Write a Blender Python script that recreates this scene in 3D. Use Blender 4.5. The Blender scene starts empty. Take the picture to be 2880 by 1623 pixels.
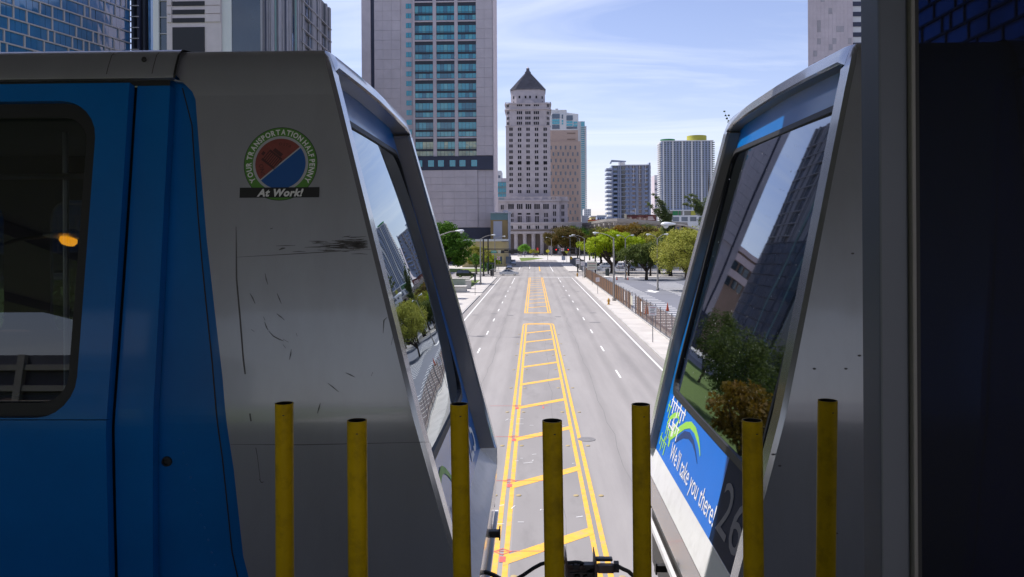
import bpy, math, random
import numpy as np
from mathutils import Vector, Matrix
from mathutils.geometry import tessellate_polygon
R = math.radians
S = bpy.context.scene
COL = S.collection
# ------------------------------------------------------------------ camera, sky, sun, exposure
YAW, ROLL, F, CXP, CYP = R(1.56), 0.006, 2240.0, 1440.0, 672.4
EYE = Vector((0, 0, 9.0))
c0 = Vector((-math.sin(YAW), math.cos(YAW), 0)); r0 = Vector((math.cos(YAW), math.sin(YAW), 0)); u0 = Vector((0, 0, 1))
cam_d = bpy.data.cameras.new('camera'); cam = bpy.data.objects.new('camera', cam_d); COL.objects.link(cam)
rr = r0*math.cos(ROLL) - u0*math.sin(ROLL); uu = u0*math.cos(ROLL) + r0*math.sin(ROLL)
cam.matrix_world = Matrix(((rr.x, uu.x, -c0.x, EYE.x), (rr.y, uu.y, -c0.y, EYE.y), (rr.z, uu.z, -c0.z, EYE.z), (0, 0, 0, 1)))
cam_d.sensor_width = 36; cam_d.lens = F/2880*36; cam_d.shift_y = -(811.5-CYP)/2880
cam_d.clip_start = 0.05; cam_d.clip_end = 12000
S.camera = cam

SUN_AZ, SUN_EL = R(-61), R(58)
W = bpy.data.worlds.new('World'); S.world = W; W.use_nodes = True
nt = W.node_tree; nt.nodes.clear()
def wn(t, **k):
    n = nt.nodes.new(t)
    for a, b in k.items(): setattr(n, a, b)
    return n
out = wn('ShaderNodeOutputWorld'); bg = wn('ShaderNodeBackground'); bg.inputs[1].default_value = 0.115
sky = wn('ShaderNodeTexSky', sky_type='NISHITA', sun_disc=False, sun_elevation=SUN_EL, sun_rotation=SUN_AZ % (2*math.pi))
sky.air_density = 1.0; sky.dust_density = 0.6; sky.ozone_density = 1.6
# thin cirrus: direction projected on a high plane, stretched noise
tc = wn('ShaderNodeTexCoord'); sp = wn('ShaderNodeSeparateXYZ'); nt.links.new(tc.outputs['Generated'], sp.inputs[0])
def wmath(op, a, b=None):
    n = wn('ShaderNodeMath', operation=op)
    for i, v in enumerate((a, b)):
        if v is None: continue
        if isinstance(v, (int, float)): n.inputs[i].default_value = v
        else: nt.links.new(v, n.inputs[i])
    return n.outputs[0]
zz = wmath('ADD', wmath('MAXIMUM', sp.outputs[2], 0.0), 0.10)
cx = wmath('DIVIDE', sp.outputs[0], zz); cy = wmath('DIVIDE', sp.outputs[1], zz)
cb = wn('ShaderNodeCombineXYZ'); nt.links.new(cx, cb.inputs[0]); nt.links.new(cy, cb.inputs[1])
mp = wn('ShaderNodeMapping'); mp.inputs['Rotation'].default_value = (0, 0, R(24)); mp.inputs['Scale'].default_value = (0.42, 1.35, 1)
nt.links.new(cb.outputs[0], mp.inputs[0])
no = wn('ShaderNodeTexNoise'); no.inputs['Scale'].default_value = 1.15; no.inputs['Detail'].default_value = 9; no.inputs['Roughness'].default_value = 0.56; no.inputs['Distortion'].default_value = 0.9
nt.links.new(mp.outputs[0], no.inputs['Vector'])
ra = wn('ShaderNodeValToRGB'); ra.color_ramp.elements[0].position = 0.44; ra.color_ramp.elements[1].position = 0.80
nt.links.new(no.outputs[0], ra.inputs[0])
fac = wmath('MULTIPLY', ra.outputs[0], 0.75)
# a little whitening towards the horizon (thin veil), the same all round
hz = wmath('MULTIPLY', wmath('POWER', wmath('SUBTRACT', 1.0, wmath('MAXIMUM', sp.outputs[2], 0.0)), 9.0), 0.45)
mxh = wn('ShaderNodeMix', data_type='RGBA'); nt.links.new(hz, mxh.inputs['Factor']); mxh.inputs['B'].default_value = (6.2, 6.5, 7.7, 1)
tint = wn('ShaderNodeMix', data_type='RGBA', blend_type='MULTIPLY'); tint.inputs['Factor'].default_value = 1; tint.inputs['B'].default_value = (1.16, 1.01, 1.12, 1)
nt.links.new(sky.outputs[0], tint.inputs['A']); nt.links.new(tint.outputs['Result'], mxh.inputs['A'])
mx = wn('ShaderNodeMix', data_type='RGBA'); nt.links.new(fac, mx.inputs['Factor']); nt.links.new(mxh.outputs['Result'], mx.inputs['A']); mx.inputs['B'].default_value = (6.6, 7.0, 7.9, 1)
nt.links.new(mx.outputs['Result'], bg.inputs[0]); nt.links.new(bg.outputs[0], out.inputs[0])
sd = bpy.data.lights.new('sun', 'SUN'); sd.energy = 4.2; sd.angle = R(0.53); sd.color = (1, 0.95, 0.91)
sun = bpy.data.objects.new('sun', sd); COL.objects.link(sun)
TO_SUN = Vector((math.sin(SUN_AZ)*math.cos(SUN_EL), math.cos(SUN_AZ)*math.cos(SUN_EL), math.sin(SUN_EL)))
sun.rotation_euler = TO_SUN.to_track_quat('Z', 'Y').to_euler(); sun.location = (0, 0, 200)
V = S.view_settings; V.view_transform = 'Standard'; V.look = 'None'; V.exposure = 0.42; V.gamma = 1; V.use_curve_mapping = False
S.render.engine = 'CYCLES'; S.cycles.use_denoising = True; S.cycles.max_bounces = 8; S.cycles.transparent_max_bounces = 12
S.cycles.caustics_reflective = False; S.cycles.caustics_refractive = False

# ------------------------------------------------------------------ surveying: photo pixel -> place
def at(px, py, Y):
    da, db = (px-CXP)/F, (py-CYP)/F
    a = da*math.cos(ROLL) - db*math.sin(ROLL); b = da*math.sin(ROLL) + db*math.cos(ROLL)
    d = c0 + r0*a - u0*b
    return EYE + d*(Y/d.y)
def ground(px, py, z=0.0):
    d = at(px, py, 1.0) - EYE
    return EYE + d*((z-EYE.z)/d.z)
# ------------------------------------------------------------------ materials
MATS = {}
def M(name, rgb, rough=0.6, var=0.12, scale=3.0, bump=0.0, metal=0.0, coat=0.0, spec=0.5, stretch=(1, 1, 1), dirt=None, dirt_scale=0.5, dirt_amt=0.4, emit=0.0, bump_scale=None, trans=0.0):
    m = bpy.data.materials.new(name); m.use_nodes = True; n = m.node_tree.nodes; l = m.node_tree.links
    b = n['Principled BSDF']; b.inputs['Roughness'].default_value = rough; b.inputs['Metallic'].default_value = metal
    b.inputs['Coat Weight'].default_value = coat; b.inputs['Coat Roughness'].default_value = 0.06; b.inputs['Specular IOR Level'].default_value = spec
    col = (*rgb, 1)
    g = n.new('ShaderNodeNewGeometry'); mpn = n.new('ShaderNodeMapping'); mpn.inputs['Scale'].default_value = stretch
    l.new(g.outputs['Position'], mpn.inputs[0])
    t = n.new('ShaderNodeTexNoise'); t.inputs['Scale'].default_value = scale; t.inputs['Detail'].default_value = 6; t.inputs['Roughness'].default_value = 0.62
    l.new(mpn.outputs[0], t.inputs['Vector'])
    r = n.new('ShaderNodeMapRange'); r.inputs[1].default_value = 0.25; r.inputs[2].default_value = 0.75; r.inputs[3].default_value = 1-var; r.inputs[4].default_value = 1+var
    l.new(t.outputs[0], r.inputs[0])
    mul = n.new('ShaderNodeMix'); mul.data_type = 'RGBA'; mul.blend_type = 'MULTIPLY'; mul.inputs['Factor'].default_value = 1
    mul.inputs['A'].default_value = col; l.new(r.outputs[0], mul.inputs['B'])
    res = mul.outputs['Result']
    if dirt:
        t2 = n.new('ShaderNodeTexNoise'); t2.inputs['Scale'].default_value = dirt_scale; t2.inputs['Detail'].default_value = 8; t2.inputs['Roughness'].default_value = 0.68
        l.new(mpn.outputs[0], t2.inputs['Vector'])
        r2 = n.new('ShaderNodeMapRange'); r2.inputs[1].default_value = 0.48; r2.inputs[2].default_value = 0.72; r2.inputs[3].default_value = 0; r2.inputs[4].default_value = dirt_amt
        l.new(t2.outputs[0], r2.inputs[0])
        m2 = n.new('ShaderNodeMix'); m2.data_type = 'RGBA'; l.new(r2.outputs[0], m2.inputs['Factor']); l.new(res, m2.inputs['A']); m2.inputs['B'].default_value = (*dirt, 1)
        res = m2.outputs['Result']
    l.new(res, b.inputs['Base Color'])
    if bump:
        bt = n.new('ShaderNodeTexNoise'); bt.inputs['Scale'].default_value = bump_scale or scale*6; bt.inputs['Detail'].default_value = 4; l.new(g.outputs['Position'], bt.inputs['Vector'])
        bn = n.new('ShaderNodeBump'); bn.inputs['Strength'].default_value = bump; bn.inputs['Distance'].default_value = 0.02
        l.new(bt.outputs[0], bn.inputs['Height']); l.new(bn.outputs[0], b.inputs['Normal'])
    if emit:
        b.inputs['Emission Color'].default_value = col; b.inputs['Emission Strength'].default_value = emit
    if trans:
        tr = n.new('ShaderNodeBsdfTranslucent'); l.new(res, tr.inputs[0]); ms = n.new('ShaderNodeMixShader'); ms.inputs[0].default_value = trans
        o = n['Material Output']; l.new(b.outputs[0], ms.inputs[1]); l.new(tr.outputs[0], ms.inputs[2]); l.new(ms.outputs[0], o.inputs[0])
    m.diffuse_color = col
    MATS[name] = m
    return m
def glass_mat(name, tint, ior=1.6, wob=0.0, rough=0.0, wob_scale=1.5, tintg=(0.95, 0.97, 1)):
    m = bpy.data.materials.new(name); m.use_nodes = True; n = m.node_tree.nodes; l = m.node_tree.links; n.clear()
    o = n.new('ShaderNodeOutputMaterial'); t = n.new('ShaderNodeBsdfTransparent'); t.inputs[0].default_value = (*tint, 1)
    g = n.new('ShaderNodeBsdfGlossy'); g.inputs['Roughness'].default_value = rough; g.inputs[0].default_value = (*tintg, 1)
    f = n.new('ShaderNodeFresnel'); gb_ = n.new('ShaderNodeNewGeometry')
    e1 = n.new('ShaderNodeMath'); e1.operation = 'MULTIPLY_ADD'; l.new(gb_.outputs['Backfacing'], e1.inputs[0]); e1.inputs[1].default_value = -2.0; e1.inputs[2].default_value = 1.0
    e2 = n.new('ShaderNodeMath'); e2.operation = 'POWER'; e2.inputs[0].default_value = ior; l.new(e1.outputs[0], e2.inputs[1]); l.new(e2.outputs[0], f.inputs[0])   # same strength from either face
    ms = n.new('ShaderNodeMixShader')
    # two faces of a thin pane: 2F/(1+F)
    ma = n.new('ShaderNodeMath'); ma.operation = 'ADD'; l.new(f.outputs[0], ma.inputs[0]); ma.inputs[1].default_value = 1.0
    mm = n.new('ShaderNodeMath'); mm.operation = 'MULTIPLY'; l.new(f.outputs[0], mm.inputs[0]); mm.inputs[1].default_value = 2.0
    dv_ = n.new('ShaderNodeMath'); dv_.operation = 'DIVIDE'; l.new(mm.outputs[0], dv_.inputs[0]); l.new(ma.outputs[0], dv_.inputs[1])
    l.new(dv_.outputs[0], ms.inputs[0]); l.new(t.outputs[0], ms.inputs[1]); l.new(g.outputs[0], ms.inputs[2]); l.new(ms.outputs[0], o.inputs[0])
    if wob:
        ge = n.new('ShaderNodeNewGeometry'); tx = n.new('ShaderNodeTexNoise'); tx.inputs['Scale'].default_value = wob_scale; tx.inputs['Detail'].default_value = 1
        l.new(ge.outputs['Position'], tx.inputs['Vector']); bn = n.new('ShaderNodeBump'); bn.inputs['Strength'].default_value = 1; bn.inputs['Distance'].default_value = wob
        l.new(tx.outputs[0], bn.inputs['Height']); l.new(bn.outputs[0], g.inputs['Normal'])
    MATS[name] = m; return m
M('asphalt', (0.298, 0.278, 0.262), 0.85, 0.12, 0.6, bump=0.3, bump_scale=30, dirt=(0.19, 0.178, 0.175), dirt_scale=0.28, dirt_amt=0.6, stretch=(1, 0.10, 1))
M('asphalt_worn', (0.262, 0.245, 0.232), 0.88, 0.18, 1.2, bump=0.3, bump_scale=30, dirt=(0.17, 0.16, 0.155), dirt_scale=0.6, dirt_amt=0.6, stretch=(1, 0.3, 1))
M('sign_text', (0.42, 0.20, 0.20), 0.6, 0.05, 3)
_m = MATS['asphalt']; _n = _m.node_tree.nodes; _l = _m.node_tree.links      # faint darker wheel tracks along each lane
_b = _n['Principled BSDF']; _src = _b.inputs['Base Color'].links[0].from_socket; _g = _n.new('ShaderNodeNewGeometry'); _s = _n.new('ShaderNodeSeparateXYZ'); _l.new(_g.outputs['Position'], _s.inputs[0])
_a = _n.new('ShaderNodeMath'); _a.operation = 'MULTIPLY_ADD'; _l.new(_s.outputs[0], _a.inputs[0]); _a.inputs[1].default_value = 2*math.pi/1.68; _a.inputs[2].default_value = 0.9
_c = _n.new('ShaderNodeMath'); _c.operation = 'SINE'; _l.new(_a.outputs[0], _c.inputs[0]); _r = _n.new('ShaderNodeMapRange'); _r.inputs[1].default_value = 0.1; _r.inputs[2].default_value = 1.0; _r.inputs[3].default_value = 1.0; _r.inputs[4].default_value = 0.87; _l.new(_c.outputs[0], _r.inputs[0])
_x = _n.new('ShaderNodeMix'); _x.data_type = 'RGBA'; _x.blend_type = 'MULTIPLY'; _x.inputs['Factor'].default_value = 1; _l.new(_src, _x.inputs['A']); _l.new(_r.outputs[0], _x.inputs['B']); _l.new(_x.outputs['Result'], _b.inputs['Base Color'])
M('fresh_asphalt', (0.055, 0.056, 0.062), 0.85, 0.2, 0.3)
M('lot_asphalt', (0.17, 0.175, 0.20), 0.85, 0.18, 0.2, dirt=(0.10, 0.10, 0.11), dirt_scale=0.1)
M('concrete', (0.52, 0.49, 0.45), 0.85, 0.12, 0.4, dirt=(0.36, 0.33, 0.30), dirt_scale=0.25, dirt_amt=0.5)
M('plaza', (0.50, 0.48, 0.45), 0.85, 0.12, 0.1)
M('kerb', (0.47, 0.45, 0.42), 0.85, 0.15, 0.8, dirt=(0.2, 0.19, 0.18), dirt_scale=0.6)
M('yellow_paint', (0.80, 0.42, 0.045), 0.7, 0.14, 3, dirt=(0.42, 0.33, 0.20), dirt_scale=2.6, dirt_amt=0.8)
M('white_paint', (0.80, 0.79, 0.76), 0.7, 0.1, 3, dirt=(0.45, 0.43, 0.41), dirt_scale=2, dirt_amt=0.4)
M('red_spray', (0.62, 0.12, 0.10), 0.8, 0.3, 8)
M('iron', (0.19, 0.18, 0.175), 0.7, 0.25, 8)
M('tyre_mark', (0.17, 0.165, 0.16), 0.9, 0.2, 1)
M('earth', (0.24, 0.23, 0.225), 0.95, 0.3, 0.02)
M('grass', (0.10, 0.15, 0.02), 0.95, 0.35, 1.2, bump=0.5)
M('stone_pale', (0.60, 0.525, 0.54), 0.8, 0.10, 0.25, dirt=(0.47, 0.41, 0.425), dirt_scale=0.06, dirt_amt=0.5)
M('stone_courthouse', (0.42, 0.39, 0.41), 0.85, 0.12, 0.3, dirt=(0.29, 0.26, 0.25), dirt_scale=0.12, dirt_amt=0.6)
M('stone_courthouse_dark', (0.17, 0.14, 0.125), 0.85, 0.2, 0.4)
M('roof_slate', (0.10, 0.10, 0.12), 0.8, 0.25, 0.5)
M('navy_band', (0.035, 0.04, 0.075), 0.5, 0.2, 0.3)
M('spandrel', (0.02, 0.025, 0.04), 0.35, 0.2, 0.5)
M('teal_glass', (0.03, 0.33, 0.42), 0.08, 0.15, 0.05, spec=0.8, coat=0.7)
M('teal_glass_deep', (0.012, 0.17, 0.25), 0.08, 0.25, 0.08, spec=0.8, coat=0.7)
M('teal_glass_pale', (0.10, 0.42, 0.46), 0.1, 0.25, 0.3, spec=0.8, coat=0.7)
M('yellow_reflection_glass', (0.38, 0.42, 0.26), 0.15, 0.5, 0.35, spec=0.8, coat=0.7, dirt=(0.05, 0.28, 0.33), dirt_scale=0.5, dirt_amt=1.0)  # yellowish reflection of a facing building painted into the pane colour
M('blue_glass', (0.035, 0.15, 0.33), 0.07, 0.35, 0.08, spec=1.0, coat=1.0)
M('dark_glass', (0.02, 0.035, 0.05), 0.08, 0.3, 0.1, spec=1.0, coat=0.6)
M('grey_glass', (0.07, 0.10, 0.15), 0.1, 0.4, 0.06, spec=0.8)
M('hazed_condo_blue', (0.14, 0.21, 0.36), 0.2, 0.3, 0.04, spec=0.7)  # condo glass, distance haze put into its bluer tone
M('white_render', (0.66, 0.66, 0.66), 0.8, 0.06, 0.1)
M('hazed_render', (0.30, 0.345, 0.45), 0.8, 0.10, 0.1)  # far tower render; the blue tint is distance haze painted into the colour
M('tan_stone', (0.50, 0.39, 0.33), 0.85, 0.12, 0.1, dirt=(0.41, 0.31, 0.26), dirt_scale=0.05, dirt_amt=0.5)
M('cream_wall', (0.50, 0.40, 0.20), 0.85, 0.10, 0.2)
M('ochre_wall', (0.36, 0.25, 0.11), 0.85, 0.15, 0.2)
M('teal_band', (0.17, 0.27, 0.28), 0.7, 0.1, 0.3)
M('lavender_wall', (0.50, 0.49, 0.53), 0.8, 0.06, 0.3)
M('mullion', (0.40, 0.38, 0.40), 0.6, 0.1, 0.5)
M('fin_metal', (0.34, 0.33, 0.36), 0.5, 0.15, 0.4)
M('roof_green', (0.03, 0.20, 0.07), 0.7, 0.1, 0.1)
M('roof_yellow', (0.42, 0.40, 0.06), 0.7, 0.1, 0.1)
M('lot_yellow', (0.55, 0.45, 0.20), 0.8, 0.1, 0.1)
M('viaduct', (0.22, 0.205, 0.19), 0.85, 0.15, 0.1)
M('brown_wall', (0.26, 0.19, 0.15), 0.85, 0.3, 0.1)
M('car_silver', (0.37, 0.38, 0.415), 0.30, 0.07, 1.6, bump=0.06, bump_scale=2.2, stretch=(1.6, 1, 0.5), coat=0.6, spec=0.5, metal=0.40, dirt=(0.26, 0.255, 0.255), dirt_scale=1.4, dirt_amt=0.35)
M('car_rim', (0.42, 0.42, 0.43), 0.20, 0.04, 2, coat=0.6, metal=0.6, dirt=(0.33, 0.325, 0.32), dirt_scale=3, dirt_amt=0.25)
M('car_rim_inner', (0.30, 0.275, 0.25), 0.3, 0.06, 2, coat=0.5)
M('car_sill', (0.74, 0.74, 0.75), 0.4, 0.04, 6, coat=0.3, dirt=(0.45, 0.44, 0.42), dirt_scale=9, dirt_amt=0.35)
M('car_blue', (0.0005, 0.145, 0.47), 0.30, 0.12, 1.5, bump=0.05, bump_scale=3, coat=0.35, spec=0.25)
M('ad_blue', (0.004, 0.15, 0.62), 0.4, 0.05, 2, coat=0.0, spec=0.35)
M('car_navy', (0.004, 0.018, 0.06), 0.5, 0.15, 2, coat=0.0, spec=0.05)
M('number_grey', (0.16, 0.17, 0.20), 0.5, 0.03, 5)
M('window_dark', (0.010, 0.011, 0.016), 0.3, 0.3, 0.3, spec=0.25)
M('sunlit_blue', (0.01, 0.30, 0.85), 0.25, 0.03, 2, coat=0.8)  # panel blue brightened to carry a sunlit highlight in its colour
M('rubber', (0.012, 0.012, 0.013), 0.55, 0.2, 5)
M('dark_metal', (0.03, 0.028, 0.028), 0.5, 0.3, 6)
M('rusty_metal', (0.16, 0.13, 0.12), 0.6, 0.4, 9, dirt=(0.20, 0.08, 0.04), dirt_scale=14, dirt_amt=0.6)
M('steel', (0.55, 0.55, 0.56), 0.35, 0.1, 5, metal=0.6)
M('seat_fabric', (0.20, 0.07, 0.04), 0.8, 0.2, 5)
M('interior', (0.16, 0.17, 0.17), 0.7, 0.1, 2)
M('print_white', (0.80, 0.80, 0.80), 0.5, 0.03, 5)
M('print_pale', (0.45, 0.46, 0.50), 0.5, 0.03, 5)
M('print_green', (0.09, 0.26, 0.035), 0.5, 0.05, 5)
M('print_lime', (0.30, 0.62, 0.08), 0.5, 0.1, 20)
M('print_navy', (0.01, 0.04, 0.16), 0.5, 0.05, 5)
M('print_black', (0.008, 0.008, 0.01), 0.5, 0.05, 5)
M('print_copper', (0.24, 0.055, 0.045), 0.5, 0.15, 40)
M('print_copper_dark', (0.075, 0.02, 0.02), 0.5, 0.15, 40)
M('print_blue', (0.005, 0.09, 0.34), 0.5, 0.03, 5)
M('scratch', (0.12, 0.115, 0.115), 0.8, 0.2, 20)
M('post_yellow', (0.58, 0.375, 0.0006), 0.5, 0.14, 6, spec=0.15, bump=0.10, bump_scale=220, dirt=(0.13, 0.09, 0.012), dirt_scale=16, dirt_amt=0.5)
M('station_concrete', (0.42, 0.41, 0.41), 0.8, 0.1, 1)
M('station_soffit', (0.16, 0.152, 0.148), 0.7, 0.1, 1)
M('back_wall', (0.09, 0.10, 0.13), 0.5, 0.2, 0.1)
M('back_frame', (0.30, 0.29, 0.28), 0.8, 0.15, 0.2)
M('alu', (0.12, 0.13, 0.16), 0.42, 0.05, 3, metal=0.15)
M('alu_lit_edge', (0.24, 0.225, 0.215), 0.4, 0.08, 3)  # lit bevel of the mullion, put into a lighter colour
M('lamp_pole', (0.30, 0.28, 0.255), 0.7, 0.12, 2)
M('lamp_head', (0.66, 0.68, 0.70), 0.4, 0.04, 3)
M('lamp_lens', (0.55, 0.58, 0.60), 0.12, 0.05, 3, coat=0.5)
M('black_pole', (0.018, 0.017, 0.018), 0.5, 0.2, 3)
M('sign_green', (0.02, 0.30, 0.22), 0.5, 0.05, 3)
M('sign_white', (0.70, 0.69, 0.68), 0.5, 0.06, 3)
M('sign_pale', (0.55, 0.53, 0.42), 0.5, 0.06, 3)
M('sign_yellow', (0.75, 0.70, 0.03), 0.5, 0.04, 3)
M('sign_amber', (0.65, 0.38, 0.03), 0.5, 0.04, 3)
M('stud_amber', (0.42, 0.32, 0.15), 0.6, 0.1, 9)
M('sign_red', (0.55, 0.03, 0.03), 0.5, 0.04, 3)
M('red_lamp', (0.9, 0.03, 0.03), 0.4, 0.02, 3, emit=2.0)
M('amber_lens', (0.90, 0.36, 0.01), 0.2, 0.1, 3, coat=0.6, emit=7.0)
M('tail_lamp', (0.45, 0.02, 0.015), 0.25, 0.02, 3)
M('hydrant_yellow', (0.52, 0.27, 0.02), 0.55, 0.15, 9, dirt=(0.25, 0.12, 0.03), dirt_scale=6)
M('cone_red', (0.50, 0.07, 0.02), 0.6, 0.12, 9)
M('fence_wood', (0.21, 0.115, 0.06), 0.85, 0.45, 1.1, stretch=(1, 6, 0.3))
M('fence_steel', (0.17, 0.17, 0.18), 0.5, 0.15, 3, metal=0.2)
M('fence_teal', (0.03, 0.20, 0.17), 0.7, 0.15, 1)
M('bin_dark', (0.03, 0.04, 0.04), 0.6, 0.15, 3)
M('bark', (0.055, 0.04, 0.03), 0.95, 0.3, 1.5)
M('bark_grey', (0.13, 0.11, 0.09), 0.95, 0.3, 1.5)
def leaf(name, rgb, rgb2):
    m = M(name, rgb, 0.65, 0.3, 0.9, spec=0.2, dirt=rgb2, dirt_scale=0.35, dirt_amt=0.9, trans=0.35)
leaf('leaf_deep', (0.075, 0.17, 0.018), (0.15, 0.27, 0.02))
leaf('leaf_lime', (0.32, 0.42, 0.015), (0.46, 0.50, 0.02))
leaf('leaf_dark', (0.085, 0.115, 0.025), (0.14, 0.17, 0.03))
leaf('leaf_olive', (0.27, 0.28, 0.04), (0.38, 0.34, 0.06))
leaf('leaf_russet', (0.20, 0.13, 0.012), (0.27, 0.13, 0.015))
leaf('leaf_russet_dark', (0.10, 0.085, 0.02), (0.17, 0.075, 0.02))
leaf('leaf_pine', (0.13, 0.17, 0.06), (0.20, 0.22, 0.08))
leaf('leaf_straw', (0.36, 0.36, 0.07), (0.28, 0.33, 0.05))
leaf('leaf_bright', (0.13, 0.30, 0.03), (0.20, 0.38, 0.04))
glass_mat('windscreen_glass', (0.06, 0.07, 0.08), 1.85, wob=0.0016, wob_scale=1.3, rough=0.02, tintg=(0.80, 0.88, 1.0))
glass_mat('windscreen_glass_left', (0.06, 0.07, 0.08), 2.3, wob=0.0020, wob_scale=1.6, rough=0.006, tintg=(0.88, 0.96, 1.0))
glass_mat('cabin_glass', (0.22, 0.25, 0.26), 1.5)
glass_mat('screen_glass', (0.085, 0.13, 0.24), 1.15, rough=0.4)
M('auto_silver', (0.52, 0.54, 0.56), 0.25, 0.03, 1, coat=0.8, metal=0.3)
M('auto_white', (0.75, 0.75, 0.74), 0.3, 0.03, 1, coat=0.7)
M('auto_black', (0.012, 0.013, 0.016), 0.2, 0.1, 1, coat=1)
M('auto_navy', (0.02, 0.03, 0.06), 0.2, 0.1, 1, coat=1)
M('auto_paleblue', (0.42, 0.48, 0.58), 0.3, 0.05, 1, coat=0.8)
M('auto_glass', (0.012, 0.015, 0.018), 0.05, 0.1, 1, coat=1, spec=1)
M('chrome', (0.6, 0.6, 0.6), 0.15, 0.02, 3, metal=1)
M('poster_dark', (0.10, 0.022, 0.02), 0.6, 0.6, 0.35, dirt=(0.30, 0.13, 0.10), dirt_scale=0.22, dirt_amt=0.9)
# ------------------------------------------------------------------ mesh building
WP = {}
class MB:
    def __init__(s): s.v = []; s.f = []; s.m = []
    def add(s, vs, fs, mi=0):
        b = len(s.v); s.v += [tuple(p) for p in vs]; s.f += [tuple(b+i for i in f) for f in fs]; s.m += [mi]*len(fs)
        return s
    def quad(s, a, b, c, d, mi=0): return s.add((a, b, c, d), ((0, 1, 2, 3),), mi)
    def box(s, x0, x1, y0, y1, z0, z1, mi=0):
        return s.add([(x0,y0,z0),(x1,y0,z0),(x1,y1,z0),(x0,y1,z0),(x0,y0,z1),(x1,y0,z1),(x1,y1,z1),(x0,y1,z1)],
                     [(0,3,2,1),(4,5,6,7),(0,1,5,4),(1,2,6,5),(2,3,7,6),(3,0,4,7)], mi)
    def obox(s, c, size, rz=0, mi=0, rx=0):
        x, y, z = (k/2 for k in size); mt = Matrix.Rotation(rz, 3, 'Z') @ Matrix.Rotation(rx, 3, 'X'); c = Vector(c)
        b = MB().box(-x, x, -y, y, -z, z)
        return s.add([c + mt @ Vector(p) for p in b.v], b.f, mi)
    def tube(s, pts, rad, n=10, caps=True, mi=0):
        pts = [Vector(p) for p in pts]; rad = rad if isinstance(rad, (list, tuple)) else [rad]*len(pts)
        vs = []; fs = []; up = None
        for i, p in enumerate(pts):
            t = (pts[min(i+1, len(pts)-1)] - pts[max(i-1, 0)]).normalized()
            if up is None: up = Vector((0, 0, 1)) if abs(t.z) < 0.9 else Vector((1, 0, 0))
            a = t.cross(up).normalized(); bb = a.cross(t).normalized(); up = bb
            for k in range(n):
                w = 2*math.pi*k/n; vs.append(p + (a*math.cos(w) + bb*math.sin(w))*rad[i])
        for i in range(len(pts)-1):
            for k in range(n):
                k2 = (k+1) % n; fs.append((i*n+k, i*n+k2, (i+1)*n+k2, (i+1)*n+k))
        if caps: fs += [tuple(range(n-1, -1, -1)), tuple((len(pts)-1)*n+k for k in range(n))]
        return s.add(vs, fs, mi)
    def lathe(s, prof, c=(0, 0), n=24, mi=0, a0=0.0, caps=True):
        vs = []; fs = []
        for r, z in prof:
            for k in range(n):
                w = a0 + 2*math.pi*k/n; vs.append((c[0]+r*math.cos(w), c[1]+r*math.sin(w), z))
        for i in range(len(prof)-1):
            for k in range(n):
                k2 = (k+1) % n; fs.append((i*n+k, i*n+k2, (i+1)*n+k2, (i+1)*n+k))
        if caps: fs += [tuple(range(n-1, -1, -1)), tuple((len(prof)-1)*n+k for k in range(n))]
        return s.add(vs, fs, mi)
    def prism(s, poly, y0, y1, mi=0, ax='y'):      # poly in (x,z), extruded along y (or in (x,y) along z, or (y,z) along x)
        f = {'y': lambda a, b, t: (a, t, b), 'z': lambda a, b, t: (a, b, t), 'x': lambda a, b, t: (t, a, b)}[ax]
        n = len(poly); vs = [f(a, b, y0) for a, b in poly] + [f(a, b, y1) for a, b in poly]
        fs = [(k, (k+1) % n, n+(k+1) % n, n+k) for k in range(n)] + [tuple(range(n-1, -1, -1)), tuple(range(n, 2*n))]
        return s.add(vs, fs, mi)
    def grid(s, rows, mi=0):                       # rows of equal-length point lists
        n = len(rows[0]); vs = [p for r in rows for p in r]
        return s.add(vs, [(i*n+k, i*n+k+1, (i+1)*n+k+1, (i+1)*n+k) for i in range(len(rows)-1) for k in range(n-1)], mi)
    def poly_holes(s, loops, fn, mi=0):            # 2D loops (outer, holes) mapped through fn
        L = [[Vector((a, b, 0)) for a, b in lp] for lp in loops]
        tris = tessellate_polygon(L); flat = [p for lp in loops for p in lp]
        return s.add([fn(*p) for p in flat], [tuple(t) for t in tris], mi)
    def mesh(s, name, mats, off=Vector((0, 0, 0)), smooth=False):
        me = bpy.data.meshes.new(name)
        o = Vector(off); me.from_pydata([(p[0]-o.x, p[1]-o.y, p[2]-o.z) for p in s.v], [], s.f)
        for m in (mats if isinstance(mats, (list, tuple)) else [mats]): me.materials.append(MATS[m])
        if any(s.m): me.polygons.foreach_set('material_index', s.m)
        if smooth:
            me.polygons.foreach_set('use_smooth', [True]*len(me.polygons))
            try: me.set_sharp_from_angle(angle=R(38))
            except Exception: pass
        me.update(); return me
    def build(s, name, mats, parent=None, smooth=False, origin=None, solid=0, bevel=0, **tags):
        off = WP[parent.name] if parent else Vector(origin or (0, 0, 0))
        ob = bpy.data.objects.new(name, s.mesh(name, mats, off, smooth)); COL.objects.link(ob)
        WP[ob.name] = off
        if parent: ob.parent = parent
        else: ob.location = off
        if solid:
            md = ob.modifiers.new('solid', 'SOLIDIFY'); md.thickness = solid; md.offset = -1
            if smooth: es = ob.modifiers.new('split', 'EDGE_SPLIT'); es.split_angle = R(35)
        if bevel:
            md = ob.modifiers.new('bevel', 'BEVEL'); md.width = bevel; md.segments = 2; md.limit_method = 'ANGLE'
        if tags: tag(ob, **tags)
        return ob
def tag(o, label=None, cat=None, group=None, kind=None):
    if label: o['label'] = label
    if cat: o['category'] = cat
    if group: o['group'] = group
    if kind: o['kind'] = kind
    return o
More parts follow.
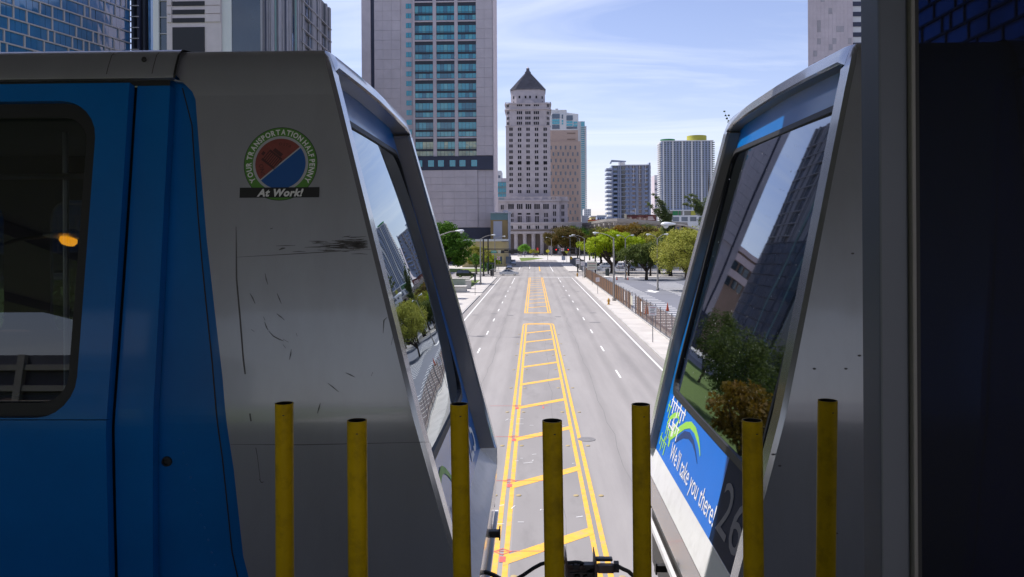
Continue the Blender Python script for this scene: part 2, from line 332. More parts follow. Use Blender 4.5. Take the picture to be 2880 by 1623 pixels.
def thing(name, label, cat, loc=(0, 0, 0), group=None):
    o = bpy.data.objects.new(name, None); COL.objects.link(o); o.location = loc; o.empty_display_size = 0.2
    WP[o.name] = Vector(loc); return tag(o, label, cat, group)
def inst(me, name, parent, loc, rz=0, scale=None):   # a part sharing its mesh; loc in world
    ob = bpy.data.objects.new(name, me); COL.objects.link(ob); ob.parent = parent
    ob.location = Vector(loc) - WP[parent.name]; ob.rotation_euler = (0, 0, rz); WP[ob.name] = Vector(loc)
    if scale: ob.scale = scale
    return ob
def copy_tree(o, parent=None):
    c = o.copy(); COL.objects.link(c); c.parent = parent
    for ch in list(o.children): copy_tree(ch, c)
    return c
def place(proto, used, loc, rz, label, group=None, s=1.0):
    o = copy_tree(proto) if used else proto
    o.location = loc; o.rotation_euler = (0, 0, rz); o['label'] = label
    if s != 1.0: o.scale = (s, s, s)
    if group: o['group'] = group
    return o
DG = None
def glyphs(txt, size, shear=0.0, bold=0.0, align='LEFT', space=1.0):
    cu = bpy.data.curves.new('t', 'FONT'); cu.body = txt; cu.size = size; cu.shear = shear; cu.offset = bold; cu.align_x = align; cu.space_character = space; cu.resolution_u = 3
    o = bpy.data.objects.new('t', cu); COL.objects.link(o); bpy.context.view_layer.update()
    me = bpy.data.meshes.new_from_object(o.evaluated_get(bpy.context.evaluated_depsgraph_get()))
    vs = [(v.co.x, v.co.y) for v in me.vertices]; fs = [tuple(p.vertices) for p in me.polygons]
    bpy.data.objects.remove(o); bpy.data.curves.remove(cu); bpy.data.meshes.remove(me)
    return vs, fs
def text_on(mb, txt, size, fn, width=None, **k):
    vs, fs = glyphs(txt, size, **k)
    if not vs: return mb
    x0 = min(v[0] for v in vs); x1 = max(v[0] for v in vs); sc = (width/(x1-x0)) if width else 1
    return mb.add([fn((x-x0)*sc, y) for x, y in vs], fs)
# ------------------------------------------------------------------ the setting
def sheet(name, mat, x0, x1, y0, y1, z, parent=None, **t):
    return MB().quad((x0, y0, z), (x1, y0, z), (x1, y1, z), (x0, y1, z)).build(name, mat, parent, **t)
def slab(name, mat, x0, x1, y0, y1, z, parent=None, **t):
    return MB().box(x0, x1, y0, y1, z-0.3, z).build(name, mat, parent, **t)
rnd = random.Random(5)
sheet('ground', 'earth', -6000, 6000, -6000, 9000, -0.06, kind='structure')
RX0, RX1 = -8.62, 9.45
road = sheet('road', 'asphalt', RX0, RX1, -220, 340, 0.0, kind='structure')
sheet('cross_road', 'asphalt', -160, 160, 187, 217, 0.004, kind='structure')
sheet('plaza', 'plaza', -120, 150, 300, 470, -0.004, kind='structure')
MB().add([ground(*p, 0.02) for p in ((1466, 735), (1530, 727), (1500, 724.5), (1460, 725))], [(0, 1, 2, 3)]).build('median_lawn', 'grass', kind='structure')
# sidewalks with kerbs
def walk(name, x0, x1, y0, y1, kx):
    o = slab(name, 'concrete', min(x0, x1), max(x0, x1), y0, y1, 0.15, kind='structure')
    k0, k1 = sorted((kx, x0)); MB().box(k0, k1, y0, y1, -0.3, 0.13).build('kerb', 'kerb', o)
    j = MB()
    y = y0+3
    while y < y1:
        j.quad((min(x0, x1), y, 0.1535), (max(x0, x1), y, 0.1535), (max(x0, x1), y+0.035, 0.1535), (min(x0, x1), y+0.035, 0.1535)); y += 3.05
    j.build('joint', 'iron', o, kind='stuff')
    return o
walk('sidewalk', -8.80, -14.2, -180, 126, -8.62)
walk('sidewalk', -8.80, -14.2, 133, 187, -8.62)
walk('sidewalk', -8.80, -13.0, 217, 300, -8.62)
walk('sidewalk', 9.63, 12.6, -180, 187, 9.45)
walk('sidewalk', 9.63, 13.2, 217, 285, 9.45)
sheet('driveway', 'concrete', -14.2, -8.62, 126, 133, 0.02, kind='structure')
sheet('side_lawn', 'grass', -160, -14.2, -180, 187, -0.01, kind='structure')
sheet('side_lot', 'plaza', -160, -13, 217, 300, -0.01, kind='structure')
for x0, x1, y0, y1 in ((-24, -11.6, 146, 172), (-24, -13.2, 60, 126), (-30, -12.6, 219, 240)):
    g = slab('lawn', 'grass', x0, x1, y0, y1, 0.17, kind='structure')
lot = sheet('parking_lot', 'lot_asphalt', 12.6, 120, 30, 183, 0.0, kind='structure')
far_lot = sheet('parking_lot', 'lot_asphalt', 13.2, 120, 221, 300, 0.0, kind='structure')
slab('lot_kerb', 'concrete', 13.5, 120, 183, 187, 0.12, kind='structure')
# ---- painted markings (4 mm above the road), each a part of the road
def mark(pts, mat, parent, z=0.006, name='road_marking'):
    return MB().add([(x, y, z) for x, y in pts], [tuple(range(len(pts)))]).build(name, mat, parent)
def line(x0, x1, y0, y1, mat='white_paint', parent=None, z=0.006): return mark([(x0, y0), (x1, y0), (x1, y1), (x0, y1)], mat, parent or road, z)
line(-7.84, -7.70, -100, 185); line(8.66, 8.80, -100, 185)
line(-7.84, -7.70, 219, 281); 
y = 14.0
while y < 176:
    line(-4.55, -4.43, y, y+3.0); line(5.50, 5.62, y+1.0, y+4.0); y += 12.2
def gx(px, py): return ground(px, py).x
line(-4.5, -4.36, 160, 184); line(5.5, 5.64, 162, 184)
line(-4.45, -4.3, 232, 262); line(5.2, 5.4, 219, 276); line(-1.4, -1.2, 240, 270, 'white_paint')
line(2.0, 8.7, 184.6, 185.2)   # stop line
for yy in (188.5, 214.5): line(-8.4, 9.3, yy, yy+0.35, parent=None, z=0.010)
# yellow islands: rounded double outlines and slanted bars
YL0, YL1 = -1.20, 2.08      # outer edges
def island(y0, y1, round_far=False, round_near=False, fade=False):
    for xo in (YL0, YL0+0.29, YL1-0.155, YL1-0.445):
        line(xo, xo+0.155, y0, y1 - (1.2 if round_far else 0), 'yellow_paint')
    if round_far:
        for a, b in ((YL0, YL1), (YL0+0.29, YL1-0.29)):
            n = 10; cy_ = y1-1.2; o = []; i = []
            for k in range(n+1):
                w = math.pi*k/n; hx = (b-a)/2; cxm = (a+b)/2; pw = 0.45
                ux = math.copysign(abs(math.cos(w))**pw, math.cos(w)); uy = abs(math.sin(w))**pw
                o.append((cxm+ux*hx, cy_+uy*(1.9 if a == YL0 else 1.3))); i.append((cxm+ux*(hx-0.155), cy_+uy*((1.9 if a == YL0 else 1.3)-0.5)))
            mb = MB()
            for k in range(n): mb.quad(*[(x, yv, 0.0065) for x, yv in (o[k], o[k+1], i[k+1], i[k])])
            mb.build('road_marking', 'yellow_paint', road)
    else:
        line(YL0+0.3, YL1-0.3, y1-0.5, y1, 'yellow_paint', z=0.0075)
    if round_near is False and y0 > 50: line(YL0, YL1, y0, y0+0.75, 'yellow_paint', z=0.0075)
    yb = y0+0.2 if y0 < 50 else y0+7
    return yb
island(8, 84.2, round_far=True)
yb = 22.25-6.72*2
while yb < 79:
    mark([(YL0+0.30, yb-0.33), (YL1-0.30, yb+2.05), (YL1-0.30, yb+2.70), (YL0+0.30, yb+0.33)], 'yellow_paint', road, 0.0085); yb += 6.72
island(96.5, 186)
yb = 104.0
while yb < 180:
    mark([(YL0+0.30, yb-0.33), (YL1-0.30, yb+2.05), (YL1-0.30, yb+2.70), (YL0+0.30, yb+0.33)], 'yellow_paint', road, 0.0085); yb += 7.0
line(1.55, 1.85, 222, 262, 'yellow_paint'); line(-1.5, -1.3, 262, 281, 'yellow_paint')
# survey marks in red and white spray, raised studs, covers, patches
for k, yy in enumerate((22.9, 29.6, 36.2, 42.9)):
    mb = MB().quad((-2.4, yy, 0.0105), (0.75, yy+0.04, 0.0105), (0.75, yy+0.075, 0.0105), (-2.4, yy+0.035, 0.0105))
    for sx in (-1, 1):
        mb.quad((-0.95, yy-0.25, 0.0107), (-0.95+sx*0.27, yy, 0.0107), (-0.95+sx*0.21, yy, 0.0107), (-0.95, yy-0.19, 0.0107))
        mb.quad((-0.95, yy+0.25, 0.0107), (-0.95+sx*0.27, yy, 0.0107), (-0.95+sx*0.21, yy, 0.0107), (-0.95, yy+0.19, 0.0107))
    mb.quad((-1.02, yy-0.75, 0.0107), (-0.84, yy-0.75, 0.0107), (-0.84, yy-0.35, 0.0107), (-1.02, yy-0.35, 0.0107))
    mb.quad((0.42, yy-0.62, 0.0107), (0.50, yy-0.62, 0.0107), (0.50, yy-0.15, 0.0107), (0.42, yy-0.15, 0.0107))
    mb.build('spray_mark', 'red_spray', road)
for k in range(26):
    x = rnd.uniform(-1.8, 1.5); yy = (26.0, 32.5, 39)[k % 3] + rnd.uniform(-0.9, 0.9); w = rnd.uniform(0.1, 0.45); an = rnd.choice((0, 0, 1.2, 0.4))
    dx, dy = math.cos(an)*w, math.sin(an)*w
    mark([(x, yy), (x+dx, yy+dy), (x+dx-0.02, yy+dy+0.035), (x-0.02, yy+0.035)], 'white_paint', road, 0.0112, 'chalk_mark')
stud = MB().lathe([(0.10, 0.0), (0.09, 0.02), (0.04, 0.03)], n=10).mesh('stud', 'stud_amber')
WP[road.name] = Vector((0, 0, 0))
yb = 21.2
while yb < 80:
    for x in (YL0-0.22, YL0+0.62, YL1-0.65, YL1+0.22): inst(stud, 'road_stud', road, (x, yb, 0.005))
    yb += 6.72 if yb > 40 else 3.36*2
cover = MB().lathe([(0.40, 0.0), (0.39, 0.008), (0.0, 0.008)], n=20, caps=False).mesh('cover', 'iron')
for px, py in ((1336, 886), (1390, 882), (1435, 887), (1650, 1236), (1569, 891), (1668, 880), (1510, 861), (1584, 838), (1353, 945), (1624, 820)):
    g = ground(px, py); inst(cover, 'manhole_cover', road, (g.x, g.y, 0.009))
for px, py, s in ((1673, 907, 1.0),):
    g = ground(px, py); inst(cover, 'manhole_cover', road, (g.x, g.y, 0.008), scale=(1.5, 1.2, 1))
# tar seams along the lanes
for x, y0, y1, s in ((0.95, 18, 88, 1), (-3.2, 30, 150, 2), (3.6, 24, 120, 3), (-6.2, 60, 150, 4)):
    q = random.Random(s); mb = MB(); px_ = x; yy = y0
    while yy < y1:
        nx = x + q.uniform(-0.12, 0.12); ny = yy+q.uniform(1.5, 3); w = q.uniform(0.006, 0.014)
        mb.quad((px_-w, yy, 0.0035), (px_+w, yy, 0.0035), (nx+w, ny, 0.0035), (nx-w, ny, 0.0035)); px_ = nx; yy = ny
    mb.build('tar_seam', 'tyre_mark', road)
# parking bays
for k in range(35):
    yy = 62+k*2.9
    mark([(13.3, yy), (18.2, yy), (18.2, yy+0.5), (13.3, yy+0.5)], 'white_paint', lot, 0.006, 'bay_line')
    if 95 < yy < 162: mark([(22.7, yy), (28.6, yy), (28.6, yy+0.5), (22.7, yy+0.5)], 'white_paint', lot, 0.006, 'bay_line')
for x0, x1, y0, y1 in ((YL0+0.5, YL1-0.45, 20, 82), (-1.6, 2.6, 86.2, 93.4)):
    q = random.Random(int(y0)); n = 14; o = [((x0+x1)/2+(x1-x0)/2*math.cos(2*math.pi*k/n)*q.uniform(0.75, 1), (y0+y1)/2+(y1-y0)/2*math.sin(2*math.pi*k/n)*q.uniform(0.8, 1)) for k in range(n)]
    if y0 == 20: o = [(x0, y0), (x1, y0), (x1, y1), (x0, y1)]
    mark(o, 'asphalt_worn', road, 0.0025, 'worn_patch')
for px, py in ((1716, 779), (1722, 779), (1749, 779), (1756, 779), (1780, 779), (1787, 779)):
    g = ground(px, py); mark([(g.x, g.y-5), (g.x+0.5, g.y-5), (g.x-0.7, g.y+5), (g.x-1.2, g.y+5)], 'white_paint', lot, 0.006, 'bay_line')
g = ground(1834, 819.5)
mark([(g.x-1.3, g.y), (g.x, g.y-3.2), (g.x+1.3, g.y), (g.x+0.4, g.y), (g.x+0.4, g.y+3.6), (g.x-0.4, g.y+3.6), (g.x-0.4, g.y)], 'white_paint', lot, 0.006, 'arrow_marking')
for k in range(9):
    mark([(30+k*3, 236), (30.2+k*3, 236), (30.2+k*3, 242), (30+k*3, 242)], 'white_paint', far_lot, 0.006, 'bay_line')

# ------------------------------------------------------------------ buildings
def wall_box(x0, x1, y0, y1, z1, name, mat, root, z0=0.0):
    return MB().box(x0, x1, y0, y1, z0, z1).build(name, mat, root)
def px_x(px, Y, py=672): return at(px, py, Y).x
def px_z(py, Y, px=1501): return at(px, py, Y).z
# --- tall concrete tower with teal windows ---------------------------------------------------------
Y = 290.0
X0, X1 = px_x(1016.6, Y, 100), px_x(1387.5, Y, 500)
t1 = thing('office_tower', 'tall grey concrete office tower with three columns of teal windows, left of the street', 'tower', ((X0+X1)/2, Y+20, 0))
def tz(zpx, px=1250): return at(px, zpx/2.6833, Y).z       # heights read off the photo
def tx(zpx): return at(960+zpx/2.6833, 250, Y).x
top = 112.0
core = MB().box(X0, X1, Y+1.4, Y+31, 0, top)
core.build('core', 'stone_pale', t1)
zb = tz(1180)      # top of the navy band
zn = tz(1283)
wing = MB().box(tx(152), tx(220), Y+0.6, Y+1.4, 0, top).build('wing', 'stone_pale', t1)
MB().box(tx(220)+0.02, tx(248), Y+1.32, Y+1.39, 0, top).build('groove', 'navy_band', t1)
# wall panels, three columns
def panels(x0, x1, ncol, z0, z1, ph, y0, depth, mat='stone_pale', name='panel', maxz=92):
    w = (x1-x0)/ncol; me = MB().box(0.02, w-0.02, 0, depth, 0.03, ph-0.03).mesh('panel', mat)
    big = MB(); z = z0
    while z < z1-0.4:
        for k in range(ncol):
            if z < maxz and z+ph <= z1+0.01: inst(me, name, t1, (x0+k*w, y0, z))
            else: big.box(x0+k*w+0.02, x0+(k+1)*w-0.02, y0, y0+depth, z+0.03, min(z+ph, z1)-0.03)
        z += ph
    if big.v: big.build('upper_panel', mat, t1)
FH = (tz(0)-tz(1175))/8.0      # a pair of storeys
panels(tx(248), tx(445), 3, zb+0.2, top, FH/2, Y+0.55, 0.85)
# recess with rounded pier of small windows
MB().box(tx(445), tx(548), Y+1.0, Y+1.4, zb, top).build('recess_wall', 'stone_pale', t1)
xs0, xs1 = tx(487), tx(528)
sw = MB().box(0, xs1-xs0, 0, 0.06, 0, FH*0.26).mesh('small_window', 'teal_glass')
bar = MB().box((xs1-xs0)*0.5-0.05, (xs1-xs0)*0.5+0.05, -0.05, 0, 0, FH*0.26).mesh('bar', 'spandrel')
z = tz(58)
for k in range(-1, 14):
    zz_ = tz(56)-k*FH/2+(0)
    if zz_ < zb: break
    w_ = inst(sw, 'window', t1, (xs0, Y+0.9, zz_)); inst(bar, 'bar', w_, (xs0, Y+0.9, zz_))
# piers and floor bands around the three window columns
cols = [(555, 692), (718, 855), (880, 1018)]
ex = [548] + [c for p in cols for c in p] + [1022]
for a, b in ((540, 555), (692, 718), (855, 880)): MB().box(tx(a), tx(b), Y+0.1, Y+1.4, zb, top).build('pier', 'stone_pale', t1)
panels(tx(1018), X1, 2, zb+0.2, top, FH/2, Y, 1.35)
MB().box(X1-0.15, X1+0.25, Y+0.0, Y+31, 0, top).build('side_wall', 'stone_pale', t1)
cw = tx(692)-tx(555)
meW = {}
def win_mesh(h, n):
    mb = MB().box(0, cw, 0.02, 0.1, 0, h)
    return mb.mesh('glass', 'teal_glass')
paneA = MB().box(0.05, cw/5-0.05, 0, 0.05, 0.05, FH*0.375-0.05)
paneB = MB().box(0.05, cw/5-0.05, 0, 0.05, 0.05, FH*0.255-0.05)
PV = ('teal_glass', 'teal_glass', 'teal_glass_deep', 'teal_glass_pale', 'yellow_reflection_glass')
paneA = [paneA.mesh('pane', m_) for m_ in PV]; paneB = [paneB.mesh('pane', m_) for m_ in PV]; rpv = random.Random(77)
frA = MB().box(0, cw, 0.05, 0.12, 0, FH*0.375); frA.box(0, cw, -0.05, 0.05, FH*0.05, FH*0.065); frA = frA.mesh('window', 'spandrel')
frB = MB().box(0, cw, 0.05, 0.12, 0, FH*0.255).mesh('window', 'spandrel')
spm = MB().box(0, cw, 0, 0.25, 0, FH*0.165).mesh('spandrel', 'spandrel')
spn = MB().box(0, cw, 0, 0.25, 0, FH*0.105).mesh('spandrel', 'spandrel')
flm = MB().box(0, cw, 0, 0.75, 0, FH*0.075).mesh('floor_band', 'stone_pale')
redm = MB().box(0, cw, -0.04, 0.0, 0, 0.12).mesh('sill', 'navy_band')
k = 0
for a, b in cols:
    x = tx(a); z = zb
    for fl in range(9):
        if z > 96: break
        w1 = inst(frB, 'window', t1, (x, Y+0.75, z+FH*0.03))
        for j in range(5): inst(paneB[4 if fl == 0 else rpv.choice((0, 0, 0, 1, 2, 2, 3))], 'pane', w1, (x+cw/5*j, Y+0.75, z+FH*0.03))
        inst(redm, 'sill', t1, (x, Y+0.7, z+0.02))
        inst(spn, 'spandrel', t1, (x, Y+0.6, z+FH*0.285))
        w2 = inst(frA, 'window', t1, (x, Y+0.75, z+FH*0.39))
        for j in range(5): inst(paneA[rpv.choice((4, 3, 3)) if fl == 0 else rpv.choice((0, 0, 0, 1, 2, 2, 3))], 'pane', w2, (x+cw/5*j, Y+0.75, z+FH*0.39))
        inst(spm, 'spandrel', t1, (x, Y+0.6, z+FH*0.765))
        inst(flm, 'floor_band', t1, (x, Y+0.3, z+FH*0.93-0.02))
        z += FH
    MB().box(x, x+cw, Y+0.5, Y+1.4, z, top).build('upper_wall', 'navy_band', t1)
# navy band and its windows, then the panelled base
MB().box(tx(560), X1, Y-0.15, Y+1.4, zn, zb-0.02).build('band', 'navy_band', t1)
for a, b in ((575, 608), (652, 696), (727, 771), (815, 858), (889, 934), (978, 1022)):
    MB().box(tx(a), tx(b), Y-0.3, Y-0.16, tz(1258), tz(1210)).build('window', 'teal_glass', t1)
bw = tx(1025)
zbase = px_z(541+262/2.683, Y)
n_ = 7; ph = (zn-0.05-zbase)/8
panels(X0+8, bw, 8, zbase, zn-0.05, ph, Y-0.05, 1.4, name='base_panel')
panels(bw+0.1, X1, 2, zbase, zn-0.05, ph, Y+0.35, 1.0, name='base_panel')
MB().box(X0, X1, Y+0.3, Y+1.35, 0, zbase-0.05).build('plinth', 'navy_band', t1)
MB().box(tx(960), tx(1030), Y+0.1, Y+0.29, 0.5, 7.6).build('entrance', 'dark_glass', t1)

# --- courthouse ------------------------------------------------------------------------------------
Yc, Yp, Yt = 440.0, 452.0, 458.0
xc = px_x(1486, Yt)
ch = thing('courthouse', 'pale stone courthouse tower with stepped dark pyramid roof at the end of the street', 'courthouse', (xc, Yt+14, 0))
def c1(px, py, Yv): p = at(1400+px/4.84, 160+py/4.84, Yv); return p.x, p.z        # first close view
def c2(px, py, Yv): p = at(1400+px/5.187, 440+py/5.187, Yv); return p.x, p.z      # second close view
def octo(hw, ch_, cxx, cyy): return [(cxx-hw+ch_, cyy-hw), (cxx+hw-ch_, cyy-hw), (cxx+hw, cyy-hw+ch_), (cxx+hw, cyy+hw-ch_), (cxx+hw-ch_, cyy+hw), (cxx-hw+ch_, cyy+hw), (cxx-hw, cyy+hw-ch_), (cxx-hw, cyy-hw+ch_)]
hw = 12.8; cyt = Yt+hw
def zt(zpx): return c1(410, zpx, Yt)[1]
def ztc(zpx): return c1(410, zpx, cyt)[1]
def zp(zpx, Yv=Yp): return c2(450, zpx, Yv)[1]
zpod = zp(585)
xt = (c1(112, 900, Yt)[0] + c1(712, 900, Yt)[0])/2
MB().box(xt-hw, xt+hw, Yt, Yt+2*hw, 0, zt(940)).build('shaft', 'stone_courthouse', ch)
MB().prism(octo(hw-0.1, 2.6, xt, cyt), zt(940), zt(700), ax='z').build('upper_shaft', 'stone_courthouse', ch)
MB().box(xt-hw-0.25, xt+hw+0.25, Yt-0.25, Yt+2*hw+0.25, zt(945), zt(937)).build('ledge', 'stone_courthouse', ch)
MB().box(xt-hw-0.2, xt+hw+0.2, Yt-0.2, Yt+2*hw+0.2, zp(370, Yt), zp(362, Yt)).build('ledge', 'stone_courthouse', ch)
MB().prism(octo(hw+0.75, 2.9, xt, cyt), zt(718), zt(704), ax='z').build('cornice', 'stone_courthouse', ch)
MB().prism(octo(hw+0.2, 2.9, xt, cyt), zt(704), zt(640), ax='z').build('attic', 'stone_courthouse', ch)
MB().prism(octo(hw+0.7, 2.9, xt, cyt), zt(642), zt(628), ax='z').build('terrace_edge', 'stone_courthouse', ch)
for k in range(9):
    for s_ in (-1, 1):
        a = xt + s_*(hw-0.2-k*0.32); MB().box(a-0.1, a+0.1, Yt-0.5, Yt-0.2, zt(628), zt(618)).build('crest', 'stone_courthouse', ch)
for s_ in (-1, 1):
    MB().lathe([(0.35, zt(628)), (0.4, zt(620)), (0.22, zt(612)), (0.02, zt(603))], (xt+s_*(hw+0.2), Yt+2.6), 8).build('urn', 'stone_courthouse', ch)
hd = 9.9
MB().prism(octo(hd, 3.2, xt, cyt), zt(628), ztc(487), ax='z').build('drum', 'stone_courthouse', ch)
# pediment arch on the terrace
MB().prism([(c1(330, 0, Yt)[0], zt(628)), (c1(345, 0, Yt)[0], zt(600)), (xt, zt(580)), (c1(480, 0, Yt)[0], zt(602)), (c1(495, 0, Yt)[0], zt(628))], Yt+0.3, Yt+2.2).build('pediment', 'stone_courthouse', ch)
mb = MB(); NST = 15; zb_, zt_ = ztc(486), ztc(235)
for k in range(NST):
    w = 10.35 - (10.35-2.15)*k/(NST-1); mb.prism(octo(w, w*0.30, xt, cyt), zb_+(zt_-zb_)*k/NST, zb_+(zt_-zb_)*(k+1)/NST, ax='z')
mb.build('pyramid_roof', 'roof_slate', ch)
mb = MB()
for k, (w, za, zbb) in enumerate(((1.75, 235, 210), (1.2, 210, 192), (0.95, 192, 160))): mb.prism(octo(w, w*0.3, xt, cyt), ztc(za), ztc(zbb), ax='z')
mb.build('lantern', 'roof_slate', ch)
MB().lathe([(0.8, ztc(160)), (0.45, ztc(148)), (0.1, ztc(135)), (0.03, ztc(122))], (xt, cyt), 8).build('finial', 'stone_pale', ch)
# windows
def wpair(w, h, n=2):
    mb = MB().box(-w/2-0.12, w/2+0.12, 0, 0.1, -h/2-0.12, h/2+0.12, 0); g = (w-0.28*(n-1))/n
    for k in range(n): mb.box(-w/2+k*(g+0.28), -w/2+k*(g+0.28)+g, -0.06, 0.0, -h/2, h/2, 1)
    return mb.mesh('window', ['stone_courthouse', 'window_dark'])
wp = wpair(1.95, 1.75); wp_s = wpair(1.9, 1.3); wtrip = wpair(3.0, 1.7, 3); wtrip_s = wpair(2.9, 1.0, 3); wp_n = wpair(1.7, 1.6); wsmall = wpair(1.0, 1.5, 1); wtiny = wpair(0.6, 0.6, 1)
for px in (180, 297, 412, 528, 645):
    for row in (985, 1060, 1137, 1213, 1292, 1368, 1440):
        x, z = c1(px, row, Yt); inst(wp, 'window', ch, (x, Yt-0.02, z))
for px in (195, 320, 445, 570, 694):
    for row in (97, 180, 262, 342, 427, 513):
        x, z = c2(px, row, Yt); inst(wp, 'window', ch, (x, Yt-0.02, z))
for row, me in ((760, wtrip), (833, wtrip), (903, wtrip), (661, wtrip_s)):
    for px in (295, 410, 525):
        x, z = c1(px, row, Yt); inst(me, 'window', ch, (x, Yt-0.02 if row != 661 else Yt-0.22, z))
    for px, rz in ((180, R(-45)), (640, R(45))):
        x, z = c1(px, row, Yt)
        xx = xt + (hw-1.25)*(-1 if px < 400 else 1); inst(wp_n, 'window', ch, (xx + (0.05 if px > 400 else -0.05), Yt+1.15, z), rz)
for px in (293, 377, 439, 525):
    x, z = c1(px, 535, Yt); inst(wsmall, 'window', ch, (x, cyt-hd-0.02, z))
for px, rz in ((203, R(-45)), (617, R(45))):
    x, z = c1(px, 535, Yt); s_ = -1 if px < 400 else 1; inst(wsmall, 'window', ch, (xt+s_*(hd-1.6), cyt-hd+1.58, z), rz); inst(wtiny, 'window', ch, (xt+s_*(hd-1.6), cyt-hd+1.58, zt(595)), rz)
# podium
xa, xb = px_x(1350, Yp), c2(902, 700, Yp)[0]; xw = c2(1022, 700, Yp)[0]
MB().box(xa, xb, Yp, Yp+34, 0, zp(640)).build('podium', 'stone_courthouse', ch)
MB().box(xb, xw, Yp+2.5, Yp+34, 0, zp(640)).build('podium_wing', 'stone_courthouse', ch)
MB().box(xa, xb+0.6, Yp-0.7, Yp+34, zp(656), zp(632)).build('cornice', 'stone_courthouse', ch)
MB().box(xb+0.6, xw+0.7, Yp+1.8, Yp+34, zp(656), zp(632)).build('cornice', 'stone_courthouse', ch)
MB().box(xa, xb+0.2, Yp-0.2, Yp+0.4, zp(600), zp(588)).build('parapet_rail', 'stone_courthouse', ch)
MB().box(xb+0.2, xw, Yp+2.3, Yp+3.0, zp(632), zp(588)).build('parapet', 'stone_courthouse', ch)
px = -10
while px < 890:
    x = c2(px, 0, Yp)[0]; MB().box(x-0.9, x+0.9, Yp-0.25, Yp+0.45, zp(632), zp(587)).build('parapet_pier', 'stone_courthouse', ch); px += 126
bal = MB(); x = xa
while x < xb: bal.box(x, x+0.14, Yp-0.1, Yp+0.1, zp(632), zp(600)); x += 0.45
bal.build('baluster', 'stone_courthouse', ch, kind='stuff')
w3 = wpair(3.1, 2.9, 3); w2_ = wpair(1.6, 2.5); w2s = wpair(1.6, 1.9); wT = wpair(2.2, 3.4, 3); wTs = wpair(2.2, 1.0, 1); w3s = wpair(2.2, 2.4, 3); w3l = wpair(2.3, 1.7, 3)
def put(me, px, py, Yv, name='window'): 
    x, z = c2(px, py, Yv); return inst(me, name, ch, (x, Yv-0.02, z))
for px in (193, 320, 447, 573, 703): put(w3, px, 731, Yp)
for px in (320, 447, 573): put(wT, px, 915, Yp); put(wTs, px, 838, Yp)
for px in (200, 705): put(w3s, px, 855, Yp); put(w3l, px, 932, Yp)
for px, Yv in ((828, Yp), (950, Yp+2.5)):
    put(w2_, px, 735, Yv); put(w2_, px, 835, Yv); put(w2s, px, 930, Yv)
put(w2_, 65, 740, Yp); put(w2_, 65, 840, Yp)
for px in (130, 257, 384, 510, 637, 765):
    x = c2(px, 0, Yp)[0]; MB().box(x-0.62, x+0.62, Yp-0.35, Yp, zp(965), zp(672)).build('pilaster', 'stone_courthouse', ch)
MB().box(xa, c2(745, 0, Yp)[0], Yp-0.15, Yp, zp(815), zp(783)).build('panel_band', 'stone_courthouse', ch)
# lower front block with the columned porch
xl0, xl1 = px_x(1380, Yc), c2(1222, 1000, Yc)[0]
def zl(zpx): return c2(450, zpx, Yc)[1]
MB().box(xl0, xl1, Yc+3.2, Yp+20, 0, zl(985)).build('front_block', 'stone_courthouse', ch)
MB().box(xl0, xl1, Yc, Yc+3.2, zl(1092), zl(985)).build('entablature', 'stone_courthouse', ch)
MB().box(xl0, xl1+0.4, Yc-0.4, Yc, zl(985)+0.003, zl(962)).build('ledge', 'stone_courthouse', ch)
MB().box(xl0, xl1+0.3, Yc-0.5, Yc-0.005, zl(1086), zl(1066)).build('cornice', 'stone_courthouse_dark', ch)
MB().box(xl0, xl1+0.2, Yc-0.3, Yc+3.2, zl(1128), zl(1093)).build('architrave', 'stone_courthouse', ch)
for px in (195, 322, 448, 577, 705, 835, 963, 1090): put(wp, px, 1033, Yc)
wpor = wpair(2.2, 2.6, 2)
for k, px in enumerate((130, 258, 387, 513, 640, 767, 895, 1020, 1150)):
    x = c2(px, 0, Yc)[0]
    MB().box(x-1.35, x+1.35, Yc+0.1, Yc+2.9, 0, 0.7).build('plinth', 'stone_courthouse', ch)
    MB().lathe([(1.3, 0.7), (1.15, 1.2), (1.12, zl(1150)), (1.3, zl(1140)), (1.4, zl(1129))], (x, Yc+1.5), 14).build('column', 'stone_courthouse', ch, smooth=True)
    inst(wpor, 'window', ch, (x+5.2, Yc+3.15, zl(1165))); inst(wpor, 'window', ch, (x+5.2, Yc+3.15, zl(1275)))
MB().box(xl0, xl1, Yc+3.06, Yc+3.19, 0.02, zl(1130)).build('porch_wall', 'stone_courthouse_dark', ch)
for k in range(4): MB().box(xl0+4, xl1-4, Yc-3+k*0.7, Yc+0.1, k*0.17, k*0.17+0.17).build('step', 'stone_courthouse', ch)

# --- tan building with staggered windows -------------------------------------------------------------
Y = 500.0
x0, x1 = px_x(1540, Y), px_x(1634.5, Y)
tb = thing('tan_building', 'tan stone building with staggered small windows right behind the courthouse tower', 'building', ((x0+x1)/2, Y+15, 0))
ztop = c1(900, 1150, Y)[1]
MB().box(x0, x1, Y, Y+34, 0, ztop).build('wall', 'tan_stone', tb)
MB().box(x0, c1(1088, 0, Y)[0], Y+1, Y+34, ztop, c1(900, 995, Y)[1]).build('upper_wall', 'tan_stone', tb)
mbl = MB()
for r_ in range(2):
    for k in range(6):
        xx = c1(940+k*19, 0, Y)[0]; mbl.box(xx, xx+0.75, Y+0.9, Y+1.0, c1(0, 1135-r_*82-14, Y)[1], c1(0, 1135-r_*82+2, Y)[1])
mbl.build('louvre', 'brown_wall', tb)
ww = MB().box(-0.5, 0.5, -0.06, 0, -1.15, 1.15, 1); ww.box(-0.72, 0.72, -0.12, 0, 1.15, 1.4, 0); ww.box(-0.72, 0.72, -0.12, 0, -1.4, -1.15, 0); ww = ww.mesh('window', ['tan_stone', 'grey_glass'])
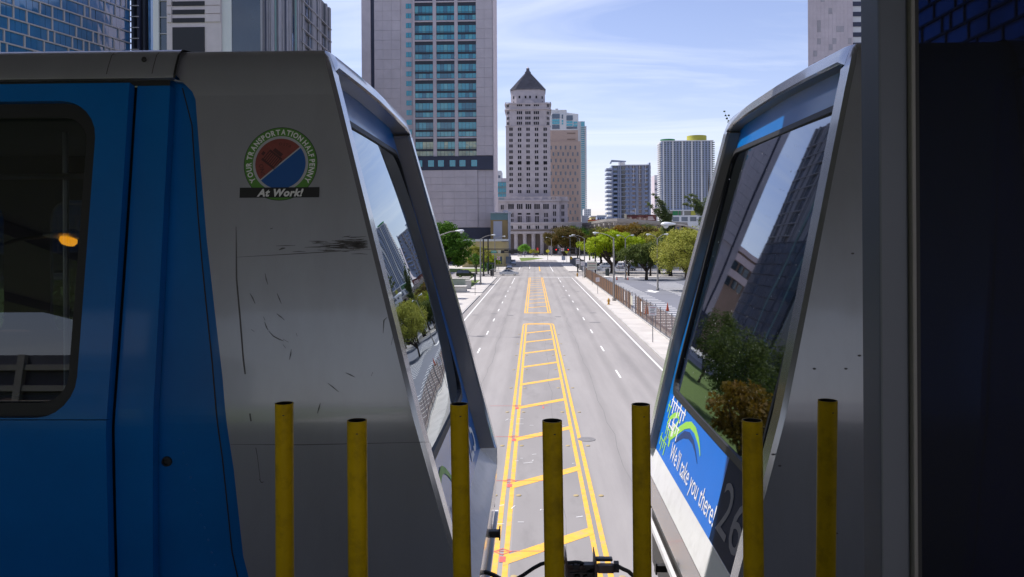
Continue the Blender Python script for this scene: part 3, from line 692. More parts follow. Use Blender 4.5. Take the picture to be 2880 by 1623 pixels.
pil = MB().box(-0.28, 0.28, -0.2, 0, -2.3, 2.3).mesh('pilaster', 'tan_stone')
for r_ in range(19):
    off = 0 if r_ % 2 == 0 else 33
    for k in range(-1, 7):
        pxx = 725+off+k*66
        if not 712 < pxx < 1115: continue
        x, z = c1(pxx, 1235+r_*88, Y)
        if z < 3: continue
        inst(ww, 'window', tb, (x, Y, z)); 
        if r_ < 18: inst(pil, 'pilaster', tb, (x, Y, z-4.2))
# --- glassy residential tower behind it ---------------------------------------------------------------
def tower_grid(name, label, Yv, xL, xR, zT, nx, fh, wallm, glassm, z0=0.0, depth=30, slabw=0.35, piers=0.5, cat='tower', roof=None, zmin=0):
    t = thing(name, label, cat, ((xL+xR)/2, Yv+depth/2, 0))
    MB().box(xL, xR, Yv+0.6, Yv+depth, 0, zT).build('core', glassm, t)
    z = z0; k = 0; 
    s = MB().box(xL-0.3, xR+0.3, Yv-0.5, Yv+depth, 0, slabw).mesh('floor_slab', wallm)
    while z < zT+0.1:
        if z >= zmin: inst(s, 'floor_slab', t, (0, 0, z))
        z += fh
    return t
Y = 1300.0
def q4(px, py): p = at(1400+px/4.84, 160+py/4.84, Y); return p.x, p.z
xL, xR = q4(700, 0)[0], q4(1092, 0)[0]; xE = q4(1180, 0)[0]
b4 = thing('residential_tower', 'white and teal glass residential tower rising behind the tan building', 'tower', ((xL+xR)/2, Y+20, 0))
MB().box(xL, xR, Y, Y+45, 0, q4(0, 792)[1]).build('wall', 'white_render', b4)
MB().box(xR, xE, Y+2, Y+45, 0, q4(0, 885)[1]).build('side_wall', 'white_render', b4)
mb = MB().prism([(q4(720, 0)[0], q4(0, 792)[1]), (q4(720, 0)[0], q4(0, 722)[1]), (q4(935, 0)[0], q4(0, 735)[1]), (q4(935, 0)[0], q4(0, 765)[1]), (xR, q4(0, 785)[1]), (xR, q4(0, 792)[1])], Y+2, Y+40); mb.build('crown', 'white_render', b4)
MB().box(q4(780, 0)[0], q4(818, 0)[0], Y+1, Y+20, q4(0, 760)[1], q4(0, 711)[1]).build('crown_block', 'white_render', b4)
MB().box(q4(845, 0)[0], q4(930, 0)[0], Y+1.5, Y+20, q4(0, 740)[1], q4(0, 728)[1]).build('crown_block', 'white_render', b4)
for a, b, c, d, m in ((735, 838, 785, 848, 'grey_glass'), (930, 1015, 808, 875, 'grey_glass'), (735, 835, 858, 890, 'teal_glass'), (735, 835, 896, 925, 'teal_glass'), (930, 1012, 885, 912, 'teal_glass'), (930, 1012, 922, 950, 'teal_glass'), (1025, 1078, 893, 920, 'teal_glass'), (1025, 1078, 930, 960, 'teal_glass'), (866, 884, 795, 850, 'grey_glass'), (866, 884, 870, 895, 'teal_glass'), (866, 884, 905, 930, 'teal_glass'), (735, 835, 935, 990, 'grey_glass'), (930, 1075, 960, 990, 'grey_glass')):
    MB().box(q4(a, 0)[0], q4(b, 0)[0], Y-0.8, Y-0.02, q4(0, d)[1], q4(0, c)[1]).build('window', m, b4)
MB().box(q4(1128, 0)[0], q4(1176, 0)[0], Y+1.0, Y+1.95, 0, q4(0, 895)[1]).build('glazing', 'teal_glass', b4)
bl = MB().box(q4(1120, 0)[0]-q4(1150, 0)[0], q4(1202, 0)[0]-q4(1150, 0)[0], -3.0, 14, 0, 0.7); bl.box(q4(1178, 0)[0]-q4(1150, 0)[0], q4(1202, 0)[0]-q4(1150, 0)[0], -3.1, -2.9, 0.7, 1.8)
bl = bl.mesh('balcony', 'white_render')
for k in range(62):
    z = q4(0, 970)[1]-k*3.15
    if z < 8: break
    inst(bl, 'balcony', b4, (q4(1150, 0)[0], Y+1, z))
# --- grey-blue condo with balconies on its left edge ----------------------------------------------------
Y = 580.0
def q6(px, py): p = at(1660+px/4.5375, 340+py/4.5375, Y); return p.x, p.z
b6 = thing('condo_tower', 'blue grey condo block with stepped balconies along its left edge, above the viaduct', 'tower', (q6(500, 0)[0], Y+16, 0))
xL, xR, zT = q6(268, 0)[0], q6(765, 0)[0], q6(0, 572)[1]
MB().box(xL, xR, Y+0.8, Y+32, 0, zT).build('core', 'hazed_condo_blue', b6)
MB().box(q6(745, 0)[0], xR, Y-0.4, Y+32.2, 0, q6(0, 540)[1]).build('end_wall', 'hazed_render', b6)
for a, b in ((268, 284), (350, 360), (372, 386)): MB().box(q6(a, 0)[0], q6(b, 0)[0], Y-0.3, Y+0.8, 0, zT).build('pier', 'hazed_render', b6)
MB().box(q6(380, 0)[0], q6(745, 0)[0], Y-0.6, Y+32, zT, zT+0.5).build('roof_edge', 'white_render', b6)
MB().lathe([(q6(460, 0)[0]-q6(412, 0)[0], zT), (q6(460, 0)[0]-q6(412, 0)[0], q6(0, 512)[1])], (q6(412, 0)[0], Y+8), 24).build('roof_drum', 'white_render', b6, smooth=True)
MB().prism([(q6(248, 0)[0], q6(0, 540)[1]), (q6(268, 0)[0], q6(0, 500)[1]), (q6(455, 0)[0], q6(0, 515)[1]), (q6(455, 0)[0], q6(0, 524)[1]), (q6(272, 0)[0], q6(0, 522)[1]), (q6(268, 0)[0], q6(0, 545)[1])], Y-0.2, Y+4).build('roof_wing', 'hazed_render', b6)
for a in (485, 520, 555): MB().box(q6(a, 0)[0], q6(a+24, 0)[0], Y+8, Y+14, zT+0.5, q6(0, 550)[1]).build('roof_unit', 'white_render', b6)
slab6 = MB().box(0, xR-xL-2.2, -0.5, 0.8, -0.2, 0.2).mesh('floor_slab', 'hazed_render')
rail6 = MB().box(0, q6(440, 0)[0]-q6(386, 0)[0]-0.2, -0.42, -0.3, 0, 1.0).mesh('railing', 'hazed_condo_blue')
bal6 = MB().box(q6(200, 0)[0]-xL, 0.0, -1.2, 12, 0, 0.35); bal6.box(q6(200, 0)[0]-xL, q6(205, 0)[0]-xL, -1.2, 12, 0.35, 1.35); bal6.box(q6(200, 0)[0]-xL, 0, -1.2, -1.05, 0.35, 1.35); bal6 = bal6.mesh('balcony', 'hazed_render')
wl6 = MB().box(0, 1.9, 0.3, 0.78, 0.2, 2.9).mesh('wall_panel', 'hazed_render')
wd6 = MB().box(0, 2.6, 0.5, 0.79, 0.2, 2.9).mesh('window', 'dark_glass')
fh6 = (q6(0, 572)[1]-q6(0, 1255)[1])/12.2
z = zT-0.2
r6 = random.Random(3); nfl = 0
while z > 4:
    inst(slab6, 'floor_slab', b6, (xL, Y, z))
    inst(bal6, 'balcony', b6, (xL, Y, z-fh6))
    for a in (290, 392, 440, 520, 600, 680):
        x = q6(a, 0)[0]; inst(wd6, 'window', b6, (x+0.2, Y, z-fh6+0.1))
        if a > 380: inst(wl6, 'wall_panel', b6, (x+3.2, Y, z-fh6+0.1))
        if a in (290, 440, 520, 680): inst(rail6, 'railing', b6, (x, Y, z-fh6+0.2))
    z -= fh6
for a in (545, 622, 700): MB().box(q6(a, 0)[0]-0.15, q6(a, 0)[0]+0.15, Y-0.62, Y-0.5, q6(0, 800)[1], zT).build('fin', 'white_render', b6)
# --- tall condo slab with green and yellow roof forms ---------------------------------------------------
Y = 1150.0
def q7(px, py): p = at(1660+px/4.5375, 340+py/4.5375, Y); return p.x, p.z
b7 = thing('striped_tower', 'tall pale blue striped condo slab with green and yellow rooftop drums', 'tower', (q7(1230, 0)[0], Y+20, 0))
xL, xR, zT, zB = q7(908, 0)[0], q7(1548, 0)[0], q7(0, 272)[1], q7(0, 1145)[1]
MB().box(xL, xR, Y+1, Y+35, zB, zT).build('core', 'hazed_condo_blue', b7)
MB().box(xL-0.5, xR+2.5, Y-1.2, Y+36, zT, zT+1.2).build('roof_edge', 'white_render', b7)
k = 0; px = 922
while px < 1530:
    wdt = 20 if k % 2 else 24
    MB().box(q7(px, 0)[0], q7(px+18, 0)[0], Y-0.5, Y+1, zB, zT).build('white_strip', 'hazed_render' if k % 3 else 'white_render', b7); px += 40.5; k += 1
fl = MB(); z = zT-3.1
dots = MB()
r7 = random.Random(8)
while z > zB:
    fl.box(xL, xR, Y-0.2, Y+1, z, z+0.5)
    for kk in range(16):
        x = q7(922+40.5*kk+19, 0)[0]; dots.box(x+0.4, x+4.2, Y-0.1, Y+1.0, z+0.5, z+2.1)
    z -= 3.1
fl.build('floor_slab', 'hazed_render', b7, kind='stuff'); dots.build('window', 'dark_glass', b7, kind='stuff')
bl = MB().box(-2.6, 0, 0, 26, 0, 0.5); bl.box(-2.6, -2.4, 0, 26, 0.5, 1.4); bl.box(-2.6, 0, 0, 0.2, 0.5, 1.4); bl = bl.mesh('balcony', 'white_render')
br = MB().box(0, 2.6, 0, 26, 0, 0.5); br.box(2.4, 2.6, 0, 26, 0.5, 1.4); br = br.mesh('balcony', 'white_render')
z = zT-3.1
while z > zB:
    inst(bl, 'balcony', b7, (xL, Y+1.5, z)); inst(br, 'balcony', b7, (xR, Y+1.5, z)); z -= 3.1
rg = (q7(1095, 0)[0]-q7(908, 0)[0])/2
MB().lathe([(rg, zT+1.2), (rg, q7(0, 237)[1])], (xL+rg, Y+rg), 32).build('roof_drum', 'roof_green', b7, smooth=True)
ry_ = (q7(1508, 0)[0]-q7(1256, 0)[0])/2
MB().lathe([(ry_, zT+1.2), (ry_, q7(0, 192)[1])], (q7(1382, 0)[0], Y+ry_), 32).build('roof_drum', 'roof_yellow', b7, smooth=True)
MB().box(xL, xR+20, Y-4, Y+40, 0, q7(0, 1215)[1]).build('podium', 'white_render', b7)
MB().box(xL, xR+18, Y-3, Y+36, q7(0, 1214)[1], zB-1.5).build('podium_recess', 'dark_glass', b7)
MB().box(xL-2, xR+20, Y-5, Y+38, zB-1.5, zB-0.003).build('podium_roof', 'white_render', b7)
for a, b, m in ((1040, 1105, 'roof_green'), (1165, 1185, 'white_render'), (1270, 1330, 'roof_yellow'), (1120, 1140, 'roof_green')):
    MB().box(q7(a, 0)[0], q7(b, 0)[0], Y-4, Y-3.02, q7(0, 1214)[1], zB-1.51).build('podium_panel', m, b7)
for k in range(5): MB().box(q7(930+k*110, 0)[0], q7(1010+k*110, 0)[0], Y-4.2, Y-4.01, q7(0, 1290)[1], q7(0, 1235)[1]).build('podium_window', 'grey_glass', b7)
# --- pale striped building partly behind it -----------------------------------------------------------
Y = 1500.0
def q8(px, py): p = at(1660+px/4.5375, 340+py/4.5375, Y); return p.x, p.z
b8 = thing('pale_building', 'pale pink building with white window stripes half hidden beside the striped tower', 'building', (q8(860, 0)[0], Y+15, 0))
MB().box(q8(815, 0)[0], q8(960, 0)[0], Y, Y+40, 0, q8(0, 700)[1]).build('wall', 'stone_pale', b8)
MB().box(q8(815, 0)[0], q8(882, 0)[0], Y-0.5, Y-0.02, q8(0, 765)[1], q8(0, 712)[1]).build('parapet', 'white_render', b8)
for k in range(11): MB().box(q8(818, 0)[0], q8(884, 0)[0], Y-0.6, Y-0.02, q8(0, 820+k*36)[1], q8(0, 800+k*36)[1]).build('window_strip', 'white_render' if k % 2 else 'grey_glass', b8)
# --- small things of the skyline between --------------------------------------------------------------
def simple(name, label, Yv, x0p, x1p, y0p, mat, rows, cols_, wm='grey_glass', cat='building', depth=25, ww_=0.55, wh=0.5, roof=None):
    xa_, xb_ = px_x(x0p, Yv), px_x(x1p, Yv); zt0 = px_z(y0p, Yv)
    t = thing(name, label, cat, ((xa_+xb_)/2, Yv+depth/2, 0))
    MB().box(xa_, xb_, Yv, Yv+depth, 0, zt0).build('wall', mat, t)
    fh = 3.4 if rows is None else zt0/rows; n = rows or int(zt0/3.4)
    if cols_:
        cwid = (xb_-xa_)/cols_; me = MB().box(cwid*(1-ww_)/2, cwid*(1+ww_)/2, -0.12, -0.01, fh*0.25, fh*(0.25+wh)).mesh('window', wm)
        for k in range(n):
            for j in range(cols_): inst(me, 'window', t, (xa_+j*cwid, Yv, k*fh))
    if roof: MB().box(xa_-0.4, xb_+0.4, Yv-0.4, Yv+depth+0.4, zt0, zt0+0.8).build('roof', roof, t)
    return t
simple('apartment_block', 'small white apartment block with dark windows right of the teal tower', 900, 1643, 1662.5, 589, 'white_render', 18, 4)
simple('blue_wall_building', 'windowless pale blue building beside the tan building', 520, 1635.5, 1653.5, 607, 'auto_paleblue', 3, 0)
simple('yellow_building', 'small yellow building peeking above the viaduct', 640, 1663, 1676, 611, 'lot_yellow', 4, 2, roof='white_render')
simple('low_orange_building', 'low cream building with an orange roof above the viaduct', 600, 1654, 1691, 622, 'lot_yellow', 3, 5, roof='cone_red')
simple('flat_roof_building', 'low blue grey flat roofed building left of the condo block', 700, 1680, 1706, 609, 'hazed_render', 5, 4, roof='white_render')
b5 = simple('teal_framed_building', 'white building with teal glass storeys between office tower and courthouse', 620, 1384, 1436, 511, 'teal_band', 12, 7, 'teal_glass', ww_=0.75, wh=0.6)
Yv = 620
MB().box(px_x(1384, Yv), px_x(1411, Yv), Yv+1, Yv+24, px_z(512, Yv), px_z(479, Yv)).build('penthouse', 'white_render', b5)
MB().box(px_x(1411, Yv), px_x(1432, Yv), Yv+1.5, Yv+24, px_z(512, Yv), px_z(500, Yv)).build('penthouse', 'stone_pale', b5)
for a in (1389, 1402): MB().box(px_x(a, Yv), px_x(a+6, Yv), Yv+0.85, Yv+0.98, px_z(500, Yv), px_z(492, Yv)).build('vent', 'grey_glass', b5)
# --- cream and ochre buildings at the left end of the street -------------------------------------------
Y = 256.0
xa_, xb_ = px_x(1300, Y), px_x(1412, Y)
cb_ = thing('cream_building', 'low cream building with rounded glassy corner on the left of the street', 'building', ((xa_+xb_)/2, Y+6, 0))
ztp = px_z(678, Y)
MB().box(xa_, xb_, Y, Y+20, 0, ztp).build('wall', 'cream_wall', cb_)
mb = MB(); rad = px_x(1430, Y)-xb_
prof = [(xb_+rad*0.75*math.sin(w), Y+rad*2*(1-math.cos(w))) for w in [k*math.pi/2/8 for k in range(9)]]
mb.prism([(xb_-0.02, Y+20)] + [(xb_-0.02, Y+0.01)] + prof[1:] + [(prof[-1][0], Y+20)], 0, ztp-0.2, ax='z'); mb.build('corner', 'cream_wall', cb_, smooth=False)
MB().box(xa_-0.5, xb_+rad*0.8, Y-0.5, Y+20, ztp, ztp+0.7).build('roof_edge', 'white_render', cb_)
for k in range(5):
    x = xa_+2+k*3.0; MB().box(x, x+1.8, Y-0.06, Y-0.01, 1.0, 3.4).build('opening', 'grey_glass', cb_)
Y = 279.0
xa_, xb_ = px_x(1380, Y), px_x(1430.5, Y)
ob_ = thing('ochre_building', 'ochre building with teal top band and white corner post beside the courthouse', 'building', ((xa_+xb_)/2, Y+8, 0))
MB().box(xa_, xb_, Y, Y+10, 0, px_z(618, Y)).build('wall', 'ochre_wall', ob_)
MB().box(xa_, xb_+0.05, Y-0.05, Y+10, px_z(618, Y)+0.003, px_z(599, Y)).build('top_band', 'teal_band', ob_)
MB().box(xa_, xb_+0.9, Y-0.6, Y+10, px_z(599, Y)+0.003, px_z(595.5, Y)).build('roof_edge', 'lavender_wall', ob_)
MB().box(xb_-0.2, xb_+0.7, Y-0.5, Y+0.5, 0, px_z(599, Y)).build('post', 'lavender_wall', ob_)
MB().box(px_x(1388, Y), px_x(1412.5, Y), Y-0.3, Y-0.01, 5, px_z(621.5, Y)).build('panel', 'lavender_wall', ob_)
MB().lathe([(0.9, px_z(595.5, Y)), (0.9, px_z(592, Y)), (0.6, px_z(590, Y))], (px_x(1421, Y), Y+5), 12).build('roof_vent', 'lavender_wall', ob_)
# --- buildings high on the left -------------------------------------------------------------------------
# curtain wall receding to the right
YE = 256.0; PE = Vector((px_x(366, YE, 60), YE, 0)); dv = Vector((-0.25, -0.968, 0)).normalized()
nrm = Vector((0.968, -0.25, 0))
gl = thing('glass_building', 'blue glass office block with pale staggered mullions at top left', 'building', PE+dv*30)
LEN = 78.0; TOPZ = 100.0
def gp(t, z, o=0.0): p = PE + dv*t + nrm*o; return (p.x, p.y, z)
mb = MB().add([gp(0, 0), gp(LEN, 0), gp(LEN, 0, -30), gp(0, 0, -30), gp(0, TOPZ), gp(LEN, TOPZ), gp(LEN, TOPZ, -30), gp(0, TOPZ, -30)], [(0, 1, 2, 3), (4, 7, 6, 5), (0, 4, 5, 1), (1, 5, 6, 2), (2, 6, 7, 3), (3, 7, 4, 0)])
mb.build('core', 'dark_glass', gl)
fh = 3.55; rg_ = random.Random(21); low = MB(); lowf = MB()
nf = int(TOPZ/fh)
for k in range(nf):
    z = 6+k*fh
    if z > TOPZ-2: break
    t = -rg_.uniform(0, 4); vis = 58 < z < 80
    mbf = MB()
    mbf.add([gp(0, z-0.2, 0.04), gp(LEN, z-0.2, 0.04), gp(LEN, z-0.2, 0.5), gp(0, z-0.2, 0.5), gp(0, z+0.2, 0.04), gp(LEN, z+0.2, 0.04), gp(LEN, z+0.2, 0.5), gp(0, z+0.2, 0.5)], [(0, 1, 2, 3), (4, 7, 6, 5), (0, 4, 5, 1), (1, 5, 6, 2), (2, 6, 7, 3), (3, 7, 4, 0)])
    (mbf.build('floor_band', 'mullion', gl) if vis else lowf.add(mbf.v, mbf.f))
    while t < LEN:
        w = rg_.choice((2.2, 4.2, 6.4, 8.6)); a, b = max(t, 0)+0.22, min(t+w, LEN)-0.22
        if b > a:
            q = MB(); n = max(1, round((b-a)/2.1))
            for j in range(n):
                aa, bb = a+(b-a)*j/n+0.03, a+(b-a)*(j+1)/n-0.03; e = rg_.uniform(0.05, 0.16)
                q.add([gp(aa, z+0.25, e), gp(bb, z+0.25, e+rg_.uniform(-.03, .03)), gp(bb, z+fh-0.25, e), gp(aa, z+fh-0.25, e+rg_.uniform(-.03, .03))], [(0, 1, 2, 3)])
            if vis and t < 62:
                q.build('window', 'blue_glass', gl)
                p = PE+dv*(t+w)+nrm*0.25
                if t+w < LEN: MB().obox((p.x, p.y, z+fh/2), (0.45, 0.4, fh-0.45), math.atan2(dv.y, dv.x)).build('mullion', 'mullion', gl)
            else:
                low.add(q.v, q.f); p = PE+dv*(t+w)+nrm*0.25; lowf.obox((p.x, p.y, z+fh/2), (0.35, 0.4, fh-0.45), math.atan2(dv.y, dv.x))
        t += w
low.build('glazing', 'blue_glass', gl, kind='stuff'); lowf.build('framing', 'mullion', gl, kind='stuff')
# end fins of the glass block
for k in range(4):
    x = PE.x+0.6+k*1.5; MB().box(x, x+0.8, YE-0.5+k*0.8, YE+12, 0, TOPZ).build('end_fin', ('spandrel', 'navy_band', 'spandrel', 'blue_glass')[k], gl)
for k in range(12): MB().box(PE.x+0.4, PE.x+3.2, YE-1.0, YE-0.52, 57+k*3.55, 57.25+k*3.55).build('sunshade', 'mullion', gl)
# white panelled block with louvres and finned side
Y = 200.0
def qa(zx, zy=60): p = at(zx/2.6833, zy/2.6833, Y); return p.x
def qz(zy, zx=1400): p = at(zx/2.6833, zy/2.6833, Y); return p.z
wb = thing('louvred_building', 'pale panelled building with dark louvre slots and finned glass side at upper left', 'building', (qa(1600), Y+30, 0))
TOP = 88.0; xr = qa(1945)
MB().box(qa(1150), qa(1192), Y+0.3, Y+20, 0, TOP).build('corner_pier', 'white_render', wb)
MB().box(qa(1192), qa(1252), Y+1.0, Y+20, 0, TOP).build('glazing', 'dark_glass', wb)
for k in range(6):
    z = qz(250)+k*4.2; MB().box(qa(1192), qa(1252), Y+0.7, Y+0.98, z, z+0.25).build('transom', 'mullion', wb)
MB().box(qa(1252), qa(1665), Y+0.4, Y+20, 0, TOP).build('wall', 'stone_pale', wb)
MB().box(qa(1665), qa(1738), Y+0.8, Y+20, 0, TOP).build('corner_pier', 'white_render', wb)
per = 63.0
for k in range(5):
    zt_, zb2 = qz(134-k*per), qz(168-k*per)
    if k < 4: MB().box(qa(1297), qa(1539), Y+0.22, Y+0.385, zb2, zt_).build('louvre_slot', 'print_black', wb)
MB().box(qa(1297), qa(1539), Y+0.2, Y+0.385, qz(420), qz(203)).build('louvre_slot', 'print_black', wb)
for k in range(5):      # wall panels standing proud between the slots
    MB().box(qa(1258), qa(1290), Y+0.12, Y+0.39, qz(168-k*per)+0.1, qz(105-k*per)-0.1).build('panel', 'stone_pale', wb)
    MB().box(qa(1546), qa(1660), Y+0.12, Y+0.39, qz(168-k*per)+0.1, qz(105-k*per)-0.1).build('panel', 'stone_pale', wb)
MB().box(qa(1738), xr, Y+2.0, Y+20, 0, TOP).build('glazing', 'dark_glass', wb)
for k in range(7):
    x = qa(1750)+k*2.6; MB().box(x, x+0.35, Y+1.6, Y+1.98, 0, TOP).build('glazing_fin', 'navy_band' if k % 2 else 'teal_band', wb)
YF = 200+xr*0
Yfar = 270.0; xf = px_x(927, Yfar, 60)
xs = (xr+0.3); 
def fs(t, z, o=0.0): return (xs + (xf-xs)*t + o, Y+1+(Yfar-Y-1)*t, z)
mb = MB().add([fs(0, 0), fs(1, 0), fs(1, 0, -22), fs(0, 0, -22), fs(0, TOP), fs(1, TOP), fs(1, TOP, -22), fs(0, TOP, -22)], [(0, 1, 2, 3), (4, 7, 6, 5), (0, 4, 5, 1), (1, 5, 6, 2), (2, 6, 7, 3), (3, 7, 4, 0)])
mb.build('side_core', 'dark_glass', wb)
rf = random.Random(4); t = 0.0
while t < 0.995:
    w = rf.choice((0.006, 0.008, 0.012, 0.02, 0.028)); z0 = 40.0; seg = rf.uniform(5, 16); dens = 0.9 if t < 0.55 else 0.45
    if rf.random() < dens:
        a, b = t, min(t+w, 1.0); e = rf.uniform(0.3, 0.55)
        MB().add([fs(a, 0, 0.02), fs(b, 0, 0.02), fs(b, 0, e), fs(a, 0, e), fs(a, TOP, 0.02), fs(b, TOP, 0.02), fs(b, TOP, e), fs(a, TOP, e)], [(0, 1, 2, 3), (4, 7, 6, 5), (0, 4, 5, 1), (1, 5, 6, 2), (2, 6, 7, 3), (3, 7, 4, 0)]).build('fin', 'fin_metal', wb)
    else:
        for kk in range(3):
            zz0 = 50+rf.uniform(0, 30); MB().add([fs(t, zz0, 0.1), fs(t+w, zz0, 0.1), fs(t+w, zz0+6, 0.1), fs(t, zz0+6, 0.1)], [(0, 1, 2, 3)]).build('pane', 'blue_glass', wb)
    t += w+rf.choice((0.004, 0.007, 0.012))
for k in range(9):
    z = 47+k*4.2; MB().add([fs(0.5, z, 0.02), fs(1, z, 0.02), fs(1, z, 0.75), fs(0.5, z, 0.75), fs(0.5, z+0.3, 0.02), fs(1, z+0.3, 0.02), fs(1, z+0.3, 0.75), fs(0.5, z+0.3, 0.75)], [(0, 1, 2, 3), (4, 7, 6, 5), (0, 4, 5, 1), (1, 5, 6, 2), (2, 6, 7, 3), (3, 7, 4, 0)]).build('floor_ledge', 'fin_metal', wb)
gq = random.Random(33); lowp = MB()
for k in range(11):
    z = 5+k*3.6; t = -gq.uniform(0, .05)
    while t < 1:
        w = gq.choice((0.035, 0.06, 0.09, 0.12)); a, b = max(t, 0)+0.004, min(t+w, 1)-0.004
        if b > a:
            e = gq.uniform(0.75, 0.8); lowp.add([fs(a, z+0.2, e), fs(b, z+0.2, e), fs(b, z+3.4, e), fs(a, z+3.4, e)], [(0, 1, 2, 3)])
        t += w
lowp.build('lower_glazing', 'grey_glass', wb, kind='stuff')
MB().add([fs(0, 4, 0.6), fs(1, 4, 0.6), fs(1, 4, 0.72), fs(0, 4, 0.72), fs(0, 45, 0.6), fs(1, 45, 0.6), fs(1, 45, 0.72), fs(0, 45, 0.72)], [(0, 1, 2, 3), (4, 7, 6, 5), (0, 4, 5, 1), (1, 5, 6, 2), (2, 6, 7, 3), (3, 7, 4, 0)]).build('lower_framing', 'spandrel', wb)
lb_ = thing('low_stone_building', 'low stone building with a band of windows, mirrored in the right windscreen', 'building', (-62, 330, 0))
MB().box(-100, -66, 330, 350, 0, 44).build('wall', 'brown_wall', lb_); MB().box(-101, -65, 329, 351, 44, 46).build('roof_edge', 'stone_pale', lb_)
for k in range(2):
    MB().box(-100, -66, 329.3, 329.95, 40-k*7, 43-k*7).build('window_band', 'stone_pale', lb_)
    for j in range(8): MB().box(-99.5+j*4.2, -96.5+j*4.2, 329.2, 329.28, 36-k*7, 39.5-k*7).build('window', 'dark_glass', lb_)
# --- tower at upper right ---------------------------------------------------------------------------------
Y = 293.0
def qr(zx): return at(1920+zx/2.6833, 60, Y).x
def qrz(zy): return at(2350, zy/2.6833, Y).z
rt = thing('stone_tower', 'pale stone tower with navy window stripes at upper right behind the train', 'tower', (qr(1300), Y+20, 0))
MB().prism([(qr(945), Y), (qr(1284), Y), (qr(1284), Y+40), (qr(945)+16.5, Y+40)], 0, 120, ax='z').build('wall', 'stone_pale', rt)
MB().box(qr(1284), qr(1284)+40, Y+0.6, Y+40, 0, 120).build('window_wall', 'white_render', rt)
for k in range(-2, 6): MB().box(qr(1287), qr(1284)+38, Y+0.35, Y+0.59, qrz(45+k*77.5), qrz(12+k*77.5)).build('window_strip', 'navy_band' if k % 2 else 'navy_band', rt)
rp = random.Random(12)
pw_, phh = (qr(1275)-qr(955))/11, 2.2
pm = MB().box(0.03, pw_-0.03, -0.05, -0.005, 0.03, phh-0.03).mesh('panel', 'stone_pale'); pm2 = MB().box(0.03, pw_-0.03, -0.05, -0.005, 0.03, phh-0.03).mesh('panel', 'stone_courthouse')
for r_ in range(16):
    for c_ in range(11): inst(pm2 if rp.random() < 0.16 else pm, 'panel', rt, (qr(955)+c_*pw_, Y, 66+r_*phh))
rg2 = thing('lattice_building', 'blue glass building with dark lattice mullions seen through the glass screen at right', 'building', (84, 150, 0))
XR = 80.0; MB().box(XR+0.5, XR+30, 112, 185, 0, 90).build('core', 'dark_glass', rg2)
rl = random.Random(14); lowp = MB(); lowf = MB(); k = 0; z = 6.0
while z < 88:
    y = 112-rl.uniform(0, 3); vis = 40 < z < 64
    fb = MB().box(XR-0.15, XR+0.48, 112, 185, z-0.22, z+0.22)
    if vis: fb.build('floor_band', 'spandrel', rg2)
    else: lowf.add(fb.v, fb.f)
    while y < 185:
        w = rl.choice((3.2, 5.0, 6.4, 8.0)); a, b = max(y, 112)+0.2, min(y+w, 185)-0.2
        if b > a:
            q = MB().box(XR+0.2, XR+0.47, a, b, z+0.24, z+3.3); mlb = MB().box(XR-0.1, XR+0.47, b+0.02, b+0.38, z+0.23, z+3.32)
            if vis and 118 < y < 172: q.build('window', 'blue_glass', rg2); mlb.build('mullion', 'spandrel', rg2)
            else: lowp.add(q.v, q.f); lowf.add(mlb.v, mlb.f)
        y += w
    z += 3.55
lowp.build('glazing', 'blue_glass', rg2, kind='stuff'); lowf.build('framing', 'spandrel', rg2, kind='stuff')
# --- viaduct with billboard ---------------------------------------------------------------------------------
vpts = []
for px, py in ((1640, 632), (1656, 628.7), (1681, 623), (1708, 618.7), (1735, 617.5), (1766, 618.7), (1812, 623), (1862, 626), (1930, 631)):
    Yv = 9.0*2240/(672.4-py-(px-1501)*0.006*0+0.0); Yv = min(max(Yv, 360), 470); p = at(px, py, Yv); vpts.append(Vector((p.x, Yv, 18.0)))
via = thing('viaduct', 'curving concrete rail viaduct on columns beyond the orange trees', 'viaduct', (vpts[4].x, vpts[4].y, 0))
def ribbon(o0, o1, z0, z1, name):
    mb = MB(); rows = []
    for i, p in enumerate(vpts):
        t = (vpts[min(i+1, len(vpts)-1)]-vpts[max(i-1, 0)]).normalized(); n = Vector((-t.y, t.x, 0))
        a, b = p+n*o0, p+n*o1; rows.append([(a.x, a.y, z0), (b.x, b.y, z0), (b.x, b.y, z1), (a.x, a.y, z1), (a.x, a.y, z0)])
    mb.grid(rows).build(name, 'viaduct', via)
ribbon(-0.5, 9, 16.3, 17.6, 'deck'); ribbon(-0.8, -0.5, 16.9, 18.2, 'parapet'); ribbon(9, 9.3, 16.9, 18.2, 'parapet')
for i, p in enumerate(vpts):
    for q_, dd in ((p, 0), ((p+vpts[min(i+1, len(vpts)-1)])/2, 1)):
        MB().box(q_.x-0.9, q_.x+0.9, q_.y+3, q_.y+5.5, 0, 15.2).build('column', 'viaduct', via); MB().box(q_.x-1.4, q_.x+1.4, q_.y+0.5, q_.y+8, 15.2, 16.28).build('cap_beam', 'viaduct', via)
simple('brown_building', 'long low brown building seen between the viaduct columns', 490, 1650, 1935, 634, 'brown_wall', 3, 26)
Y = 512.0
bbx0, bbx1 = px_x(1763, Y), px_x(1846, Y)
bb = thing('billboard', 'dark red billboard with pale figures and lines of white lettering above the viaduct', 'billboard', ((bbx0+bbx1)/2, Y, 0))
zb0, zb1 = px_z(624, Y), px_z(606, Y)
MB().box(bbx0, bbx1, Y, Y+0.5, zb0, zb1).build('frame', 'bin_dark', bb)
MB().box(bbx0+0.3, bbx1-0.3, Y-0.05, Y-0.005, zb0+0.3, zb1-0.3).build('poster', 'poster_dark', bb)
rb = random.Random(2)
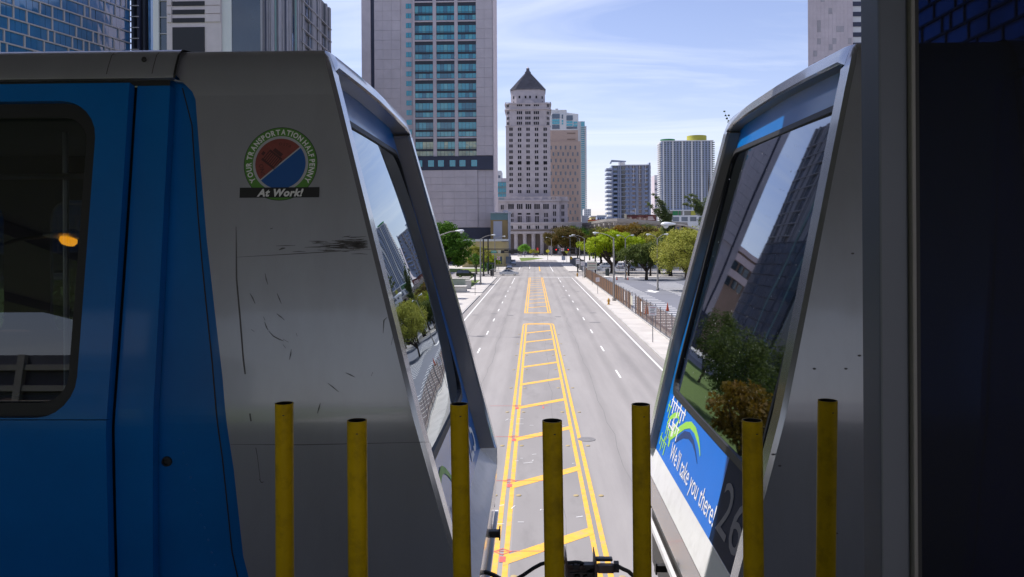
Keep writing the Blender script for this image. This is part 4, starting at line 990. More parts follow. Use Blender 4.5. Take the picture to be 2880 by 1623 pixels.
for k in range(9):
    x = bbx0+1+k*1.5; MB().lathe([(0.9, 0), (0.7, 0.6), (0.02, 0.9)], n=8, caps=False); h_ = rb.uniform(1.2, 2.6)
    MB().add([(x+0.8*math.cos(w*math.pi/5), Y-0.06, zb0+0.4+h_*0.5+h_*0.5*math.sin(w*math.pi/5)) for w in range(10)], [tuple(range(10))]).build('figure_print', 'tan_stone' if k % 2 else 'brown_wall', bb)
for k in range(3): MB().box(bbx1-5.2, bbx1-1.2-k*0.5, Y-0.07, Y-0.055, zb0+0.8+k*0.8, zb0+1.2+k*0.8).build('lettering', 'print_white', bb)
MB().box(bbx0-1.1, bbx0, Y-0.3, Y+1.5, zb0-1.0, zb1+0.6).build('side_frame', 'sign_pale', bb)
for x in (bbx0+3, bbx1-3): MB().tube([(x, Y+1, 0), (x, Y+1, zb1)], 0.5, 10).build('post', 'steel', bb)
MB().box(bbx0+3, bbx0+3.3, Y-2.2, Y, zb1+1.6, zb1+1.8).build('lamp_arm', 'steel', bb); MB().box(bbx0+2, bbx0+4.6, Y-2.6, Y-2.2, zb1+1.5, zb1+1.9).build('lamp', 'lamp_head', bb); MB().box(bbx0+5.5, bbx0+5.8, Y, Y+0.3, zb1, zb1+4).build('mast', 'steel', bb)
# ------------------------------------------------------------------ trees
def crown_mesh(clumps, per, size, mat, seed, droop=0.0):
    g = np.random.default_rng(seed); P = []
    for (c, r, k) in clumps:
        n = int(per*k); d = g.normal(size=(n, 3)); d /= np.linalg.norm(d, axis=1)[:, None]+1e-9
        rad = r*np.power(g.random(n), 0.4)[:, None]; p = np.array(c)[None] + d*rad*np.array([1, 1, 0.72])
        P.append(np.concatenate([p, d], 1))
    P = np.concatenate(P); n = len(P); pos, d = P[:, :3], P[:, 3:]
    nn = d*0.7 + g.normal(size=(n, 3))*0.8 + np.array([0, 0, 0.5]); nn /= np.linalg.norm(nn, axis=1)[:, None]
    ref = g.normal(size=(n, 3)); a = np.cross(nn, ref); a /= np.linalg.norm(a, axis=1)[:, None]+1e-9; b = np.cross(nn, a)
    s = size*(0.6+0.8*g.random(n))[:, None]
    v = np.stack([pos-a*s*0.5, pos-b*s*0.32-nn*s*0.08, pos+a*s*0.5, pos+b*s*0.32-nn*s*0.08], 1).reshape(-1, 3)
    me = bpy.data.meshes.new('crown'); me.vertices.add(n*4); me.vertices.foreach_set('co', v.ravel().astype(np.float32))
    me.loops.add(n*4); me.loops.foreach_set('vertex_index', np.arange(n*4, dtype=np.int32)); me.polygons.add(n)
    me.polygons.foreach_set('loop_start', np.arange(0, n*4, 4, dtype=np.int32)); me.polygons.foreach_set('loop_total', np.full(n, 4, dtype=np.int32))
    me.materials.append(MATS[mat]); me.update(); me.validate(); return me
def tree(name, label, base, zlo, ztop, rx, ry, mat, seed, n=40, per=110, size=0.42, bark='bark', trunk_r=0.35, fork=2.0, cat='tree', group=None, offx=0.0, mat2=None, spread=0.28, cr=1.0, stems=4):
    q = random.Random(seed); bx, by = base; root = thing(name, label, cat, (bx, by, 0), group)
    zc = (zlo+ztop)/2; rz = (ztop-zlo)/2; cl = []; lim = MB()
    lim.tube([(bx, by, -0.1), (bx+q.uniform(-.1, .1), by, fork*0.5), (bx+q.uniform(-.2, .2), by, fork)], [trunk_r*1.35, trunk_r, trunk_r*0.95], 8)
    for k in range(n):
        w = q.uniform(0, 2*math.pi); u = q.uniform(-0.75, 1.0); rr_ = math.sqrt(max(0.0, 1-u*u)) * q.uniform(0.45, 1.0)**0.7 if q.random() < 0.8 else q.uniform(0, 0.5)
        hgt = u*q.uniform(0.7, 1.0); c = (bx+offx+math.cos(w)*rr_*rx*0.86, by+math.sin(w)*rr_*ry*0.86, zc+hgt*rz*0.82)
        r = cr*q.uniform(0.6, 1.15)*spread*min(rx, rz*1.6)*1.35
        cl.append((c, r, q.uniform(0.6, 1.3)))
    for k in range(stems):
        w = 2*math.pi*k/stems + q.uniform(-.4, .4); e = (bx+offx*0.7+math.cos(w)*rx*0.5, by+math.sin(w)*ry*0.5, zc+rz*q.uniform(-.1, .3))
        m_ = (bx+math.cos(w)*rx*0.24, by+math.sin(w)*ry*0.24, fork+(e[2]-fork)*0.40)
        lim.tube([(bx, by, fork*0.85), m_, e], [trunk_r*0.72, trunk_r*0.5, trunk_r*0.14], 7, caps=False)
        for j in range(3):
            c = q.choice(cl)[0]; lim.tube([m_, ((m_[0]+c[0])/2, (m_[1]+c[1])/2, (m_[2]+c[2])/2+0.4), c], [trunk_r*0.32, trunk_r*0.2, 0.03], 5, caps=False)
    lim.build('trunk', bark, root, smooth=True)
    def put(cls, m, sd):
        me = crown_mesh(cls, per, size, m, sd); ob = bpy.data.objects.new('crown', me); COL.objects.link(ob); ob.parent = root; ob.location = (-bx, -by, 0)
    if mat2:
        top_ = [c for c in cl if c[0][2] > zc+rz*0.05 or (c[0][0] > bx+rx*0.45)]; oth = [c for c in cl if c not in top_]
        put(oth, mat, seed); put(top_, mat2, seed+1)
    else: put(cl, mat, seed)
    return root
def gb(px, py): g = ground(px, py); return (g.x, g.y)
tree('ficus_tree', 'broad russet topped tree with dark underside in front of the courthouse', (px_x(1588, 424), 424), 3.3, 15.8, 12.6, 11, 'leaf_russet_dark', 1, 130, 190, 0.62, trunk_r=0.8, fork=3.2, mat2='leaf_russet_dark', spread=0.22)
tree('green_tree', 'bright green tree behind the russet tree, right of the courthouse', (px_x(1626, 440), 440), 5, 16.5, 9, 9, 'leaf_bright', 2, 45, 150, 0.62, trunk_r=0.6, fork=3, spread=0.26)
tree('small_green_tree', 'small round bright green tree on the median below the courthouse columns', (px_x(1476, 405), 405), 1.9, 6.3, 3.6, 3, 'leaf_bright', 3, 26, 120, 0.42, trunk_r=0.14, fork=1.8, spread=0.34)
tree('shrub_tree', 'small straggly olive tree on the median right of the round green one', (px_x(1500, 400), 400), 1.6, 3.9, 3.4, 2.4, 'leaf_olive', 31, 20, 60, 0.36, trunk_r=0.1, fork=1.4, spread=0.3)
T1 = gb(1723.4, 767.6)
tree('lime_tree', 'spreading lime green oak with dark forked trunk beyond the brown fence', T1, 3.2, 11.2, 9.6, 8, 'leaf_lime', 4, 104, 190, 0.40, trunk_r=0.55, fork=2.2, spread=0.2, stems=6, offx=-0.4)
T2 = gb(1818, 787)
tree('oak_tree', 'dark green oak with bare crooked trunk standing in the parking lot', T2, 2.5, 8.2, 6.6, 5, 'leaf_dark', 5, 66, 150, 0.36, trunk_r=0.3, fork=2.1, spread=0.23, stems=5, offx=-0.3)
tree('oak_tree', 'thin trunked dark tree behind the parking lot oak', gb(1829, 777), 3.0, 7.2, 4.5, 4, 'leaf_dark', 6, 30, 110, 0.38, trunk_r=0.22, fork=2.4, spread=0.25, offx=1.2)
tree('leaning_tree', 'small leaning dark green tree in front of the navy pickup', gb(1768, 776), 3.2, 6.0, 3.4, 3, 'leaf_dark', 61, 22, 100, 0.36, trunk_r=0.2, fork=2.0, spread=0.28, offx=-0.6)
tree('straw_tree', 'pale yellow green feathery tree nearest the train, over the parking bays', (px_x(1945, 137), 137), 1.7, 10.9, 7.6, 6.0, 'leaf_straw', 7, 120, 190, 0.27, trunk_r=0.35, fork=2.0, spread=0.15, stems=6)
for k, (px, Yv, zt_, rx, m, lb) in enumerate(((1712, 262, 13.6, 9.5, 'leaf_russet', 'wide orange brown tree behind the lime oak, left of the row'), (1762, 258, 13.9, 9.5, 'leaf_russet', 'orange brown tree behind the lime oak, second of the row'), (1812, 250, 13.0, 9, 'leaf_russet_dark', 'darker brown green tree in the row, below the billboard'), (1862, 236, 12.0, 9.0, 'leaf_olive', 'olive tree at the right end of the brown row, behind the pale tree'))):
    tree('autumn_tree', lb, (px_x(px, Yv), Yv), 3.6, zt_, rx, 7, m, 40+k, 58, 150, 0.5, trunk_r=0.5, fork=3, spread=0.2, mat2='leaf_olive' if k == 0 else None)
for k, (px, Yv, zt_, rx, m, lb) in enumerate(((1690, 285, 10.5, 7.5, 'leaf_russet', 'orange brown tree at the left end of the brown row'), (1852, 205, 9.5, 6.5, 'leaf_olive', 'olive tree filling the gap right of the parking lot oak'), (1885, 190, 10.0, 7.0, 'leaf_dark', 'dark tree close behind the pale feathery tree'), (1930, 178, 12.0, 7.0, 'leaf_olive', 'taller olive tree behind the pale feathery tree, nearest the train'), (1790, 245, 10.0, 8.0, 'leaf_russet_dark', 'brown tree low behind the parking lot oak'))):
    tree('filler_tree', lb, (px_x(px, Yv), Yv), 1.8, zt_, rx, 6, m, 140+k, 56, 150, 0.46, trunk_r=0.4, fork=2.4, spread=0.21)
tree('round_tree', 'dull green round tree under the viaduct, behind the brown row', (px_x(1815, 320), 320), 5, 15.0, 7, 6, 'leaf_dark', 51, 36, 120, 0.6, trunk_r=0.5, fork=4, spread=0.26)
tree('round_tree', 'grey green tree under the viaduct beside the feathery pine', (px_x(1855, 315), 315), 5, 13.5, 7, 6, 'leaf_olive', 52, 36, 120, 0.6, trunk_r=0.5, fork=4, spread=0.26)
tree('hazy_tree', 'small grey brown tree left of the viaduct end', (px_x(1658, 330), 330), 3, 9.5, 3.5, 3, 'leaf_russet_dark', 53, 24, 70, 0.5, trunk_r=0.25, fork=3, spread=0.3)
# feathery pines: drooping needle sprays along upswept limbs
def pine(name, label, base, limbs, seed, trunk_top):
    q = random.Random(seed); bx, by = base; root = thing(name, label, 'tree', (bx, by, 0)); tr = MB()
    tr.tube([(bx, by, 0), (bx+0.1, by, trunk_top*0.5), (bx-0.1, by, trunk_top)], [0.4, 0.28, 0.06], 8); cl = []
    for (x0, z0, x1, z1, wd) in limbs:
        n = 11; dy = q.uniform(-1.2, 1.2); pts = []
        for k in range(n+1):
            t = k/n; p = (bx+x0+(x1-x0)*t, by+dy*t, z0+(z1-z0)*t+0.5*math.sin(t*3.1)); pts.append(p)
            if k > 1: cl.append(((p[0]+q.uniform(-.3, .3), p[1]+q.uniform(-.5, .5), p[2]-0.1+q.uniform(-.3, .3)), wd*(1.3-0.85*t), 0.9)); 
        tr.tube(pts, [0.12*(1-0.85*k/n) for k in range(n+1)], 5, caps=False)
    tr.build('trunk', 'bark_grey', root, smooth=True)
    me = crown_mesh(cl, 80, 0.30, 'leaf_pine', seed); ob = bpy.data.objects.new('crown', me); COL.objects.link(ob); ob.parent = root; ob.location = (-bx, -by, 0)
Yv = 200.0
def pz(px, py): p = at(1600+px/5.185, 540+py/5.185, Yv); return p.x, p.z
bx = pz(1440, 500)[0]
def L(px0, py0, px1, py1, w): a = pz(px0, py0); b = pz(px1, py1); return (a[0]-bx, a[1], b[0]-bx, b[1], w)
pine('feathery_pine', 'tall feathery pine with spiky upswept limbs in front of the striped tower', (bx, Yv), [L(1440, 420, 1235, 40, 1.0), L(1420, 480, 1150, 160, 0.9), L(1440, 330, 1320, 120, 1.1), L(1430, 500, 1300, 260, 1.2), L(1440, 520, 1380, 250, 1.1), L(1450, 620, 1430, 380, 1.5), L(1450, 700, 1400, 520, 1.7), L(1450, 700, 1520, 480, 1.3), L(1440, 560, 1350, 330, 1.0), L(1450, 760, 1480, 620, 1.6), L(1450, 450, 1500, 330, 0.7)], 71, 14)
bx = pz(2040, 500)[0]
pine('feathery_pine', 'feathery pine whose limb tips poke out beside the right train nose', (bx, Yv), [L(2000, 320, 1690, 60, 1.0), L(2000, 300, 1790, 20, 0.9), L(2020, 360, 1690, 160, 0.9), L(2020, 360, 1820, 120, 1.2), L(2040, 420, 1850, 260, 1.2), L(2040, 500, 2000, 100, 1.8), L(2040, 600, 1900, 420, 1.6), L(2040, 650, 2150, 350, 1.8)], 72, 26)
bx = pz(2300, 400)[0]
pine('feathery_pine', 'pine whose tall tip shows above the far roof corner of the right train', (px_x(2085, 200), Yv), [(0, 12, -0.5, 28, 1.6), (0, 24, -1.4, 36.5, 1.0), (0, 28, -2.9, 39.3, 0.55), (0, 29, -3.8, 40.8, 0.42), (0, 20, 3, 36, 1.2)], 73, 35)
# left of the street
tree('street_tree', 'large deep green tree on the left pavement beside the train', (px_x(1238, 158), 160), 1.0, 13.2, 6.6, 5.2, 'leaf_deep', 8, 110, 170, 0.40, trunk_r=0.35, fork=2.2, spread=0.17, stems=6)
tree('pale_tree', 'thin yellow olive tree behind the large deep green tree', (px_x(1340, 205), 205), 1.5, 8.0, 3.6, 3, 'leaf_olive', 9, 46, 70, 0.32, trunk_r=0.16, fork=2.4, spread=0.2)
tree('pale_tree', 'straggly yellow olive tree between the black poles', (px_x(1362, 226), 226), 1.5, 7.2, 3.0, 3, 'leaf_olive', 10, 36, 55, 0.34, trunk_r=0.14, fork=2.4, spread=0.22)
tree('small_tree', 'small dark green tree in front of the yellow olive ones', (px_x(1336, 196), 196), 2.0, 5.6, 1.7, 1.5, 'leaf_deep', 11, 20, 70, 0.34, trunk_r=0.09, fork=2.0, spread=0.36)
for k, (px, Yv_) in enumerate(((1384, 233), (1398, 244))):
    tree('bright_shrub', ('bright yellow green shrub beside the teal fence, nearer the lamp post', 'yellow green shrub at the far end of the teal fence')[k], (px_x(px, Yv_)-1.2, Yv_), 0.4, 4.6-k*0.5, 1.9, 1.5, 'leaf_lime', 12+k, 18, 70, 0.5, trunk_r=0.06, fork=0.5, cat='shrub', spread=0.36)
tree('low_hedge', 'low dark green hedge clump at the foot of the black poles', (px_x(1372, 224), 224), 0.1, 2.4, 2.6, 1.2, 'leaf_deep', 15, 16, 90, 0.34, trunk_r=0.06, fork=0.3, cat='hedge', spread=0.3)
# trees mirrored in the windscreens, beyond the left train
VL = ('orange brown tree on the left lawn, mirrored low in the right windscreen', 'dark green tree on the left lawn, mirrored in the right windscreen', 'tall slim tree by the left pavement, casting the farther shadow on the road', 'dark green tree far left behind the train', 'tall slim tree by the left pavement, casting the nearer shadow on the road', 'broad dark tree at the back of the left lawn', 'dark tree at the left lawn edge beside the driveway', 'bushy dark tree deep in the left lawn, behind the orange brown one', 'wide dark tree far back on the left lawn')
for k, (x, y_, zt_, m) in enumerate(((-21, 62, 7.0, 'leaf_russet'), (-27, 92, 12, 'leaf_dark'), (-16.5, 121, 11.5, 'leaf_deep'), (-34, 74, 11, 'leaf_dark'), (-16.3, 111, 11, 'leaf_deep'), (-40, 108, 15, 'leaf_dark'), (-33, 138, 14, 'leaf_dark'), (-30, 56, 8, 'leaf_dark'), (-52, 120, 17, 'leaf_dark'))):
    tree('verge_tree', VL[k], (x, y_), 1.2, zt_, 2.2 if k in (2, 4) else 7.5, 2.2 if k in (2, 4) else 7, m, 80+k, 60, 110, 0.42, trunk_r=0.3, fork=2, spread=0.24)

# ------------------------------------------------------------------ street furniture
def lamp_proto(twin=False):
    t = thing('street_lamp', 'lamp', 'street lamp', group='grey cobra head lamps along the street'); H = 9.0
    MB().tube([(0, 0, 0), (0, 0, 4.5), (0, 0, H)], [0.17, 0.135, 0.10], 10).build('pole', 'lamp_pole', t, smooth=True)
    MB().lathe([(0.26, 0), (0.26, 0.35), (0.19, 0.45)], n=10).build('base', 'lamp_pole', t)
    for s in ((1, -1) if twin else (1,)):
        rch = 1.15 if twin else 2.15
        MB().tube([(0, 0, H-0.12), (s*rch*0.4, 0, H+0.34), (s*rch*0.75, 0, H+0.58), (s*rch, 0, H+0.64)], [0.055, 0.05, 0.045, 0.04], 8).build('arm', 'lamp_pole', t, smooth=True)
        h = MB(); rows = []; L_ = [(0, .05, .05), (.10, .07, .07), (.28, .13, .10), (.5, .19, .13), (.68, .19, .13), (.8, .12, .09), (.86, .02, .02)]
        for u, w, hh in L_: rows.append([(s*(rch-0.04+u), w*math.cos(a), H+0.66+hh*math.sin(a)*(1 if math.sin(a) > 0 else 0.7)) for a in [2*math.pi*k/12 for k in range(13)]])
        hd_ = h.grid(rows).build('head', 'lamp_head', t, smooth=True)
        MB().lathe([(0.15, H+0.58), (0.155, H+0.52), (0.11, H+0.45), (0.02, H+0.42)], (s*(rch+0.52), 0), 12).build('lens', 'lamp_lens', hd_, smooth=True)
    return t
lp = lamp_proto(); used = False
LAMPS = [(-9.6, 76, 0, 'grey street lamp on the left reaching out beside the train, its pole hidden'), (-10.4, 155, 0, 'grey street lamp on the left pavement beside the large deep green tree'), (-10.6, 217, 0, 'grey street lamp at the left far corner of the crossing'),
         (10.35, 46.5, math.pi, 'nearest lamp head poking out beside the right train'), (11.35, 113.5, math.pi, 'tall grey street lamp against the brown fence, behind the hydrant'), (11.5, 181, math.pi, 'grey street lamp at the end of the brown fence'),
         (13.0, 226, math.pi, 'grey street lamp just past the crossing on the right'), (12.9, 283, math.pi, 'grey street lamp beyond the crossing, left of the lamp row at right'), (px_x(1551, 413), 413, math.pi, 'small distant lamp in front of the russet tree'), (px_x(1532, 430)+2, 430, math.pi, 'farthest small lamp before the courthouse porch')]
for x, y, rz, lb in LAMPS:
    place(lp, used, (x, y, 0.15 if y < 187 else 0.1), rz, lb); used = True
tl = lamp_proto(True)
place(tl, False, (px_x(1849, 138), 138, 0), 0.0, 'twin headed lamp in the parking lot beside the dark oak', 'twin lamps in the parking lot')
place(tl, True, (px_x(1759, 174), 174, 0), 0.1, 'twin headed lamp rising behind the lime green oak', 'twin lamps in the parking lot')
hl = thing('hanging_lamp', 'small lamp with amber lens hung under the canopy, mirrored in the left train window', 'lamp', (-7.66, -3.4, 10.72-9.66*0.6))
for ch_ in lp.children:
    if ch_.name.split('.')[0] in ('arm', 'head'):
        cc_ = copy_tree(ch_, hl)
        for g_ in cc_.children: g_.data = g_.data.copy(); g_.data.materials[0] = MATS['amber_lens']; g_.scale = (1.0, 1.6, 1.0)
hl.scale = (0.6, 0.6, 0.6); rod = MB().tube([(0, 0, 8.8), (0, 0, 9.66+0.9)], 0.05, 8).mesh('rod', 'lamp_pole')
ob = bpy.data.objects.new('rod', rod); COL.objects.link(ob); ob.parent = hl
# traffic signals
def signal_head(t, x, y, z, lit=None, horiz=True, face=-1, mat='black_pole'):
    w, h = (1.05, 0.36) if horiz else (0.36, 1.05)
    hd_ = MB().box(x-w/2, x+w/2, y-0.1, y+0.1, z-h/2, z+h/2).build('signal_head', mat, t)
    for k in range(3):
        dx = (k-1)*0.34 if horiz else 0; dz = 0 if horiz else (1-k)*0.34
        mb = MB(); n = 12
        mb.add([(x+dx+0.13*math.cos(2*math.pi*a/n), y+face*0.12, z+dz+0.13*math.sin(2*math.pi*a/n)) for a in range(n)], [tuple(range(n))])
        mb.build('lens', 'red_lamp' if lit == k else 'print_black', hd_)
        v = MB(); v.grid([[(x+dx+0.15*math.cos(a), y+face*(0.1+d), z+dz+0.15*math.sin(a)) for a in [math.pi*j/6 for j in range(7)]] for d in (0, 0.2)]).build('visor', 'black_pole', hd_)
    return hd_
x, y = gb(1374, 770)[0], 206
s1 = thing('signal_mast', 'black signal mast with green street sign hanging over the left lanes', 'traffic signal', (x, y, 0))
MB().tube([(x, y, 0), (x, y, 9.3)], [0.2, 0.16], 10).build('pole', 'black_pole', s1)
xe = px_x(1457, y)
MB().tube([(x-1.5, y, 6.45), (xe, y, 6.4)], [0.14, 0.10], 8).build('mast_arm', 'black_pole', s1); MB().tube([(x-1.0, y, 5.55), (xe, y, 5.62)], [0.12, 0.09], 8).build('mast_arm', 'black_pole', s1)
def zb_px(z960, yv): return at(1400, 541+z960/2.6833, yv).z
def xpx(z960, yv): return at(960+z960/2.6833, 700, yv).x
sg = MB().box(xpx(1129, y), xpx(1172, y), y-0.12, y-0.07, zb_px(458, y), zb_px(439, y)).build('street_sign', 'sign_green', s1)
MB().box(xpx(1133, y), xpx(1168, y), y-0.135, y-0.125, zb_px(450, y), zb_px(447, y)).build('lettering', 'print_white', sg)
MB().box(xpx(1181, y), xpx(1202, y), y-0.12, y-0.07, zb_px(460, y), zb_px(438, y)).build('lane_sign', 'sign_pale', s1)
MB().box(xpx(1205, y), xpx(1230, y), y-0.14, y+0.1, zb_px(460, y), zb_px(437, y)).build('signal_backplate', 'black_pole', s1)
signal_head(s1, xpx(1245, y), y, 6.05); signal_head(s1, xpx(1312, y), y, 6.05)
MB().box(xpx(1262, y), xpx(1332, y), y-0.05, y+0.14, zb_px(461, y), zb_px(436, y)).build('signal_backplate', 'black_pole', s1)
x, y = gb(1360, 777)
t = thing('black_pole', 'plain black pole just left of the signal mast', 'pole', (x, y, 0)); MB().tube([(x, y, 0), (x, y, 9.0)], [0.2, 0.16], 10).build('shaft', 'black_pole', t); MB().lathe([(0.32, 0), (0.3, 0.3), (0.2, 0.4)], (x, y), 10).build('base', 'black_pole', t)
x, y = gb(1628, 768)[0], 214
s2 = thing('signal_mast', 'black signal mast with two red lights and a turn ban sign on the right', 'traffic signal', (x, y, 0))
MB().tube([(x, y, 0), (x, y, 9.6)], [0.2, 0.16], 10).build('pole', 'black_pole', s2)
xe = px_x(1560, y); MB().tube([(x, y, 6.4), (xe, y, 6.4)], [0.09, 0.06], 8).build('mast_arm', 'black_pole', s2); MB().tube([(x, y, 5.55), (px_x(1606, y), y, 5.6)], [0.06, 0.05], 8).build('mast_arm', 'black_pole', s2)
def nturn(t_, x, y, z, r=0.33):
    sgn = MB().box(x-r, x+r, y-0.16, y-0.13, z-r, z+r).build('turn_sign', 'sign_white', t_)
    mb = MB(); n = 20
    for k in range(n):
        a, b = 2*math.pi*k/n, 2*math.pi*(k+1)/n; ro, ri = r*0.86, r*0.66
        mb.quad((x+ro*math.cos(a), y-0.165, z+ro*math.sin(a)), (x+ro*math.cos(b), y-0.165, z+ro*math.sin(b)), (x+ri*math.cos(b), y-0.165, z+ri*math.sin(b)), (x+ri*math.cos(a), y-0.165, z+ri*math.sin(a)))
    d = r*0.55; e = r*0.1
    mb.quad((x-d-e, y-0.166, z+d-e), (x-d+e, y-0.166, z+d+e), (x+d+e, y-0.166, z-d+e), (x+d-e, y-0.166, z-d-e)); mb.build('ban_print', 'sign_red', sgn)
    MB().add([(x-0.03, y-0.163, z-r*0.5), (x+0.03, y-0.163, z-r*0.5), (x+0.03, y-0.163, z+r*0.3), (x-r*0.45, y-0.163, z+r*0.3), (x-r*0.45, y-0.163, z+r*0.15), (x-0.03, y-0.163, z+r*0.15)], [(0, 1, 2, 3, 4, 5)]).build('arrow_print', 'print_black', sgn)
for px in (1564, 1598):
    xx = px_x(px, y); MB().box(xx-0.75, xx+0.75, y+0.11, y+0.14, 5.65, 6.5).build('signal_backplate', 'print_black', s2); signal_head(s2, xx, y, 6.08, lit=1)
nturn(s2, px_x(1582, y), y, 6.1, 0.42)
x, y = gb(1674.5, 770)
t = thing('black_pole', 'tall black pole with twin crossing signals in front of the lime oak', 'pole', (x, y, 0)); MB().tube([(x, y, 0), (x, y, 9.6)], [0.2, 0.16], 10).build('shaft', 'black_pole', t)
for s_ in (-1.05, -0.5): MB().box(x+s_-0.2, x+s_+0.2, y-0.2, y+0.15, 4.6, 5.4).build('crossing_signal', 'black_pole', t)
MB().tube([(x-1.2, y, 5.0), (x, y, 5.0)], 0.05, 6).build('bracket', 'black_pole', t); MB().box(x+0.2, x+1.1, y-0.2, y+0.2, 2.0, 2.6).build('control_box', 'black_pole', t)
# posted signs
def post_sign(name, label, px, py, zb0, zs0, zs1, w, mat, postmat='fence_steel', cat='sign', diamond=False, lines=0, r=0.035):
    x, y = gb(px, py); t = thing(name, label, cat, (x, y, 0))
    MB().tube([(x, y, 0), (x, y, zs1-0.05)], r, 8).build('post', postmat, t)
    zc = (zs0+zs1)/2; hh = (zs1-zs0)/2
    if diamond: p = MB().prism([(x, zc-hh), (x+hh, zc), (x, zc+hh), (x-hh, zc)], y-0.08, y-0.05).build('panel', mat, t)
    else: p = MB().box(x-w/2, x+w/2, y-0.08, y-0.05, zs0, zs1).build('panel', mat, t)
    for k in range(lines):
        zz0 = zs1-hh*2*(k+1)/(lines+1); MB().box(x-w*0.38+0.05*(k % 2), x+w*0.38-0.06*(k % 3), y-0.085, y-0.081, zz0-hh*0.07, zz0+hh*0.07).build('lettering', 'sign_text' if k in (0, lines-1) else 'tyre_mark', p)
    return t, x, y
t, x, y = post_sign('no_parking_sign', 'white and red parking sign on a grey post, nearest on the right pavement', 1836, 967.8, 0, 2.45, 3.25, 0.62, 'sign_white', lines=5)
post_sign('pavement_sign', 'small white sign on a thin post before the tall fence lamp', 1681, 829, 0, 2.1, 2.75, 0.6, 'sign_white', lines=3)
post_sign('bus_sign', 'wide pale sign board on a post at the far end of the brown fence', 1665.6, 803, 0, 3.0, 4.6, 1.9, 'sign_pale', lines=3)
post_sign('corner_sign', 'white sign on a black post at the right corner of the crossing', 1625.5, 782, 0, 3.2, 4.4, 0.85, 'sign_white', 'black_pole', lines=2)
post_sign('corner_sign', 'white sign on a thin post just before the lamp at the fence end', 1639, 785, 0, 3.0, 3.9, 0.9, 'sign_white', lines=2)
post_sign('meter_post', 'brown post with a dark meter box on the left pavement', 1336.4, 831.7, 0, 2.2, 3.5, 0.32, 'bin_dark', 'rusty_metal', cat='meter post')
post_sign('one_way_sign', 'dark sign board on a thin post at the left corner', 1385, 785, 0, 3.3, 3.75, 1.0, 'bin_dark', lines=0)
t, x, y = post_sign('turn_ban_sign', 'round banned turn sign on a thin post by the teal fence', 1402, 760, 0, 3.0, 3.1, 0.1, 'sign_white'); nturn(t, x, y, 3.5, 0.5)
post_sign('white_sign', 'small white sign above the parked cars on the left', 1415.5, 745, 0, 2.8, 3.7, 0.9, 'sign_white', 'fence_steel')
post_sign('pedestrian_sign', 'yellow green pedestrian diamond on the far median, left one', 1540.5, 731.5, 0, 2.9, 4.7, 1, 'sign_yellow', 'black_pole', diamond=True, r=0.1)
post_sign('pedestrian_sign', 'yellow green pedestrian diamond right of the red lights', 1594, 737, 0, 3.2, 4.9, 1, 'sign_yellow', 'black_pole', diamond=True, r=0.07)
post_sign('amber_sign', 'amber diamond sign low at the right corner beyond the crossing', 1606.5, 748, 0, 2.0, 3.2, 1, 'sign_amber', diamond=True)
post_sign('red_sign', 'small red and white sign in front of the courthouse porch', 1512, 719, 0, 2.6, 4.3, 1.0, 'sign_red')
post_sign('hanging_sign', 'white sign board low beside the amber diamond sign', 1585, 745, 0, 1.6, 3.0, 1.3, 'sign_white')
# hydrants
def hydrant(px, py, label, s=1.0):
    x, y = gb(px, py); t = thing('fire_hydrant', label, 'hydrant', (x, y, 0.15), 'yellow fire hydrants')
    def a(mb, nm): return mb.build(nm, 'hydrant_yellow', t, smooth=True)
    z0 = 0.15
    a(MB().lathe([(0.2, z0), (0.2, z0+0.06), (0.13, z0+0.08), (0.125, z0+0.6), (0.165, z0+0.62), (0.165, z0+0.66), (0.14, z0+0.7), (0.09, z0+0.8), (0.03, z0+0.84)], (x, y), 14), 'barrel')
    for d, r in (((1, 0), 0.06), ((-1, 0), 0.06), ((0, -1), 0.085)):
        a(MB().tube([(x+d[0]*0.1, y+d[1]*0.1, z0+0.48), (x+d[0]*0.24, y+d[1]*0.24, z0+0.48)], [r, r*1.1], 8), 'nozzle')
    a(MB().lathe([(0.04, z0+0.83), (0.04, z0+0.9)], (x, y), 6), 'cap_nut')
hydrant(1712, 859.7, 'yellow fire hydrant alone on the right pavement'); hydrant(1623.5, 779.5, 'yellow fire hydrant at the right corner of the crossing')
hydrant(1761.5, 776.5, 'small yellow hydrant beyond the parking lot, by the leaning tree')
# cones
def cone(px, py, h, label, z=0.0):
    x, y = gb(px, py); t = thing('traffic_cone', label, 'traffic cone', (x, y, z), 'orange traffic cones')
    MB().lathe([(0.15*h*1.3, 0.03), (0.02, h)], (x, y), 12).build('body', 'cone_red', t, smooth=True); MB().box(x-0.24*h, x+0.24*h, y-0.24*h, y+0.24*h, 0, 0.035).build('base', 'bin_dark', t)
cone(1877.5, 875, 1.05, 'red orange cone in a bay at the edge of the right train'); cone(1819, 884, 1.35, 'orange cone seen through the near open fence')
cone(1735, 787.5, 0.95, 'small orange cone in the parking lot beside the tall lamp'); cone(1766, 787.5, 0.95, 'small orange cone in the parking lot under the leaning tree')
# bins and posts
x, y = gb(1708, 776); t = thing('litter_bin', 'dark green litter bin behind the far end of the brown fence', 'bin', (x, y, 0)); MB().lathe([(0.45, 0), (0.5, 1.5), (0.5, 1.6)], (x, y), 10).build('body', 'bin_dark', t); MB().lathe([(0.53, 1.6), (0.4, 1.8), (0.1, 1.85)], (x, y), 10).build('lid', 'bin_dark', t)
x, y = gb(1384, 778); t = thing('litter_bin', 'black litter bin on the left corner pavement', 'bin', (x, y, 0)); MB().lathe([(0.42, 0.15), (0.48, 1.5), (0.48, 1.6)], (x, y), 10).build('body', 'black_pole', t); MB().lathe([(0.5, 1.6), (0.4, 1.75), (0.1, 1.8)], (x, y), 10).build('lid', 'bin_dark', t)
